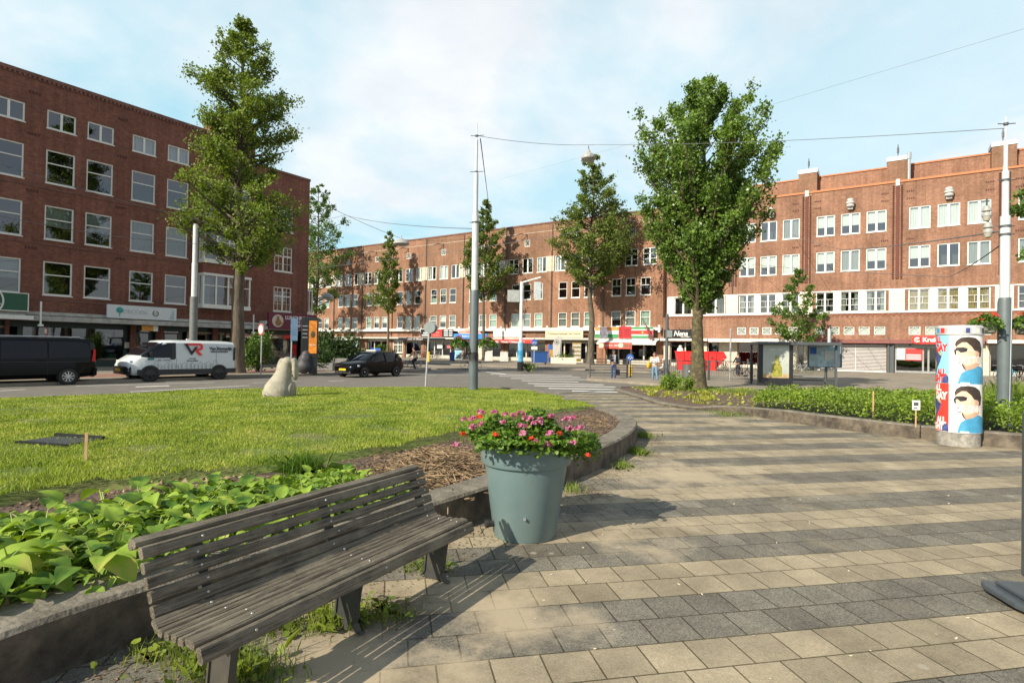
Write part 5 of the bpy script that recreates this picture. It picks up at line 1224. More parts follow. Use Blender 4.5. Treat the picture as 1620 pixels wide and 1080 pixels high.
# ---- carved stone animals
def stone(label,P,rz,blobs,mat,vox,rings=()):
    b=MB(); vs=[]; fs=[]
    for cx,cy,z,rx,ry in rings:
        for k in range(24): vs.append((cx+rx*math.cos(2*pi*k/24),cy+ry*math.sin(2*pi*k/24),z))
    for i in range(len(rings)-1):
        for k in range(24): fs.append((i*24+k,i*24+(k+1)%24,(i+1)*24+(k+1)%24,(i+1)*24+k))
    if rings: fs+= [tuple(range(23,-1,-1)),tuple(range(len(vs)-24,len(vs)))]; b.add(vs,fs)
    for c,r_,*t in blobs: b.ball(Vector(c),r_,18,12,T=Euler(tuple(R(a) for a in t[0])).to_matrix().to_4x4() if t else None)
    o=b.build('stone_animal',mat,None,smooth=True); o.location=P; o.rotation_euler=(0,0,rz)
    m=o.modifiers.new('remesh','REMESH'); m.mode='VOXEL'; m.voxel_size=vox; m.use_smooth_shade=True
    s=o.modifiers.new('smooth','SMOOTH'); s.factor=.5; s.iterations=5
    o.scale=(.84,.84,.92) if vox<.03 else (1,1,1); tag(o,label,'statue'); return o
stm=M('pale_limestone',(.33,.305,.235),.85,var=.2,scale=6,bump=.5,bscale=30,grime=(.2,.185,.135))
p=at(431,629,.40)
stone('pale limestone statue of a seated long eared dog seen from behind on the lawn',(p.x+.0,p.y+.35,.34),R(2),[((.20,.22,1.04),(.19,.2,.185)),((.455,.22,.86),(.095,.17,.34),(0,-4,0)),((.40,.22,1.08),(.11,.13,.12),(0,30,0)),((-.045,.24,.95),(.09,.15,.24),(0,14,0)),((.02,.22,1.1),(.09,.12,.08),(0,-30,0)),((.2,.44,.98),(.12,.2,.12)),((.40,.12,.24),(.10,.30,.27)),((-.40,.12,.16),(.10,.28,.2)),((-.14,-.40,.14),(.15,.09,.055),(0,24,0)),((-.25,-.41,.17),(.045,.07,.06))],stm,.02,rings=[(-.0,0,0,.43,.42),(-.0,0,.12,.445,.43),(-.01,0,.25,.43,.42),(-.01,.02,.38,.41,.38),(.03,.05,.52,.345,.33),(.075,.09,.66,.28,.28),(.10,.13,.78,.235,.24),(.12,.17,.90,.20,.21),(.14,.2,1.0,.17,.18),(.17,.22,1.08,.12,.14)])
dst=M('dark_granite',(.05,.05,.055),.6,var=.3,scale=8)
p=at(480,594); 
stone('dark granite animal statue standing on the pavement by the advertising screen',(p.x,p.y,.12),R(-20),[((0,0,.42),(.48,.42,.42)),((.02,.05,.75),(.38,.36,.42)),((.1,.1,1.1),(.28,.3,.28)),((.32,.1,.85),(.1,.2,.4))],dst,.045)
# ---------------------------------------------------------------- street furniture
# bench: local x along the seat, -y to the front
BA=R(60.5)
bench=thing('park_bench','long weathered dark wooden slatted bench with bolts beside the kerb','bench',(-1.10,3.67,0),BA)
BPATH=[(.205,.802),(.160,.826),(.108,.787),(.084,.722),(.053,.661),(.030,.594),(.006,.530),(-.035,.481),(-.085,.464),(-.135,.463),(-.188,.465),(-.244,.466),(-.312,.472),(-.376,.436)]
BW=[.04,.056,.060,.055,.055,.056,.058,.060,.040,.040,.042,.044,.070,.074]
BT=[60,24,66,70,70,72,66,42,8,0,-2,-2,6,66]
def slat(b,y,z,wd,tilt,x0=-1.15,x1=.985,th=.036):
    T=Matrix.Translation((0,y,z))@Matrix.Rotation(R(tilt),4,'X')
    rj=random.Random(int((y+2)*1000)+int(z*1000)); a=rj.uniform(-.010,.010); n=9; vs=[];fs=[]
    hw,ht=wd/2,th/2; r_=.009
    prof=[(-hw,-ht+r_),(-hw+r_,-ht),(hw-r_,-ht),(hw,-ht+r_),(hw,ht-r_),(hw-r_,ht),(-hw+r_,ht),(-hw,ht-r_)]
    for i in range(n):
        x=x0+a+(x1-x0)*i/(n-1); dz=rj.uniform(-.0028,.0028); dy=rj.uniform(-.0025,.0025)
        for (p,q) in prof: vs.append(T@Vector((x,p+dy,q+dz)))
    for i in range(n-1):
        for k in range(8): fs.append((i*8+k,i*8+(k+1)%8,(i+1)*8+(k+1)%8,(i+1)*8+k))
    fs.append(tuple(range(7,-1,-1))); fs.append(tuple(range((n-1)*8,n*8))); b.add(vs,fs)
ALLS=[(y,z,w_,t) for (y,z),w_,t in zip(BPATH,BW,BT)]
ALLS[13]=(-.376,.436,.074,70)
backS=ALLS[:8][::-1]; seatS=ALLS[8:][::-1]
b=MB(); [slat(b,*s_) for s_ in seatS]; seat=b.build('seat',wood,bench)
b=MB(); [slat(b,*s_) for s_ in backS]; back=b.build('backrest',wood,bench)
LX=(-.86,-.01,.90)
castm=M('cast_iron',(.035,.038,.036),.6,var=.3,scale=8,grime=(.07,.06,.045))
for x in LX:
    b=MB()
    pth=[(y+ (.0 if k>7 else .0),z) for k,(y,z) in enumerate(BPATH)][1:]
    for k in range(len(pth)-1):
        (y0,z0),(y1,z1)=pth[k],pth[k+1]
        d=Vector((0,y1-y0,z1-z0)); n=Vector((0,-d.z,d.y)).normalized()
        if n.y*.6-n.z*.8<0: n=-n
        n=n*.034; P0=Vector((x,y0,z0))+n*.55; P1=Vector((x,y1,z1))+n*.55; w_=.024; vs=[]
        for p in (P0,P1):
            for dx_ in (-w_,w_): vs+=[p+Vector((dx_,0,0)),p+Vector((dx_,0,0))+n]
        b.add(vs,[(0,1,5,4),(2,6,7,3),(0,4,6,2),(1,3,7,5),(0,2,3,1),(4,5,7,6)])
    b.prism([(-.235,.445),(-.06,.445),(-.04,.25),(-.02,.06),(.0,.012),(-.19,.012),(-.165,.06),(-.19,.25)],x-.011,x+.011,'x')
    for pts in ([(-.240,.445),(-.197,.25),(-.172,.06),(-.20,.02),(-.24,.015)],[(-.055,.445),(-.034,.25),(-.014,.06),(.02,.018)]):
        for (y0,z0),(y1,z1) in zip(pts,pts[1:]): b.prism([(y0-.007,z0),(y0+.007,z0),(y1+.007,z1),(y1-.007,z1)],x-.022,x+.022,'x')
    b.build('leg',castm,bench)
boltm=M('zinc_bolt',(.42,.42,.40),.4,metal=.8)
bm_=MB(); bm_.lathe([(.001,.006),(.007,.0055),(.0095,.002),(.0095,-.01),(.001,-.01)],10); bme=bm_.mesh('bolt',boltm,smooth=True)
bj=random.Random(8)
for lst,par in ((seatS[:1]+seatS[1:2]+seatS[2::2],seat),(backS[:-2],back)):
    for (y,z,wd,t) in lst:
        for x in LX:
            n=Vector((0,-math.sin(R(t)),math.cos(R(t)))); o=obj('bolt',bme,par,0,Vector((x+bj.uniform(-.035,.035),y,z))+n*.0175,(R(t),0,0)); o.scale=(.85,.85,.85)
# planter
PX=at(830,845)
pot=thing('flower_pot','large grey green round planter pot standing beside the bench','planter',(PX.x,PX.y,.006))
potm=M('planter_plastic',(.135,.2,.205),.42,var=.06,scale=3,bump=.03,bscale=90,grime=(.175,.235,.22))
b=MB(); b.lathe([(.001,0),(.292,0),(.303,.015),(.398,.69),(.40,.696),(.39,.70)],56,closed=False); b.build('body',potm,pot,smooth=40)
b=MB(); b.lathe([(.385,.692),(.424,.695),(.434,.71),(.444,.855),(.446,.88),(.434,.895),(.41,.895),(.40,.87),(.385,.78)],56,closed=False); b.build('rim',potm,pot,smooth=40)
b=MB(); b.lathe([(.001,.81),(.39,.81)],32,closed=False); b.build('soil',soil,pot)
b=MB(); a=R(-92); 
T=Matrix.Rotation(a,4,'Z'); q=[T@Vector((.345,0,.245)),T@Vector((.362,0,.247))]; b.tube(q,.014,10); b.build('screw',boltm,pot)
b=MB(); T=Matrix.Rotation(R(200),4,'Z'); b.tube([T@Vector((.32,0,.13)),T@Vector((.38,0,.13))],.03,10); b.tube([T@Vector((.37,0,.13)),T@Vector((.40,0,.13))],.036,10); b.build('overflow_plug',rub,pot)
# geraniums in it
gr=np.random.default_rng(3)
ger=thing('geranium','bushy green geranium with pink and red flower heads growing in the grey planter','plant',(PX.x,PX.y,.80))
def flower_mass(parent,n,rx,ry,top,drop,leafsz,matl,rng,droopside=None):
    u=rng.random(n); a=rng.random(n)*2*pi; r_=np.sqrt(rng.random(n))**.8
    bump=1+.16*np.sin(a*3+.7)+.1*np.sin(a*5)
    x=rx*r_*np.cos(a)*bump; y=ry*r_*np.sin(a)*bump
    zt=top*(1-(r_**2.6))*(1+.18*np.sin(x*11)+.16*np.cos(y*13+x*7)); z=zt-.10*rng.random(n)-drop*(r_**7)*rng.random(n)*1.3
    C=np.stack([x,y,z],1); L=[]
    return C
C=flower_mass(ger,7200,.62,.58,.33,.05,.05,None,gr); C[:,2]=np.maximum(C[:,2],.145-.10*np.clip(gr.random(len(C))*4-3,0,1)); side=np.clip((C[:,0]-.28)/.3,0,1); C[:,2]-=side*.22*gr.random(len(C)); lowf=np.hypot(C[:,0]/.64,C[:,1]/.60)>.86; C[lowf,2]+=.03
germ=leafmat('geranium_leaf',(.022,.07,.010),(.20,.34,.04),.45,.3,4)
def roundleaves(name,C,size,mat,rng,up=.9):
    n=len(C); a=rng.normal(size=(n,3)); a[:,2]*=.5; a[:,2]-=.1; a/=np.linalg.norm(a,axis=1)[:,None]
    h=rng.normal(size=(n,3))*.55; h[:,2]+=up; b_=np.cross(a,h); b_/=np.linalg.norm(b_,axis=1)[:,None]; nn=np.cross(b_,a)
    s=(size*(.55+.8*rng.random(n)))[:,None]
    K=[(-.5,0,0),(-.15,.42,.08),(.12,.52,.04),(.42,.32,.07),(.36,0,-.02),(.42,-.32,.07),(.12,-.52,.04),(-.15,-.42,.08)]
    V=np.stack([C+a*s*k0+b_*s*k1+nn*s*k2 for k0,k1,k2 in K],1); return fastmesh(name,V,8,mat)
obj('foliage',roundleaves('foliage',C,.040,germ,gr),ger)
b=MB(); rr=random.Random(1)
for i in range(46):
    a=rr.random()*2*pi; q=rr.uniform(.05,.45); b.tube([(q*.4*math.cos(a),q*.4*math.sin(a),.0),(q*.8*math.cos(a),q*.8*math.sin(a),.14),(q*math.cos(a),q*math.sin(a),.22)],[.008,.006,.003],5)
b.build('stems',M('plant_stem',(.12,.18,.05),.7),ger)
pinkm=leafmat('pink_petal',(.42,.07,.20),(.70,.30,.46),.5,.25,4); redm=leafmat('red_petal',(.62,.03,.02),(.75,.12,.04),.5,.2,4)
def flowerhead(name,mat,rng,r_=.028,n=26):
    d=rng.normal(size=(n,3)); d/=np.linalg.norm(d,axis=1)[:,None]; d[:,2]=np.abs(d[:,2])*.8-.15
    return roundleaves(name,d*r_,.026,mat,rng,.3)
fh=[flowerhead('flower',pinkm,gr,.033,34),flowerhead('flower',pinkm,gr,.026,26),flowerhead('flower',redm,gr,.025,22)]
FPTS=[(362,262),(437,258),(357,285),(268,300),(316,297),(368,327),(318,346),(487,315),(545,282),(612,290),(585,340),(615,342),(600,380),(665,318),(700,300),(765,283),(848,302),(893,292),(755,383),(870,353),(925,353),(678,425),(745,448),(883,437),(220,447),(500,270),(640,300),(700,320),(590,270),(263,388),(445,390),(650,415),(808,383),(972,505)]
for i,(cx,cy) in enumerate(FPTS):
    px=660+cx/3.6; py=580+cy/3.6
    d=ray(px,py); best=None
    # drop the head onto the dome of leaves
    for t in np.arange(4.4,6.3,.01):
        P=Vector((d.x*t/d.y,t,HCAM+d.z*t/d.y))-Vector((PX.x,PX.y,.80)); rr_=math.hypot(P.x/.66,P.y/.62)
        if rr_<1.02 and P.z<.33*(1-min(1,rr_)**2.6)*1.02+.07: best=P; break
    if best is None:
        t=5.35; best=Vector((d.x*t/d.y,t,HCAM+d.z*t/d.y))-Vector((PX.x,PX.y,.80))
    o=obj('flower',fh[2] if i in(2,29,30,31,32,33) else fh[i%2],ger,0,best,(rr.uniform(-.5,.1),rr.uniform(-.4,.4),rr.random()*6)); o.scale=[rr.uniform(.85,1.25)]*3
# ---- advertising column
AP=at(1516,704); AP=AP+Vector((AP.x,AP.y,0)).normalized()*.05
adc=thing('advertising_column','round advertising column with posters on a concrete base before the hedge','advertising column',(AP.x,AP.y,.006)); adc.scale=(.83,.83,1)
cb_=M('rough_concrete',(.33,.31,.27),.95,var=.3,scale=14,bump=.8,bscale=50,grime=(.19,.18,.155))
b=MB(); b.lathe([(.43,0),(.43,.26),(.41,.28)],40); b.build('base',cb_,adc,smooth=40)
b=MB(); b.lathe([(.445,.27),(.45,.275),(.45,2.25)],64); b.build('drum',M('drum_white',(.7,.7,.68),.5),adc,smooth=40)
b=MB(); b.lathe([(.455,2.21),(.475,2.215),(.475,2.36),(.44,2.40),(.001,2.42)],48); b.build('cap',M('cap_grey',(.42,.42,.42),.6,var=.3,scale=12),adc,smooth=40)
face=math.atan2(-AP.y,-AP.x)          # towards the path
def cyl(poly,zbase,r_,mat,parent,name='poster',holes=None):
    """polygon in (u metres to the right of the face line, v metres up) wrapped round the drum"""
    bm=bmesh.new(); vs=[bm.verts.new((u,0,v)) for u,v in poly]; bm.faces.new(vs)
    us=[p[0] for p in poly]
    k=math.floor(min(us)/.03)
    while k*.03<max(us):
        bmesh.ops.bisect_plane(bm,geom=bm.verts[:]+bm.edges[:]+bm.faces[:],plane_co=(k*.03,0,0),plane_no=(1,0,0)); k+=1
    bmesh.ops.triangulate(bm,faces=bm.faces[:])
    for v in bm.verts:
        u,z=v.co.x,v.co.z; a=face+u/.45; v.co=(r_*math.cos(a),r_*math.sin(a),zbase+z)
    bmesh.ops.recalc_face_normals(bm,faces=bm.faces)
    me=bpy.data.meshes.new(name); bm.to_mesh(me); bm.free(); me.materials.append(mat); return obj(name,me,parent)
def cyltext(s_,size,u,v,zbase,r_,mat,parent,off=.0,sx=1):
    me=textmesh(s_,size,mat,ext=0,off=off,sx=sx).copy(); bm=bmesh.new(); bm.from_mesh(me)
    for k in range(-30,31): bmesh.ops.bisect_plane(bm,geom=bm.verts[:]+bm.edges[:]+bm.faces[:],plane_co=(k*.025,0,0),plane_no=(1,0,0))
    for q in bm.verts:
        a=face+(u+q.co.x)/.45; z=zbase+v+q.co.y; q.co=(r_*math.cos(a),r_*math.sin(a),z)
    bm.to_mesh(me); bm.free(); return obj('lettering',me,parent)
def cu(x): return math.asin(max(-1,min(1,(x-491)/383)))*.45
PV=lambda pts:[(cu(x),(1040-y)/830*.955) for x,y in pts]
postW=M('poster_white',(.80,.79,.76),.5,var=.03); postB=M('poster_sky',(.25,.62,.78),.5,var=.08); postR=M('poster_red',(.75,.045,.03),.5,var=.05)
pface=M('poster_skin',(.74,.50,.36),.5,var=.12,scale=7); phair=M('poster_hair',(.045,.03,.022),.5,var=.7,scale=40); pblue=M('poster_blue',(.06,.30,.50),.5,var=.2,scale=6); pdark=M('poster_dark',(.02,.02,.02),.5); pnav=M('poster_navy',(.05,.07,.2),.5,var=.6,scale=12); pgold=M('poster_gold',(.65,.48,.22),.5,var=.5,scale=15)
for zi,(zb,lt,lcol,c1) in enumerate(((1.245,'TATTOO',postB,redS),(.285,'DE ENIGE',postR,wht))):
    H_=.955
    po=cyl([(cu(335),0),(.62,0),(.62,H_),(cu(335),H_)],zb,.4525,postW,adc)
    cyl(PV([(470,1040),(500,930),(530,860),(620,800),(720,775),(800,730),(850,760),(885,830),(885,1040)]),zb,.4535,pblue,po,'picture')
    cyl(PV([(600,815),(610,795),(560,740),(545,690),(480,690),(470,650),(480,600),(455,560),(440,500),(445,430),(470,350),(560,300),(700,330),(800,420),(830,560),(815,700),(790,735),(720,778),(640,800)]),zb,.4540,pface,po,'picture')
    cyl(PV([(440,420),(425,360),(450,300),(520,250),(640,235),(750,255),(820,320),(845,430),(835,560),(800,620),(810,510),(780,480),(735,470),(690,400),(610,330),(540,330),(470,380)]),zb,.4548,phair,po,'picture')
    cyl(PV([(430,430),(470,420),(560,415),(628,435),(612,490),(520,508),(470,470),(445,480)]),zb,.4556,pdark,po,'picture')
    cyl(PV([(410,460),(440,450),(450,520),(445,560),(420,530)]),zb,.4556,pdark,po,'picture')
    cyl(PV([(545,690),(600,790),(605,820),(560,770),(535,715)]),zb,.4556,phair,po,'picture')
    cyl(PV([(545,692),(620,735),(720,700),(800,640),(812,705),(790,735),(720,778),(640,800),(605,815)]),zb,.4544,M('poster_neck',(.56,.33,.22),.5,var=.12),po,'picture'); cyl(PV([(745,490),(790,480),(805,530),(790,590),(755,600)]),zb,.4552,M('poster_ear',(.62,.37,.26),.5),po,'picture'); cyl(PV([(628,445),(740,470),(742,485),(626,465)]),zb,.4556,M('poster_frame',(.6,.55,.5),.5),po,'picture'); cyl(PV([(462,610),(510,615),(505,630),(466,628)]),zb,.4552,M('poster_lip',(.5,.22,.17),.5),po,'picture')
    cyl(PV([(455,686),(540,686),(540,697),(455,697)]),zb,.4556,pdark,po,'picture'); 
    cyl(PV([(520,1015),(660,1015),(660,1040),(520,1040)]),zb,.4556,wht,po,'picture')
    cyltext(lt,.19,.27,(1040-635)/830*.955,zb,.4575,wht,po,off=.006,sx=.85)
    pl_=cyl([(-.86,0),(cu(335)-.002,0),(cu(335)-.002,H_),(-.86,H_)],zb,.4525,lcol,adc)
    cyl([(-.86,.1),(-.60,.16),(-.52,.30),(-.42,.42),(-.36,.56),(-.42,.66),(-.6,.72),(-.86,.74)],zb,.4535,pnav,pl_,'picture')
    cyl([(-.36,.54),(-.45,.68),(-.55,.72),(-.58,.68),(-.44,.57)],zb,.4542,pgold,pl_,'picture'); cyl([(-.86,.2),(-.62,.26),(-.56,.4),(-.66,.5),(-.86,.5)],zb,.4542,pgold,pl_,'picture')
    cyl([(-.38,0),(cu(335)-.01,0),(cu(335)-.01,.12),(-.26,.2),(-.34,.1)],zb,.4535,pnav,pl_,'picture')
    tm=postR if zi==0 else wht
    cyltext('ALL',.17,-.50,.86,zb,.4555,tm,pl_,off=.012,sx=.9); cyltext('DAY',.19,-.40,.70,zb,.4558,tm,pl_,off=.014,sx=.85); cyltext('ALL',.17,-.38,.21,zb,.4555,tm,pl_,off=.012,sx=.9); cyltext('NIGHT',.17,-.55,.08,zb,.4555,tm,pl_,off=.012,sx=.9)
    cyl([(.63,0),(1.4,0),(1.4,H_),(.63,H_)],zb,.4525,lcol if zi else postW,adc)
for u0,u1,mt in ((-.50,-.40,pblue),(-.38,-.28,redS),(-.2,.05,wht),(.12,.2,pnav),(.24,.42,wht),(.5,.6,pdark)):
    cyl([(u0,.02),(u1,.02),(u1,.12),(u0,.12)],2.225,.4768,mt,adc,'sticker')
# ---- masts
def mast(label,P,h,zs,r0,r1,topn):
    r=thing('lamp_mast',label,'mast',P)
    b=MB(); b.lathe([(r0*1.25,0),(r0*1.12,zs*.35),(r0*1.12,zs-.1),(r0*.95,zs)],24); b.build('sleeve',poledark,r,smooth=40)
    b=MB(); b.tube([(0,0,zs-.02),(0,0,zs+(h-zs)*.45)],r1*1.15,16); b.tube([(0,0,zs+(h-zs)*.45),(0,0,zs+(h-zs)*.7)],r1*.8,16); b.tube([(0,0,zs+(h-zs)*.7),(0,0,h-.6)],r1*.5,12); b.tube([(0,0,h-.6),(0,0,h)],r1*.2,8); b.build('pole',polegrey,r,smooth=40)
    for z in topn: b=MB(); q_=1.15 if z<zs+(h-zs)*.45 else .8 if z<zs+(h-zs)*.7 else .5; b.lathe([(r1*q_*.95,z-.03),(r1*q_*1.15,z-.025),(r1*q_*1.15,z+.025),(r1*q_*.95,z+.03)],16); b.tube([(0,0,z),(r1*2.6,0,z+.02)],.012,5); b.tube([(0,0,z),(-r1*2.2,0,z)],.012,5); b.build('collar',anth,r)
    return r
zl=.40
m1p=at(748.5,613,.40); d1=m1p.y
zof=lambda px,py,dd:(HCAM+ray(px,py).z/ray(px,py).y*dd)
m1=mast('tall slim mast with a dark lower sleeve standing on the lawn edge',(m1p.x,m1p.y,.30),zof(757,195,d1)-.3,zof(750,459,d1)-.3,.138,.098,(zof(755,352,d1)-.3,zof(756,272,d1)-.3,zof(756.5,215,d1)-.3)); m1.rotation_euler=(0,R(-.2),0)
b=MB(); b.tube([(0,0,zof(750,578,d1)-.3),(0,0,zof(750,557,d1)-.3)],.158,20); b.build('wrap',M('black_tape',(.02,.02,.022),.6),m1)
m2p=atd(1588.5,640,13.2); d2=m2p.y
m2=mast('thick pale mast with a dark slate sleeve at the right edge',(m2p.x,m2p.y,.1),zof(1591,185,d2)-.1,zof(1589,471,d2)-.1,.148,.105,(zof(1590,365,d2),zof(1590,378,d2),zof(1590,292,d2),zof(1590,203,d2)))
m2.scale=(.82,.82,1)
b=MB(); b.tube([(-.03,-.2,.2),(.0,-.2,1.6),(.03,-.2,3.1)],.012,5); b.build('cable',steel,m2)
flm=leafmat('basket_leaf',(.03,.08,.015),(.18,.30,.05),.5,.3,3)
def basket(label,P,rz,rs,petal):
    r=thing('hanging_basket',label,'flower basket',P,rz); b=MB(); b.lathe([(.20,0),(.30,.05),(.36,.36),(.38,.40),(.34,.40)],20,closed=False); b.lathe([(.001,0),(.2,0)],20,closed=False); b.build('basket',M('basket_grey',(.20,.20,.16),.6,var=.2),r,smooth=40)
    r.scale=(.62,.62,.62)
    b=MB(); b.tube([(0,.3,.38),(0,.62,.38)],.03,6); b.build('bracket',anth,r)
    g=np.random.default_rng(rs); C=flower_mass(r,900,.50,.50,.36,.12,.1,None,g); C[:,2]+=.36; obj('foliage',roundleaves('foliage',C,.1,flm,g),r)
    me=flowerhead('flower',petal,g,.07,18); me.transform(Matrix.Scale(1.6,4))
    for i in range(13):
        a=g.random()*6.28; q=g.random()**.6*.48; obj('flower',me,r,0,(q*math.cos(a),q*math.sin(a),.36+.42*(1-(q/.52)**2.6)))
    return r
zb1=zof(740,561,d1)
for dx_,lab,px in ((-.50,'hanging basket of pink geraniums on the left side of the lawn mast','l'),(.48,'hanging basket of pink geraniums on the right side of the lawn mast','r')): basket(lab,(m1p.x+dx_,m1p.y-.02,zof(740,552,d1)-.05),R(-90 if dx_<0 else 90),5 if dx_<0 else 6,pinkm)
for dx_,lab in ((-.46,'hanging basket of orange flowers on the left of the right hand mast'),(.48,'hanging basket of orange flowers cropped by the right edge')): basket(lab,(m2p.x+dx_,m2p.y-.02,zof(1565,523,d2)-.08),R(-90 if dx_<0 else 90),8 if dx_<0 else 9,redm)
# left lamp pole
lp=atd(304,600,31); r=thing('lamp_pole','plain grey lamp pole rising behind the white van','lamp post',(lp.x,lp.y,.12)); z0=zof(303,470,31); b=MB(); b.tube([(0,0,0),(0,0,z0-.1)],.20,16); b.build('sleeve',M('sleeve_grey',(.14,.15,.145),.5),r,smooth=40); b=MB(); b.tube([(0,0,z0-.1),(0,0,zof(306,420,31))],.15,16); b.tube([(0,0,zof(306,420,31)),(0,0,zof(306,358,31))],.13,16); b.build('pole',polegrey,r,smooth=40)
# traffic signs
def pole_sign(label,P,h,rad,zc,disc,back,face_rz,lean=0,thick=.03,ph=None):
    r=thing('traffic_sign',label,'traffic sign',P,face_rz); b=MB(); b.tube([(0,.05,0),(lean,.05,ph or h)],.035,8); b.build('post',steel,r)
    b=MB(); b.lathe([(.001,0),(rad,0),(rad,thick),(.001,thick)],28,(lean,-.0,zc),axis='y'); b.build('sign_plate',back,r); b=MB(); b.lathe([(.001,-.004),(rad*.97,-.004),(rad*.97,-.001),(.001,-.001)],28,(lean,0,zc),axis='y'); o=b.build('sign_face',disc,r); return r
sgrey=M('sign_back_grey',(.28,.31,.31),.5,metal=.2,var=.08)
p=at(673,610,.36); zc=zof(677,518,p.y)
r=pole_sign('leaning grey post with the backs of two round signs at the lawn edge',(p.x,p.y,.3),1,.215,zc-.3,sgrey,sgrey,0,.11,ph=zc+.05)
b=MB(); b.lathe([(.001,.02),(.21,.02),(.21,.05),(.001,.05)],28,(.19,.08,zc-.31),axis='y'); b.build('sign_plate',sgrey,r); b=MB(); b.box(.05,.0,zof(673,572,p.y)-.3,.12,.1,zof(673,556,p.y)-.3); b.build('reflector',yel,r)
p=at(411,597); zc=zof(416,521,p.y); r=pole_sign('round red rimmed traffic sign on a thin post behind the pale statue',(p.x,p.y,.12),1,.32,zc-.12,M('sign_red_rim',(.55,.03,.03),.4),sgrey,R(-40),ph=zc+.2)
b=MB(); b.lathe([(.001,-.012),(.24,-.012),(.24,-.006),(.001,-.006)],24,(0,0,zc-.12),axis='y'); b.build('sign_face',wht,r)
p=at(460,598); r=thing('traffic_sign','narrow blue sign seen edge on above the pale statue','traffic sign',(p.x,p.y,.12),R(20)); zc=zof(460,520,p.y); b=MB(); b.tube([(0,0,0),(0,0,zc+.4)],.035,8); b.build('post',steel,r); b=MB(); b.box(-.06,-.05,zc-.75,.3,-.03,zc+.45); b.build('sign_plate',M('sign_slate_blue',(.12,.2,.3),.5),r)
p=at(588,578); r=thing('traffic_sign','purple blue parking sign on a thin post by the narrow tree','traffic sign',FR(-71.8,12,.12),R(60)); b=MB(); b.tube([(0,0,0),(0,0,4.6)],.04,6); b.build('post',steel,r); b=MB(); b.box(-.35,-.06,3.4,.35,-.04,4.9); b.build('sign_plate',M('sign_violet',(.10,.09,.38),.5),r)
# white signal pole with blue wrap
p=at(823,589); r=thing('signal_pole','white pole with a blue wrapped foot and a box on its arm','signal pole',(p.x,p.y,.1),0); dd=p.y
b=MB(); zz=[zof(823,y,dd)-.1 for y in (589,572,565,532,446)]
b.tube([(0,0,0),(0,0,zz[1])],.24,12); b.build('foot',blk,r); b=MB(); b.tube([(0,0,zz[1]),(0,0,zz[3]-.4)],.22,12); b.build('wrap',M('wrap_blue',(.03,.28,.5),.5,var=.1,grime=(.55,.62,.66),scale=3),r); b=MB(); b.tube([(0,0,zz[3]-.4),(0,0,zz[4])],.125,10); b.tube([(0,0,zz[4]-.05),(1.4,-.2,zz[4]+.35)],.06,8); b.build('pole',wht,r); b=MB(); b.box(.92,-.25,zz[4]-1.25,1.45,-.0,zz[4]+.0); b.build('signal_box',M('box_grey',(.45,.5,.5),.5),r,bevel=.03); b=MB(); b.box(-1.05,-.1,zz[4]-1.5,-.13,.1,zz[4]-.62); b.build('backboard',M('board_grey',(.33,.35,.33),.6),r)
p=at(845,588); r=pole_sign('round blue bicycle sign beside the white signal pole',(p.x,p.y+.5,.1),1,.24,zof(846,541,p.y)-.1,blueS,sgrey,0,ph=zof(846,536,p.y)); b=MB(); 
for s_ in (-1,1): b.lathe([(.05,-.02),(.07,-.02),(.07,-.006),(.05,-.006),(.05,-.02)],14,(s_*.1,0,zof(846,541,p.y)-.16),axis='y',closed=False)
b.tube([(-.1,-.012,zof(846,541,p.y)-.14),(0,-.012,zof(846,541,p.y)-.04),(.1,-.012,zof(846,541,p.y)-.14)],.012,5); b.build('emblem',wht,r); b=MB(); b.box(-.24,-.02,zof(846,552,p.y)-.15,.24,.01,zof(846,552,p.y)+.1); b.build('sub_plate',wht,r)
p=at(999.5,597); r=pole_sign('round blue arrow sign above a yellow bollard by the railing',(p.x,p.y+.6,.0),1,.24,zof(1000,565.5,p.y+.6),blueS,sgrey,0,ph=zof(1000,565,p.y+.6)); zc=zof(1000,565.5,p.y+.6)
b=MB(); b.prism([(-.27,-.12),(-.1,-.02),(-.18,.04),(-.26,.0)],-.02,-.006,'y'); b.prism([(.27,-.12),(.1,-.02),(.18,.04),(.26,.0)],-.02,-.006,'y'); b.tube([(-.2,-.012,0),(0,-.012,.2),(.2,-.012,0)],.03,5); b.prism([(-.05,-.28),(.05,-.28),(.05,-.05),(-.05,-.05)],-.02,-.006,'y')
o=b.build('emblem',wht,r); o.location=(0,-.002,zc); o.scale=(.58,1,.58)
r=thing('bollard','yellow ringed traffic bollard below the round blue arrow sign','bollard',(p.x,p.y+.35,.0)); b=MB(); b.lathe([(.14,0),(.14,.08),(.115,.10),(.115,.78),(.07,.82)],16); b.build('post',yel,r,smooth=40)
for z in (.24,.42,.60): b=MB(); b.lathe([(.117,z),(.13,z+.015),(.13,z+.05),(.117,z+.065)],16,closed=False); b.build('ring',M('ring_dark',(.3,.2,.03),.5),r)
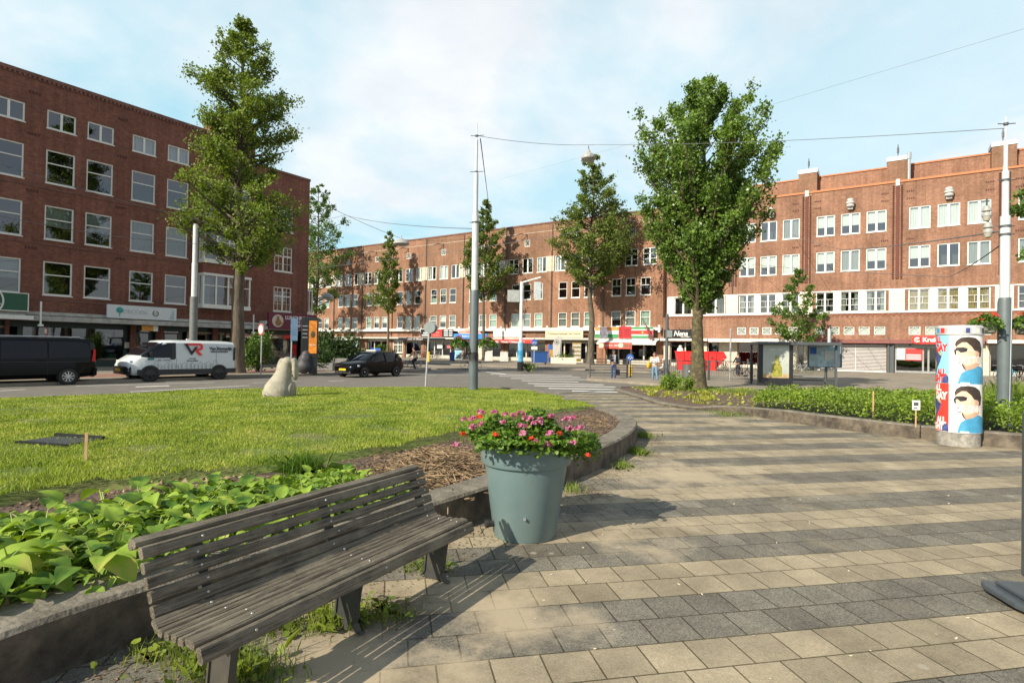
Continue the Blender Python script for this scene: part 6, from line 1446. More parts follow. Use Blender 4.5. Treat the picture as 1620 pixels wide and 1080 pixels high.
# railings at the stop
rail=M('railing_steel',(.10,.10,.095),.5,metal=.2,var=.1)
def hrail(label,a,c,h,n):
    r=thing('railing',label,'railing',(a.x,a.y,.13),math.atan2(c.y-a.y,c.x-a.x)); L=(c-a).length
    for x in (0,L): b=MB(); b.tube([(x,0,0),(x,0,h)],.045,8); b.build('post',rail,r)
    b=MB()
    for i in range(n): b.tube([(.03,0,.12+i*(h-.14)/(n-1)),(L-.03,0,.12+i*(h-.14)/(n-1))],.022,6)
    pieces(b,'rail',rail,r); return r
hrail('horizontal bar steel railing behind the man in the suit',at(933,600.5),at(992,600.5),1.12,7); hrail('horizontal bar steel railing behind the woman in jeans',at(997,600.5),at(1050,602.5),1.12,7)
def vrail(label,a,c,h):
    r=thing('railing',label,'railing',(a.x,a.y,.13),math.atan2(c.y-a.y,c.x-a.x)); L=(c-a).length
    for x in (0,L): b=MB(); b.tube([(x,0,0),(x,0,h+.04)],.04,8); b.build('post',rail,r)
    b=MB(); b.tube([(0,0,h),(L,0,h)],.025,6); b.tube([(0,0,.14),(L,0,.14)],.02,6)
    pieces(b,'rail',rail,r)
    n=int(L/.125); b=MB()
    for i in range(1,n): b.tube([(L*i/n,0,.16),(L*i/n,0,h-.02)],.014,4)
    pieces(b,'bar',rail,r); return r
vrail('vertical bar railing left of the big tree trunk',at(1058,604),at(1120,605),1.12); vrail('vertical bar railing between the big tree and the shelter',at(1122,605),at(1190,607.5),1.12)
p=at(1054,606); r=thing('stop_post','dark slim post with a grey box at the tram stop railing','post',(p.x,p.y,.13)); b=MB(); b.tube([(0,0,0),(0,0,zof(1053,500,p.y))],.09,10); b.build('post',anth,r); b=MB(); b.box(-.02,-.2,zof(1053,537,p.y),.24,.1,zof(1053,526,p.y)); b.build('box',sgrey,r)
p=at(1155,605); r=thing('stop_post','thin pale stop sign post in front of the red skip end','post',(p.x,p.y,.13),R(70)); b=MB(); b.tube([(0,0,0),(0,0,zof(1155,523,p.y))],.05,8); b.build('post',steel,r); b=MB(); b.box(-.3,-.02,zof(1155,538,p.y),.3,.02,zof(1155,524,p.y)); b.build('plate',sgrey,r)
# bin
p=at(1088,605.5); r=thing('litter_bin','round grey litter bin with a red rim before the railing','bin',(p.x,p.y,.12)); b=MB(); b.lathe([(.24,0),(.29,.05),(.30,.9),(.27,.93)],20); b.build('body',M('bin_grey',(.13,.135,.135),.5,metal=.3),r,smooth=40); b=MB(); b.lathe([(.25,.94),(.30,.95),(.30,1.06),(.24,1.1)],20,closed=False); b.build('rim',red,r,smooth=40); b=MB(); b.ball((-.02,-.3,.55),(.04,.01,.04),8,6); b.build('badge',wht,r)
# bus shelter
p0=at(1199,613.5); p1=at(1322,617); sd=(p1-p0); SL=sd.length; r=thing('bus_shelter','black framed glass bus shelter with a lit poster case','bus shelter',(p0.x,p0.y,.12),math.atan2(sd.y,sd.x))
HS=zof(1260,543,p0.y)-.22
b=MB(); b.box(-.1,-.35,HS,SL+.15,1.5,HS+.16); b.build('roof',anth,r,bevel=.02)
for x,y in ((-.04,1.4),(SL,1.4),(SL,0),(1.75,1.4)): b=MB(); b.box(x-.05,y-.05,0,x+.05,y+.05,HS-.002); b.build('post',anth,r)
b=MB(); b.box(-.02,-.12,.0,1.62,.14,HS-.002); 
b.build('poster_case',M('case_black',(.02,.022,.024),.4),r,bevel=.01)
b=MB(); b.box(.2,-.135,.42,1.42,-.122,2.1); pp=b.build('poster',M('poster_pale_grey',(.42,.45,.40),.4,var=.12,scale=2),r)
b=MB(); b.lathe([(.22,.5),(.24,.55),(.24,.95),(.08,1.3),(.07,1.55)],16,(.85,-.14,0)); o=b.build('picture',M('bottle_yellow',(.30,.29,.05),.4,var=.3,scale=6),pp); o.scale=(1,.08,1); o.location=(0,-.128,0)
b=MB(); b.box(.2,-.14,.42,1.42,-.136,.62); b.build('picture',M('poster_table',(.42,.31,.16),.5,var=.2),pp); scrawl(pp,'xxxxxx xxxxx',.1,wht,(.8,-.139,1.85),off=.002)
gl_=MB(); gl_.quad((1.75,1.4,.3),(SL,1.4,.3),(SL,1.4,HS-.05),(1.75,1.4,HS-.05)); gl_.quad((SL,.05,.3),(SL,1.35,.3),(SL,1.35,HS-.05),(SL,.05,HS-.05)); pieces(gl_,'glass_wall',glassmat('shelter_glass',(.86,.9,.88),.03),r)
b=MB(); b.box(2.75,1.25,1.0,4.25,1.32,2.1); o=b.build('map_panel',M('map_blue',(.33,.45,.5),.4,var=.3,scale=5),r); b=MB(); b.box(2.8,1.235,1.65,3.1,1.248,2.0); b.build('picture',blueS,o); b=MB(); b.box(3.5,1.235,1.3,3.9,1.248,1.8); b.build('picture',M('map_pale',(.55,.55,.5),.5,var=.3,scale=7),o)
b=MB(); b.box(2.7,1.22,.97,4.3,1.33,.998); b.box(2.7,1.22,2.102,4.3,1.33,2.13); b.box(2.69,1.22,.998,2.748,1.33,2.102); b.box(4.252,1.22,.998,4.31,1.33,2.102); b.build('map_frame',anth,r)
b=MB(); b.box(1.8,.9,.46,SL-.3,1.3,.5); b.build('seat',M('seat_grey',(.3,.31,.31),.5,metal=.3),r); b=MB(); b.box(1.8,1.38,.25,SL-.05,1.42,.32); b.build('rail',anth,r)
b=MB(); b.tube([(SL-.25,.2,HS+.16),(SL-.25,.2,HS+.85)],.09,10); b.build('vent_pipe',steel,r)
r=thing('timetable_box','small orange box on a post inside the shelter','box',(p0.x+1.9*sd.x/SL-.1,p0.y+2.6,.12)); b=MB(); b.tube([(0,0,0),(0,0,1.0)],.03,6); b.build('post',steel,r); b=MB(); b.box(-.3,-.12,1.0,.3,.12,1.75); b.build('case',M('post_orange',(.65,.27,.05),.5),r,bevel=.02)
# lit orange advertising screen on the left pavement
p=at(492,594); r=thing('advertising_screen','tall black screen case showing an orange advert near the corner','screen',(p.x,p.y,.12),R(12)); zt=zof(492,508,p.y); zb=zof(492,562,p.y)
b=MB(); b.box(-.58,-.15,zb-.3,.36,.15,zt+.1); b.build('case',blk,r,bevel=.03); b=MB(); b.box(-.12,-.13,0,.33,.13,zb-.302); b.build('foot',blk,r); b=MB(); b.box(-.14,-.17,zb,.30,-.152,zt-.1); o=b.build('screen',M('screen_orange',(.50,.17,.015),.4,var=.45,scale=4,emit=.2),r); b=MB(); b.ball((.08,-.175,(zb+zt)/2+.1),(.13,.01,.2)); b.build('picture',M('screen_dark',(.06,.05,.02),.6),o); scrawl(o,'xxxxx',.13,wht,(.08,-.176,zb+.5),off=.003)
b=MB()
for i in range(4): b.box(-.5,-.165,zb+.9+i*.22,-.22,-.152,zb+.94+i*.22)
b.build('time_list',M('list_grey',(.3,.32,.33),.6),r)
# wheeled bins, boards and planters along the far pavement
def wbin(label,P,rz,m_):
    r=thing('wheeled_bin',label,'bin',P,rz); b=MB(); b.prism([(-.25,.05),(.25,.05),(.32,1.0),(-.32,1.0)],-.3,.3,'y'); b.build('body',m_,r,bevel=.03); b=MB(); b.box(-.35,-.34,1.002,.35,.34,1.07); b.build('lid',m_,r,bevel=.02); b=MB()
    for s_ in (-1,1): b.tube([(.22,s_*.3,.1),(.22,s_*.36,.1)],.1,10)
    pieces(b,'wheel',rub,r); return r
navyb=M('bin_navy',(.03,.06,.22),.5)
wbin('dark blue wheeled bin among the parked bicycles',FRpx(715,11),.2,navyb)
p=FRpx(853,12)-Vector((0,.6,0)); r=thing('cargo_container','large blue wheeled container behind the white signal pole','bin',(p.x,p.y+.6,.12),.1); b=MB(); b.prism([(-.75,.18),(.75,.18),(.85,1.3),(-.85,1.3)],-.5,.5,'y'); b.build('body',M('container_blue',(.015,.07,.24),.5),r,bevel=.04); b=MB(); b.box(-.88,-.54,1.302,.88,.54,1.42); b.build('lid',M('lid_dark',(.03,.06,.12),.5),r,bevel=.05)
for x in (-.6,.6): b=MB(); b.lathe([(.02,-.04),(.09,-.04),(.09,.04),(.02,.04)],10,(x,-.4,.09),axis='y'); b.build('wheel',rub,r)
for px,py,lab in ((773,579,'white folding board before the cream door, left of two'),(797,580,'white folding board with a ragged top right of the parked bicycles')):
    p=FRpx(px,5); r=thing('folding_board',lab,'board',(p.x,p.y,.12),.1); b=MB(); b.prism([(-.5,0),(.5,0),(.42,1.25),(-.42,1.25)],-.3,-.25,'y',Matrix.Rotation(.12,4,'X')); b.build('panel',wht,r); b=MB(); b.prism([(-.5,0),(.5,0),(.42,1.22),(-.42,1.22)],.25,.3,'y',Matrix.Rotation(-.12,4,'X')); b.build('panel',wht,r)
p=FRpx(881,4.5)-Vector((0,1,0)); r=thing('beach_flag','pale grey teardrop flag with a round emblem by the tobacco shop','flag',(p.x,p.y+1,.12)); b=MB(); b.prism([(-.5,.4),(.35,.4),(.45,3.2),(.1,3.3),(-.3,2.9),(-.52,2.3)],-.01,.01,'y'); o=b.build('flag_cloth',M('flag_pale',(.5,.48,.44),.8,var=.1),r); b=MB(); b.lathe([(.24,-.02),(.3,-.02),(.3,-.012),(.24,-.012),(.24,-.02)],18,(-.05,0,2.5),axis='y',closed=False); b.ball((-.05,-.015,2.5),(.13,.006,.13),8,6); b.build('emblem',anth,o); b=MB(); b.tube([(.5,0,0),(.5,0,3.25)],.03,6); b.build('pole',steel,r)
p=FRpx(873,4)-Vector((0,1,0)); r=thing('pavement_board','blue pavement board with a picture by the tobacco shop','board',(p.x,p.y+1,.12)); b=MB(); b.box(-.45,-.05,.1,.45,.05,2.2); b.build('panel',M('board_blue',(.04,.12,.4),.5,var=.3,scale=4),r,bevel=.04); b=MB(); b.box(-.33,-.07,.7,.33,-.052,1.6); b.build('picture',dor,r)
p=FRpx(912,1.6)-Vector((0,1.5,0)); r=thing('newspaper_rack','yellow newspaper rack beside the tobacco shop door','rack',(p.x,p.y+1.5,.12)); b=MB(); b.box(-.55,-.1,.2,.55,.1,2.5); b.build('frame',M('rack_yellow',(.32,.2,.025),.5,var=.3,scale=4),r)
for z in (.5,1.0,1.5,2.0): b=MB(); b.box(-.5,-.2,z,.5,-.105,z+.34); b.build('shelf',M('papers',(.5,.47,.4),.7,var=.5,scale=9),r)
for px,py,lab in ((856,585,'round pale concrete planter left of the teardrop flag'),(892,587,'long low white planter box before the tobacco shop')):
    p=FRpx(px,6)-Vector((0,.8,0)); r=thing('concrete_planter',lab,'planter',(p.x,p.y+.8,.12)); b=MB()
    if px==856: b.lathe([(.7,0),(.95,.7),(.85,.72)],20)
    else: b.box(-1.5,-.4,0,1.4,.4,.72)
    b.build('tub',crm,r); g=np.random.default_rng(px); C=g.normal(size=(240,3))*np.array([.5,.25,.16])+np.array([0,0,.85]); obj('foliage',roundleaves('foliage',C,.14,flm,g),r)
p=at(1028,589); r=thing('flag','dark red flag hanging from a leaning pole at the end of the white awning','flag',FR(-22.6,1.2,3.6),RZR); b=MB(); b.tube([(0,0,-.6),(-.75,-.5,2.0)],.03,6); b.build('pole',anth,r); b=MB(); b.prism([(-.7,1.9),(-.4,1.2),(.0,.0),(.25,-.6),(.5,-.4),(.2,.4)],-.36,-.33,'y'); b.build('flag_cloth',M('flag_dark_red',(.18,.03,.035),.8,var=.3),r)
p=at(606,588)
# wires and hanging lamps
wirem=M('wire_dark',(.12,.13,.14),.6)
def wire(label,pts,rad=.018,sag=.3,n=14):
    out=[]
    for a,c in zip(pts,pts[1:]):
        a=Vector(a);c=Vector(c)
        for i in range(n+1):
            t=i/n; q=a.lerp(c,t); q.z-=sag*4*t*(1-t); out.append(q)
    b=MB(); b.tube(out,rad,5); o=b.build('overhead_wire',wirem); tag(o,label,'wire'); return o
top1=Vector((m1p.x,m1p.y,zof(756.5,215,d1))); top2=Vector((m2p.x,m2p.y,zof(1590,203,d2)))
L1=atd(940,229,25.5)
wire('thin wire strung from the top of the lawn mast to the right mast',[top1,L1,top2],.0085,.12)
wire('thin wire rising from behind the right tree towards the top right corner',[atd(1640,40,16),atd(1180,178,24),atd(790,284,60)],.0042,.0)
wire('guy wire from the lawn mast top down to the roof chimney',[top1+Vector((.1,0,-.1)),FR(-47.4,-1.5,19.6)],.02,.0)
wire('wire between the lawn mast and the left block gable',[Vector((m1p.x,m1p.y,zof(755,362,d1))),atd(545,340,44),FL(15.4,.05,13)],.014,.2)
wire('wire crossing in front of the left block first floor',[atd(-30,250,20),atd(300,345,30),atd(470,390,34)],.012,.1)
wire('wire low across the left block windows',[atd(-30,335,20),atd(220,378,28),atd(470,392,34)],.012,.1)
wire('wire from the right mast across the red brick block',[Vector((m2p.x,m2p.y,zof(1590,365,d2))),atd(1330,395,40),FR(-8,-.6,14)],.018,.1)
wire('lower wire from the right mast across the red brick block',[Vector((m2p.x,m2p.y,zof(1590,382,d2))),atd(1500,438,32),FR(-12,-.6,11.2)],.018,.1)
wire('wire across the front of the orange brick block',[FR(-86,12,13.2),FR(-55,14,12.6),FR(-24,14,13.5)],.022,.2)
wire('high wire between the narrow trees before the orange block',[FL(15.4,.05,15),atd(640,379,62),FR(-50,-.05,17.5)],.02,.2)
def hlamp(label,P,rad,h=.28):
    r=thing('hanging_lamp',label,'street lamp',P); b=MB(); b.lathe([(.06,h+.12),(.1,h),(rad*.55,h*.8),(rad*.92,h*.35),(rad,0),(rad*.96,-.04)],24); b.build('shade',M('lamp_shade_grey',(.33,.33,.31),.5,var=.1),r,smooth=40); b=MB(); b.lathe([(rad*.9,-.045),(rad*.6,-.14),(.001,-.17)],20); b.build('diffuser',M('lamp_diffuser',(.4,.38,.32),.3),r,smooth=40); b=MB(); b.tube([(0,0,h+.1),(0,0,h+.3)],.02,6); b.build('hook',anth,r)
hlamp('dish street lamp hanging on the wire left of the dark green tree',L1+Vector((-.25,0,-.62)),.33,.26)
hlamp('dish street lamp hanging before the roof of the orange block',atd(635,386,52),.75,.45); hlamp('small dish street lamp hanging near the left block gable end',atd(518,471,60),.65,.5)
for px,py,lab in ((1553,340,'upper of two dish lamps beside the right mast'),(1555,366,'lower of two dish lamps beside the right mast')): hlamp(lab,Vector((m2p.x+(1.0 if 0 else .0),0,0))+Vector((atd(px+27,py,d2).x-m2p.x,m2p.y,atd(px+27,py,d2).z)) if 0 else atd(px+8,py,d2+.35),.10,.09)
# little things in the beds
st_=M('pale_stake',(.55,.36,.18),.8,var=.15)
p=at(136,727,.42); r=thing('wooden_stake','short pale wooden stake standing in the lawn','stake',(p.x,p.y,.36),.4); b=MB(); b.box(-.014,-.014,-.05,.014,.014,.36); b.box(-.013,-.013,.362,.013,.013,.375); b.build('stake_wood',st_,r)
p=at(1422,668,.3); r=thing('wooden_stake','short pale stake in the hedge beside the small white notice','stake',(p.x,p.y+.9,.3)); b=MB(); b.box(-.011,-.011,0,.011,.011,.62); b.box(-.010,-.010,.622,.010,.010,.63); b.build('stake_wood',st_,r)
p=at(1432,672,.3); r=thing('notice','small white paper notice on a stake at the hedge front','notice',(p.x-.02,p.y-.35,.3),-.15); b=MB(); b.box(-.01,0,0,.01,.015,.55); b.build('stake_wood',st_,r); b=MB(); b.box(-.075,-.008,.36,.075,-.001,.56); o=b.build('paper',wht,r); b=MB(); b.box(-.05,-.012,.45,.04,-.0085,.52); b.box(-.05,-.012,.39,.02,-.0085,.41); b.build('print',anth,o)
p=at(96,698,.42); r=thing('access_cover','dark plastic access cover half grown over in the lawn','cover',(p.x,p.y,.415),-.25); b=MB(); b.box(-.42,-.2,-.02,.36,.24,.02); b.build('lid',M('cover_dark',(.04,.042,.045),.6,var=.3,scale=10),r,bevel=.01); b=MB(); b.box(-.46,.25,-.03,.42,.29,.06); b.box(-.46,-.26,-.03,.42,-.21,.025); b.build('frame',blk,r)
# pavement sign at the right edge
p=at(1598,965); r=thing('pavement_sign','dark slate wheeled pavement sign cut off by the right edge','sign board',(p.x+.36,p.y+.05,.006),R(-8)); sm_=M('sign_plastic',(.055,.065,.072),.45,var=.15)
b=MB(); b.prism([(-.36,-.16),(-.33,-.24),(.5,-.24),(.5,.24),(-.33,.24),(-.36,.16)],.03,.075); b.prism([(-.28,-.17),(.5,-.17),(.5,.17),(-.28,.17)],.076,.11); b.build('base',sm_,r,bevel=.012)
for y in (-.22,.22): b=MB(); b.lathe([(.01,-.018),(.035,-.018),(.035,.018),(.01,.018)],12,(-.2,y,.03),axis='y'); b.build('wheel',rub,r)
b=MB(); b.box(-.20,-.035,.2,.55,.035,1.40); b.build('panel',sm_,r,bevel=.02); b=MB()
for x in (-.08,.4): b.box(x-.03,-.03,.11,x+.03,.03,.2)
pieces(b,'spring',blk,r)
# ---------------------------------------------------------------- vegetation
def tree(label,P,H,tr,z0,prof,nb,nl,ls,lmat,bmat,seed,group=None,rise=.5,lean=(0,0),ts=.9,sub=5,spread=.32,name='street_tree',aspect=.7,low=0,dens=None,up=0):
    rng=np.random.default_rng(seed); rr=random.Random(seed)
    r=thing(name,label,'tree',P,0,group)
    def R_(z):
        t=(z-z0)/(H-z0); 
        for (a,ra),(c,rc) in zip(prof,prof[1:]):
            if a<=t<=c: return ra+(rc-ra)*(t-a)/(c-a+1e-9)
        return prof[-1][1]
    b=MB(); tp=[]; n=9
    for i in range(n+1):
        t=i/n; tp.append(Vector((lean[0]*t+rr.uniform(-1,1)*.018*H*t*(1-t)*2,lean[1]*t+rr.uniform(-1,1)*.018*H*t*(1-t)*2,H*.95*t)))
    def trunk(z):
        f=min(max(z/(H*.95),0),1)*n; i=min(int(f),n-1); return tp[i].lerp(tp[i+1],f-i)
    base=[Vector((0,0,-.1)),Vector((0,0,.12)),Vector((0,0,.5))]
    b.tube(base+tp[1:],[tr*1.45,tr*1.22,tr*1.04]+[tr*(1-.93*(i/n)**ts) for i in range(1,n+1)],14)
    C=[]; W=[]
    for i in range(nb):
        t=((i+.5)/nb)**.9; z=z0+(H*.97-z0)*t-low*(1-t)+rr.uniform(-.03,.03)*(H-z0); L=R_(z0+(H-z0)*t)*rr.uniform(.55,1.16)
        if L<.15: L=.15
        a=i*2.399+rr.uniform(-.5,.5); zb=max(z-L*rise,z0*.82 if z0>2 else z0); p0=trunk(zb)
        e=trunk(z)+Vector((math.cos(a)*L,math.sin(a)*L,rr.uniform(-.05,.12)*L))
        m1=p0.lerp(e,.4)+Vector((rr.uniform(-.08,.08)*L,rr.uniform(-.08,.08)*L,-.04*L)); m2=p0.lerp(e,.72)+Vector((rr.uniform(-.08,.08)*L,rr.uniform(-.08,.08)*L,.03*L))
        br=max(.018,tr*.34*(1-t*.75)*min(1,L/2.2)); b.tube([p0,m1,m2,e],[br,br*.7,br*.42,br*.15],6)
        for q in range(sub):
            s=rr.uniform(.30,1.0); bp=p0.lerp(m1,s/.4) if s<.4 else m1.lerp(m2,(s-.4)/.32) if s<.72 else m2.lerp(e,(s-.72)/.28)
            l2=L*rr.uniform(.18,.42)*(1.25-s*.5); a2=a+rr.choice((-1,1))*rr.uniform(.3,1.2); tip=bp+Vector((math.cos(a2)*l2*(1-.5*up),math.sin(a2)*l2*(1-.5*up),(rr.uniform(-.1,.55)+up*rr.uniform(.3,1.3))*l2))
            b.tube([bp,bp.lerp(tip,.5)+Vector((0,0,.04*l2)),tip],[br*.32,br*.2,.006],5,caps=False)
            for w in range(4):
                f=rr.uniform(.45,1.05); C.append(bp.lerp(tip,f)); W.append(max(.14,l2*spread+.1))
        C.append(e); W.append(.22)
    b.build('trunk',bmat,r,smooth=50)
    C=np.array([tuple(c) for c in C]); W=np.array(W); wt=W**1.5; wt/=wt.sum()
    idx=rng.choice(len(C),nl,p=wt); g=rng.normal(size=(nl,3)); P_=C[idx]+g*W[idx][:,None]*np.array([.66,.66,.60])
    obj('crown',leaves('crown',P_,ls,lmat,rng,aspect=aspect),r); return r
lfA=leafmat('elm_leaf_light',(.045,.085,.012),(.27,.36,.05),.5,.4,.55); lfB=leafmat('lime_leaf_dark',(.03,.075,.015),(.22,.34,.06),.36,.35,.9); lfC=leafmat('elm_leaf_olive',(.04,.075,.015),(.20,.27,.05),.5,.4,.5); lfE=leafmat('shrub_dark',(.012,.032,.010),(.075,.14,.03),.5,.25,1.0); lfD=leafmat('young_leaf',(.03,.07,.015),(.17,.28,.05),.45,.35,.8)
def tz(px,py,d): return zof(px,py,d)
# big tree behind the white van
d=32.5; p=atd(374,597,d); H=tz(372,10,d)
tree('tall loose light green tree behind the white van and its lamp pole',(p.x,p.y,.1),H,.42,tz(372,418,d)-.3,[(0,.5),(.06,1.7),(.15,3.2),(.28,3.2),(.36,2.3),(.46,2.35),(.58,2.6),(.68,2.3),(.78,1.9),(.88,1.15),(1,.15)],140,44000,.145,lfA,bark,21,rise=.42,sub=8,spread=.27,ts=.85,up=.35)
def ftree(label,px,topy,boty,off,tr,prof,nb,nl,ls,mat,seed,**k):
    p=FRpx(px,off); d=p.y; return tree(label,tuple(p),tz(px,topy,d)-.12,tr,tz(px,boty,d)-.12,[(t,r_*d/897) for t,r_ in prof],nb,nl,ls,mat,bark,seed,**k)
# trees close to the facades: crown half widths in the profile are given in photo pixels
ftree('loose green tree at the gable of the left block',498,280,505,6,.42,[(0,8),(.15,34),(.35,52),(.5,50),(.7,38),(.9,18),(1,3)],70,12000,.30,lfD,22,rise=.5,sub=6,spread=.28,up=.4)
ftree('narrow columnar tree in front of the hoist beams, left of two',613,358,494,4.2,.20,[(0,10),(.12,24),(.25,30),(.4,21),(.6,18),(.75,11),(.9,7),(1,2)],80,8500,.26,lfC,23,rise=.7,sub=5,spread=.34,up=.5)
ftree('narrow tall tree standing behind the dark lawn mast',765,305,470,4.4,.24,[(0,10),(.12,34),(.3,38),(.5,30),(.62,25),(.75,13),(.9,8),(1,2)],90,12000,.26,lfC,24,rise=.6,sub=5,spread=.34,up=.5)
ftree('broad olive green tree between the tobacco shop and the striped sign',934,232,450,4.6,.40,[(0,14),(.10,46),(.2,66),(.36,62),(.5,48),(.66,36),(.82,22),(1,3)],110,20000,.26,lfC,25,rise=.45,sub=7,spread=.28,up=.4)
# dark green tree in the right bed
p=at(1104,615,.12); d=p.y; H=tz(1108,106,d)-.1
tree('dense dark green tree with a lichen covered trunk in the hedge bed',(p.x,p.y,.1),H,.34,tz(1105,475,d),[(0,.5),(.08,1.1),(.2,1.8),(.34,2.4),(.5,2.6),(.64,2.9),(.76,2.6),(.86,1.6),(.94,.8),(1,.3)],100,76000,.13,lfB,bark2,26,rise=1.35,sub=11,spread=.16,ts=.75,lean=(.1,0),low=.3,aspect=.75,up=1.15)
# young tree behind the shelter
ftree('young staked tree rising behind the bus shelter',1261,420,540,4.5,.10,[(0,8),(.1,32),(.25,42),(.45,34),(.6,27),(.75,18),(1,4)],36,5200,.22,lfD,27,rise=.8,sub=5,spread=.24,name='young_tree'); p=FRpx(1261,4.5); d=p.y
r=thing('tree_stake','pale wooden tree stakes beside the young tree','stake',(p.x-.5,p.y-.1,.12)); b=MB(); b.tube([(0,0,0),(-.05,0,3.2)],.06,7); b.tube([(-.05,0,3.0),(.5,.1,3.05)],.03,6); b.build('stake_wood',M('stake_pale',(.42,.36,.27),.8),r)
p=Vector((28.4,28.5,0)); tree('leafy tree mostly outside the right edge beside the mast',p,13.5,.3,3.6,[(0,.6),(.2,1.9),(.5,2.35),(.8,1.6),(1,.2)],40,7000,.26,lfD,bark,28,rise=.6,sub=6,spread=.26)
# shrubs
def shrub(label,P,rx,ry,h,n,ls,mat,seed,pot_=None,nm='shrub'):
    rng=np.random.default_rng(seed); r=thing(nm,label,'shrub',P)
    k=26; cc=rng.normal(size=(k,3)); cc/=np.linalg.norm(cc,axis=1)[:,None]; cc*=np.array([rx,ry,h*.5])*(.35+.55*rng.random(k))[:,None]; cc[:,2]+=h*.52
    i=rng.integers(0,k,n); C=cc[i]+rng.normal(size=(n,3))*np.array([rx,ry,h*.5])*.2; C=C[C[:,2]>.05]
    obj('foliage',leaves('foliage',C,ls,mat,rng,aspect=.7),r); b=MB()
    for q in range(14): t=Vector(cc[q%k]); b.tube([(t.x*.1,t.y*.1,-.05),(t.x*.5,t.y*.5,t.z*.55),t],[.03,.018,.006],5)
    b.build('stems',bark,r)
    if pot_: q=MB(); q.box(-rx*.9,-ry*.7,0,rx*.9,ry*.7,pot_); q.build('trough',M('trough_grey',(.2,.2,.19),.8),r,bevel=.03)
    return r
p=at(398,593); shrub('leafy light green shrub with pale flowers beside the big left trunk',(p.x-.3,p.y+1.5,.12),1.0,.8,2.5,2600,.15,leafmat('shrub_light',(.03,.07,.012),(.17,.28,.05),.5,.3,1),31)
p=at(528,585); shrub('dark shrub in a trough at the corner behind the screen',(p.x-.5,p.y+2,.12),1.7,1.0,2.8,3600,.18,lfE,32,.7); p=at(552,583); shrub('dark low shrub left of the hatchback roof',(p.x,p.y+1.5,.12),1.3,.8,1.5,1900,.18,lfE,33,.5)
p=at(507,588); shrub('dark rounded shrub in a grey planter near the corner kerb',(p.x,p.y,.12),1.1,.8,1.4,2000,.16,lfE,34,.5)
shrub('green shrub against the brick pier behind the cyclist',FR(-65.6,1.6,.12),1.3,.8,2.0,1600,.2,lfD,35)
p=at(826,588.5); shrub('small weedy shrub at the foot of the white signal pole',(p.x+.5,p.y-.3,.1),.7,.4,.7,500,.12,lfD,36); p=at(922,586)
for i,(px,py,rx,h,n) in enumerate(((1062,617,.55,.85,1100),(1089,616,.28,.6,420))):
    p=at(px,py,.1); shrub(('bright green bushy shrub left of the lichen trunk','small bright green shrub touching the lichen trunk')[i],(p.x,p.y,.08),rx,rx*.8,h,n,.085,leafmat('shrub_bright',(.06,.14,.015),(.30,.42,.05),.5,.4,2) if i==0 else MATS['shrub_bright'],40+i)
# hedge of ground cover along the kerb
rng=np.random.default_rng(50)
hp=[at(1204,640,.3),at(1300,661,.3),at(1400,679,.3),at(1500,692,.3)]
HP=[Vector((7.15,16.8,0)),Vector((7.55,15.2,0)),Vector((8.05,14.2,0)),Vector((8.8,13.0,0)),Vector((9.45,12.2,0)),Vector((10.4,11.4,0)),Vector((14.4,8.7,0)),Vector((22,5,0)),Vector((24,12,0)),Vector((17,16.3,0)),Vector((11,18.3,0)),Vector((8.0,18.4,0))]
n=150000; x=rng.uniform(6,20,n);y=rng.uniform(6.5,19,n); k=inpoly(x,y,HP)&(np.abs(x/y)<1.05); x=x[k];y=y[k]
edge=np.full(len(x),9.9)
for a,c in zip(HP,HP[1:]+HP[:1]):
    ax,ay,cx,cy=a.x,a.y,c.x,c.y; L2=(cx-ax)**2+(cy-ay)**2; t=np.clip(((x-ax)*(cx-ax)+(y-ay)*(cy-ay))/L2,0,1); edge=np.minimum(edge,np.hypot(x-ax-t*(cx-ax),y-ay-t*(cy-ay)))
top=(.22+.34*np.clip(edge/.4,0,1)**.6)*(1+.14*np.sin(x*3.1+y*2.2)+.12*np.sin(x*7+1.3)*np.cos(y*6))
keep=rng.random(len(x))<.85; z=.1+top*(1-.55*rng.random(len(x))**2.2)+.06*rng.random(len(x))
hedgem=leafmat('hedge_leaf',(.045,.11,.013),(.35,.47,.06),.45,.38,2.2)
tag(obj('hedge',leaves('hedge',np.stack([x,y,z],1),.062,hedgem,rng,aspect=.75,flat=.35)),'low bright green hedge of ground cover plants behind the right kerb','hedge')
b=MB(); hb_=[LC for _ in ()]; 
core=ngon('hedge_shade_soil',[(v.x,v.y) for v in HP],.16,M('hedge_shade_dark',(.03,.03,.012),.95,var=.5,scale=9))  # near-black sheet below the leaves, the hedge's inner shade put into its colour
# grass and weeds on the right bed
def tuft_field(name,label,poly,n,h,wd,mat,seed,z,clump=0,kind='stuff'):
    rng=np.random.default_rng(seed); xs=[p.x for p in poly]; ys=[p.y for p in poly]
    if clump:
        m=max(3,n//clump); cx=rng.uniform(min(xs),max(xs),m); cy=rng.uniform(min(ys),max(ys),m); k=inpoly(cx,cy,poly); cx=cx[k];cy=cy[k]; i=rng.integers(0,len(cx),n); x=cx[i]+rng.normal(size=n)*.12; y=cy[i]+rng.normal(size=n)*.12
    else:
        x=rng.uniform(min(xs),max(xs),n);y=rng.uniform(min(ys),max(ys),n)
    k=inpoly(x,y,poly); x=x[k];y=y[k]
    o=obj(name,blades(name,x,y,np.full(len(x),z),h*(.4+rng.random(len(x))),np.full(len(x),wd),mat,rng,.5)); tag(o,label,'grass',kind=kind); return o
RB=[at(1000,617),at(1060,615),at(1190,621),at(1330,627),at(1210,645,.1),at(1150,646,.1),at(1090,640),at(1040,632),at(1010,625)]
weedm=leafmat('weed_blade',(.07,.14,.015),(.28,.36,.06),.55,.35,.8)
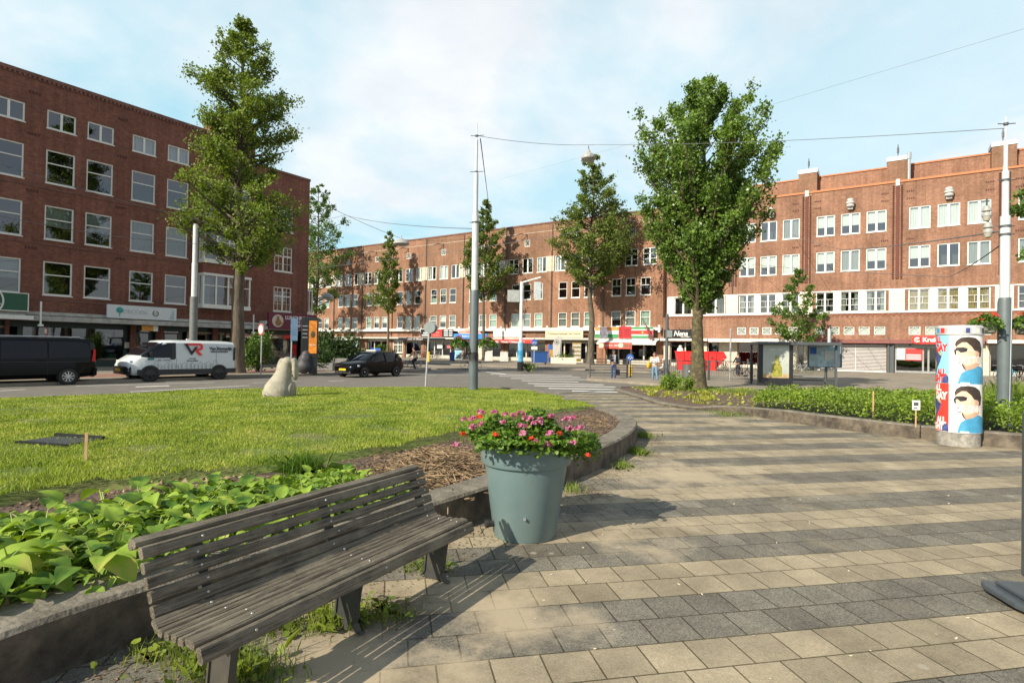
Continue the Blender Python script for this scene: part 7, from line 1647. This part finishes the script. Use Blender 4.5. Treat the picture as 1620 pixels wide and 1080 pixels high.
tuft_field('grass_strip','rough yellow green grass strip behind the soil of the right bed',[at(1000,616.5),at(1060,613),at(1190,620),at(1345,627),at(1345,634),at(1230,632),at(1120,624),at(1040,622)],8000,.11,.02,weedm,61,.1)
tuft_field('bed_weeds','yellowing weeds scattered over the soil around the lichen trunk',RB,2200,.13,.03,leafmat('weed_yellow',(.16,.22,.02),(.50,.48,.08),.55,.35,2),62,.09,clump=55)
rng=np.random.default_rng(63); n=520; xx=rng.uniform(4.8,9,n); yy=rng.uniform(17,27,n); k=inpoly(xx,yy,RB); C=np.stack([xx[k],yy[k],np.full(k.sum(),.14)],1)
tag(obj('fallen_leaves',leaves('fallen_leaves',C,.14,leafmat('pale_weed_leaf',(.22,.26,.03),(.5,.48,.1),.6,.3,2),rng,flat=.7)),'broad pale weed leaves on the soil around the lichen trunk','weeds',kind='stuff')
tuft_field('tall_grass','tall wild grass around the foot of the right mast',[at(1540,640),at(1640,632),at(1640,655),at(1540,655)],9000,.7,.02,weedm,64,.1)
# paving-edge weeds
for i,(px,py,w_,n_) in enumerate(((1008,716,.16,500),(1018,690,.2,420),(985,738,.15,200),(1085,642,.5,700),(1150,655,.5,500),(905,775,.15,120),(945,850*1.0,.0,0))):
    if n_==0: continue
    p=at(px,py); rng=np.random.default_rng(70+i); x=p.x+rng.normal(size=n_)*w_*.6; y=p.y+rng.normal(size=n_)*w_
    tag(obj('weed_tuft',blades('weed_tuft',x,y,np.full(n_,.0),.10*(.3+rng.random(n_)),np.full(n_,.009),weedm,rng,.7)),('green weed tuft at the kerb foot near the rounded tip','flat weed patch just past the rounded kerb tip','small weed at the kerb right of the planter','weeds along the low kerb of the right bed','weeds where the right kerb begins to rise','tiny weed at the kerb behind the planter')[i],'weeds',kind='stuff')
for i,(px,py,w_,n_,hh_) in enumerate(((338,1055,.13,420,.15),(525,985,.12,330,.13),(600,975,.13,240,.08),(675,900,.11,260,.08),(440,1000,.12,160,.09),(240,1040,.09,160,.08),(400,1075,.12,260,.13))):
    p=at(px,py); rng=np.random.default_rng(80+i); x=p.x+rng.normal(size=n_)*w_; y=p.y+rng.normal(size=n_)*w_*.7
    tag(obj('weed_tuft',blades('weed_tuft',x,y,np.full(n_,.0),hh_*(.3+rng.random(n_)),np.full(n_,.006),leafmat('bench_weed',(.06,.12,.015),(.30,.36,.05),.5,.35,3) if i==0 else MATS['bench_weed'],rng,.7)),('tall grass tuft around the near bench leg','grass tuft at the middle bench leg','low weeds in the bench shadow','weeds around the far bench leg','sprawling weed below the bench seat','small grass tuft left of the near bench leg','grass tuft at the bottom edge under the bench')[i],'weeds',kind='stuff')
    C=np.stack([x[::6],y[::6],np.full(len(x[::6]),.04)+.04*rng.random(len(x[::6]))],1); tag(obj('weed_leaves',roundleaves('weed_leaves',C,.045,MATS['bench_weed'],rng)),'small round weed leaves'+(' by the near bench leg',' by the middle bench leg',' in the bench shadow strip',' by the far bench leg',' below the seat middle',' left of the near leg',' at the bottom picture edge')[i],'weeds',kind='stuff')
# broad leaved plants in the bed behind the bench
bedm=leafmat('broad_leaf',(.04,.115,.012),(.30,.43,.05),.6,.3,7.0,(.38,.41,.08))
stemm=M('leaf_stalk',(.28,.36,.08),.6)
def broad_leaf(b,base,tip,w,rr):
    base=Vector(base);tip=Vector(tip); ax=tip-base; L=ax.length; side=ax.cross(Vector((rr.uniform(-.35,.35),rr.uniform(-.35,.35),1))).normalized(); up=side.cross(ax).normalized()
    rows=[(0,.12,0),(.14,.78,.03),(.32,1.0,.055),(.55,.86,.05),(.78,.5,.02),(1,.02,-.06)]
    vs=[]; 
    for t,ww,h in rows:
        c=base+ax*t+up*h*L*1.2
        wv=rr.uniform(.92,1.08)
        vs+= [c+side*w*ww*.5*wv+up*w*ww*.16,c+side*w*ww*.25*wv+up*w*ww*.12,c,c-side*w*ww*.25*wv+up*w*ww*.12,c-side*w*ww*.5*wv+up*w*ww*.16]
    fs=[]
    for i in range(len(rows)-1):
        for k in range(4): fs.append((i*5+k,i*5+k+1,(i+1)*5+k+1,(i+1)*5+k))
    b.add(vs,fs)
def plant_mesh(seed,n,rad,h,ls):
    rr=random.Random(seed); L=MB();S=MB()
    for i in range(n):
        a=rr.random()*2*pi; q=rad*rr.uniform(.25,1); z=h*rr.uniform(.25,1)*(1.1-.5*q/rad); p=Vector((q*math.cos(a),q*math.sin(a),z)); l=ls*rr.uniform(.6,1.25); a2=a+rr.uniform(-.8,.8)
        tip=p+Vector((math.cos(a2)*l,math.sin(a2)*l,rr.uniform(-1.0,.6)*l)); S.tube([(0,0,0),p*.55+Vector((0,0,.08*h)),p],[.006,.005,.003],5,caps=False); broad_leaf(L,p,tip,l*rr.uniform(.6,.85),rr)
    return L.mesh('leaf_crown',bedm,smooth=True),S.mesh('stalks',stemm)
PM=[plant_mesh(i,n_,r_,h_,l_) for i,(n_,r_,h_,l_) in enumerate(((24,.30,.30,.135),(30,.34,.24,.11),(18,.26,.34,.165),(34,.36,.20,.09)))]
rr=random.Random(9); cnt=0
bedline=[(-3.1,3.05),(-2.85,3.5),(-2.5,3.95),(-2.15,4.45),(-1.8,4.95),(-1.5,5.4),(-1.2,5.85)]
for i in range(210):
    t=rr.random()**.85; f=t*(len(bedline)-1); k=min(int(f),len(bedline)-2); c=Vector(bedline[k]).lerp(Vector(bedline[k+1]),f-k); off=rr.uniform(-.30 if t<.45 else -.16,1.6)*(1-.45*t); q=c+Vector((-.82,.57))*off
    if cnt>=120: break
    if q.x<-5: continue
    m_=PM[3 if t>.65 and rr.random()<.7 else rr.randrange(4)]; o=thing('leafy_plant','bright green broad leaved plant in the bed behind the bench','plant',(q.x,q.y,.27),rr.random()*6,'broad leaved plants behind the bench'); s_=rr.uniform(.8,1.25)*(1.05-.25*t); o.scale=(s_,s_,s_); obj('leaf_crown',m_[0],o); obj('stalks',m_[1],o); cnt+=1
# low leaves filling the ground between the tall stalks
rng=np.random.default_rng(99); n=5200; t=rng.random(n); L_=np.array(bedline); f=t*(len(L_)-1); k=np.minimum(f.astype(int),len(L_)-2); base=L_[k]+(L_[k+1]-L_[k])*(f-k)[:,None]; o_=rng.random(n)*1.6*(1-.4*t); x=base[:,0]-.82*o_;y=base[:,1]+.57*o_
tag(obj('ground_leaves',roundleaves('ground_leaves',np.stack([x,y,.29+.12*rng.random(n)],1),.075,bedm,rng,.7)),'small mixed leaves and seedlings filling the bed between the broad leaved plants','plants',kind='stuff')
# ornamental grass clump
p=at(478,752,.3); rng=np.random.default_rng(90); n=900; a=rng.random(n)*2*pi; q=np.abs(rng.normal(size=n))*.10; x=p.x+q*np.cos(a);y=p.y+q*np.sin(a)
tag(obj('grass_clump',blades('grass_clump',x,y,np.full(n,.27),.30*(.5+.7*rng.random(n)),np.full(n,.008),leafmat('clump_blade',(.04,.11,.012),(.20,.33,.04),.45,.35,2),rng,.75)),'dark green clump of long grass blades at the end of the leafy bed','grass')
# dead stalks, bark chips and litter
def sticks(name,label,cx,cy,rx,ry,n,h,L,mat,seed,zb=.28):
    rng=np.random.default_rng(seed); x=cx+rng.normal(size=n)*rx;y=cy+rng.normal(size=n)*ry; dd=np.exp(-((x-cx)/rx)**2*.6-((y-cy)/ry)**2*.6); z=zb+h*dd*rng.random(n); a=rng.random(n)*2*pi; e=rng.normal(size=n)*.22; l=L*(.3+rng.random(n))
    A=np.stack([np.cos(a)*np.cos(e),np.sin(a)*np.cos(e),np.sin(e)],1); B=np.stack([-np.sin(a),np.cos(a),np.zeros(n)],1); w=(.004+.006*rng.random(n))[:,None]; C=np.stack([x,y,z],1); l=l[:,None]; N_=np.cross(A,B)
    V=[]
    q=[B*w,N_*w,-B*w,-N_*w]
    for i in range(4): V.append(np.stack([C-A*l/2+q[i],C+A*l/2+q[i]*.6,C+A*l/2+q[(i+1)%4]*.6,C-A*l/2+q[(i+1)%4]],1))
    tag(obj(name,fastmesh(name,np.concatenate(V),4,mat)),label,'plant litter',kind='stuff')
strawm=leafmat('dead_stalk',(.10,.06,.03),(.40,.29,.17),.8,.1,9)
sticks('dead_stalks','heap of dry pale dead stalks on the soil left of the planter',-.98,7.15,.36,.62,1300,.22,.26,strawm,91); sticks('dead_stalks','loose dry stalks trailing from the leafy bed',-1.9,6.3,.6,.45,220,.05,.2,strawm,92)
chip=leafmat('bark_chip',(.05,.032,.02),(.26,.18,.11),.9,.05,8)
rng=np.random.default_rng(93); n=26000; x=rng.uniform(-5,2.5,n);y=rng.uniform(2.3,15,n); k=inpoly(x,y,ki)&~inpoly(x,y,lb); C=np.stack([x[k],y[k],np.full(k.sum(),.28)+.015*rng.random(k.sum())],1)
tag(obj('bark_mulch',leaves('bark_mulch',C,.045,chip,rng,aspect=.5,flat=.6)),'brown bark chips covering the bed inside the kerb','mulch',kind='stuff')
sticks('dead_stalks','pale dry stalks lying on the mulch at the rounded tip',1.75,12.0,.28,.8,160,.03,.16,strawm,94)
rng=np.random.default_rng(95); n=1500; x=rng.uniform(-4,-1,n); y=rng.uniform(2.5,6.5,n); k=inpoly(x,y,ki); C=np.stack([x[k],y[k],np.full(k.sum(),.30)],1); tag(obj('dry_leaves',leaves('dry_leaves',C,.07,leafmat('dry_leaf',(.12,.07,.04),(.42,.32,.2),.8,.1,5),rng,flat=.5)),'dry brown leaves on the soil between the leafy plants','plant litter',kind='stuff')
# sand, seeds and scraps on the slabs
rng=np.random.default_rng(96); n=2600; kx=np.array([p.x for p in ko]);ky=np.array([p.y for p in ko]); i=rng.integers(0,70,n); x=kx[i]+np.abs(rng.normal(size=n))*.35+.03; y=ky[i]-np.abs(rng.normal(size=n))*.25+rng.normal(size=n)*.1; k=~inpoly(x,y,ko); C=np.stack([x[k],y[k],np.full(k.sum(),.012)],1)
tag(obj('paving_litter',leaves('paving_litter',C,.022,chip,rng,flat=.8)),'small brown plant scraps on the paving along the kerb','plant litter',kind='stuff')
rng=np.random.default_rng(97); n=170; x=rng.uniform(-1,6,n);y=rng.uniform(2.6,9,n); k=~inpoly(x,y,ko); C=np.stack([x[k],y[k],np.full(k.sum(),.012)],1); tag(obj('paving_litter',leaves('paving_litter',C,.03,M('pale_scraps',(.6,.52,.36),.8,var=.3),rng,flat=.9,aspect=.35)),'scattered pale seeds and scraps on the open paving','plant litter',kind='stuff')
# ---------------------------------------------------------------- world, sun, camera
SUN_AZ=47.0; SUN_EL=33.0     # direction the light travels towards (from +Y to +X), elevation
w=bpy.data.worlds.new('World'); sc.world=w; w.use_nodes=True; nt=w.node_tree; nt.nodes.clear()
out=nt.nodes.new('ShaderNodeOutputWorld'); bg=nt.nodes.new('ShaderNodeBackground'); sky=nt.nodes.new('ShaderNodeTexSky')
sky.sky_type='NISHITA'; sky.sun_disc=False; sky.sun_elevation=R(SUN_EL); sky.sun_rotation=R(SUN_AZ+180)
sky.air_density=1.0; sky.dust_density=1.2; sky.ozone_density=1.0
tc=nt.nodes.new('ShaderNodeTexCoord'); sp=nt.nodes.new('ShaderNodeSeparateXYZ'); nt.links.new(tc.outputs['Generated'],sp.inputs[0])
mxz=N(nt,'ShaderNodeMath',operation='ADD'); mxz.inputs[1].default_value=.22; nt.links.new(sp.outputs[2],mxz.inputs[0])
mx0=N(nt,'ShaderNodeMath',operation='MAXIMUM'); mx0.inputs[1].default_value=.05; nt.links.new(mxz.outputs[0],mx0.inputs[0])
dx=N(nt,'ShaderNodeMath',operation='DIVIDE'); nt.links.new(sp.outputs[0],dx.inputs[0]); nt.links.new(mx0.outputs[0],dx.inputs[1])
dy=N(nt,'ShaderNodeMath',operation='DIVIDE'); nt.links.new(sp.outputs[1],dy.inputs[0]); nt.links.new(mx0.outputs[0],dy.inputs[1])
cb=nt.nodes.new('ShaderNodeCombineXYZ'); nt.links.new(dx.outputs[0],cb.inputs[0]); nt.links.new(dy.outputs[0],cb.inputs[1])
mp=nt.nodes.new('ShaderNodeMapping'); mp.inputs['Location'].default_value=CLOUD_LOC if 'CLOUD_LOC' in globals() else (.3,.2,0); nt.links.new(cb.outputs[0],mp.inputs[0])
n1=N(nt,'ShaderNodeTexNoise',Scale=.9,Detail=12,Roughness=.55); n1.inputs['Distortion'].default_value=.25; nt.links.new(mp.outputs[0],n1.inputs[0])
n2=N(nt,'ShaderNodeTexNoise',Scale=2.6,Detail=9,Roughness=.6); nt.links.new(mp.outputs[0],n2.inputs[0])
fac=ramp(nt,n1.outputs[0],[(.40,0.10),(.56,1.0)])
# more cloud towards the right of the view
gx=N(nt,'ShaderNodeMapRange'); gx.inputs[1].default_value=-.7; gx.inputs[2].default_value=.9; gx.inputs[3].default_value=-.34; gx.inputs[4].default_value=.5; nt.links.new(sp.outputs[0],gx.inputs[0])
sm=N(nt,'ShaderNodeMath',operation='ADD'); sm.use_clamp=True; nt.links.new(fac,sm.inputs[0]); nt.links.new(gx.outputs[0],sm.inputs[1])
cloudc=ramp(nt,n2.outputs[0],[(.3,(6.9,7.3,7.7)),(.7,(8.6,8.75,8.9))])
skyt=mixc(nt,'MIX',.72,mixc(nt,'MULTIPLY',1.,sky.outputs[0],(.98,1.08,1.0)),(4.7,7.9,9.0))
c=mixc(nt,'MIX',sm.outputs[0],skyt,cloudc)
# the sky overhead and behind is clearer and deeper than the bright cloud bank ahead
zr=N(nt,'ShaderNodeMapRange'); zr.interpolation_type='SMOOTHSTEP'; zr.inputs[1].default_value=.42; zr.inputs[2].default_value=.85; zr.inputs[3].default_value=1.; zr.inputs[4].default_value=.42; nt.links.new(sp.outputs[2],zr.inputs[0])
yr=N(nt,'ShaderNodeMapRange'); yr.interpolation_type='SMOOTHSTEP'; yr.inputs[1].default_value=-.5; yr.inputs[2].default_value=.35; yr.inputs[3].default_value=.52; yr.inputs[4].default_value=1.; nt.links.new(sp.outputs[1],yr.inputs[0])
mm=N(nt,'ShaderNodeMath',operation='MULTIPLY'); nt.links.new(zr.outputs[0],mm.inputs[0]); nt.links.new(yr.outputs[0],mm.inputs[1])
deep=mixc(nt,'MULTIPLY',1.,sky.outputs[0],(.8,.9,1.)); c=mixc(nt,'MIX',mm.outputs[0],deep,c)
nt.links.new(c,bg.inputs[0]); bg.inputs[1].default_value=.085
nt.links.new(bg.outputs[0],out.inputs[0])
ld=bpy.data.lights.new('sun','SUN'); ld.energy=5.0; ld.angle=R(.5); ld.color=(1,.90,.74)
lo=bpy.data.objects.new('sun',ld); COL.objects.link(lo)
dirv=Vector((math.sin(R(SUN_AZ))*math.cos(R(SUN_EL)),math.cos(R(SUN_AZ))*math.cos(R(SUN_EL)),-math.sin(R(SUN_EL))))
lo.rotation_euler=dirv.to_track_quat('-Z','Y').to_euler(); lo.location=(-30,-20,40)
cd=bpy.data.cameras.new('camera'); cd.sensor_width=36; cd.lens=36*FPX/1620; cd.clip_start=.05; cd.clip_end=3000
co=bpy.data.objects.new('camera',cd); COL.objects.link(co); co.location=(0,0,HCAM)
f=ray(810,540).normalized(); rt=(ray(811,540)-ray(810,540)).normalized(); up=rt.cross(f)
co.matrix_world=Matrix(((rt.x,up.x,-f.x,0),(rt.y,up.y,-f.y,0),(rt.z,up.z,-f.z,HCAM),(0,0,0,1)))
sc.camera=co
sc.view_settings.view_transform='Standard'; sc.view_settings.look='None'; sc.view_settings.exposure=.54; sc.view_settings.gamma=1
sc.cycles.max_bounces=8; sc.cycles.transparent_max_bounces=12
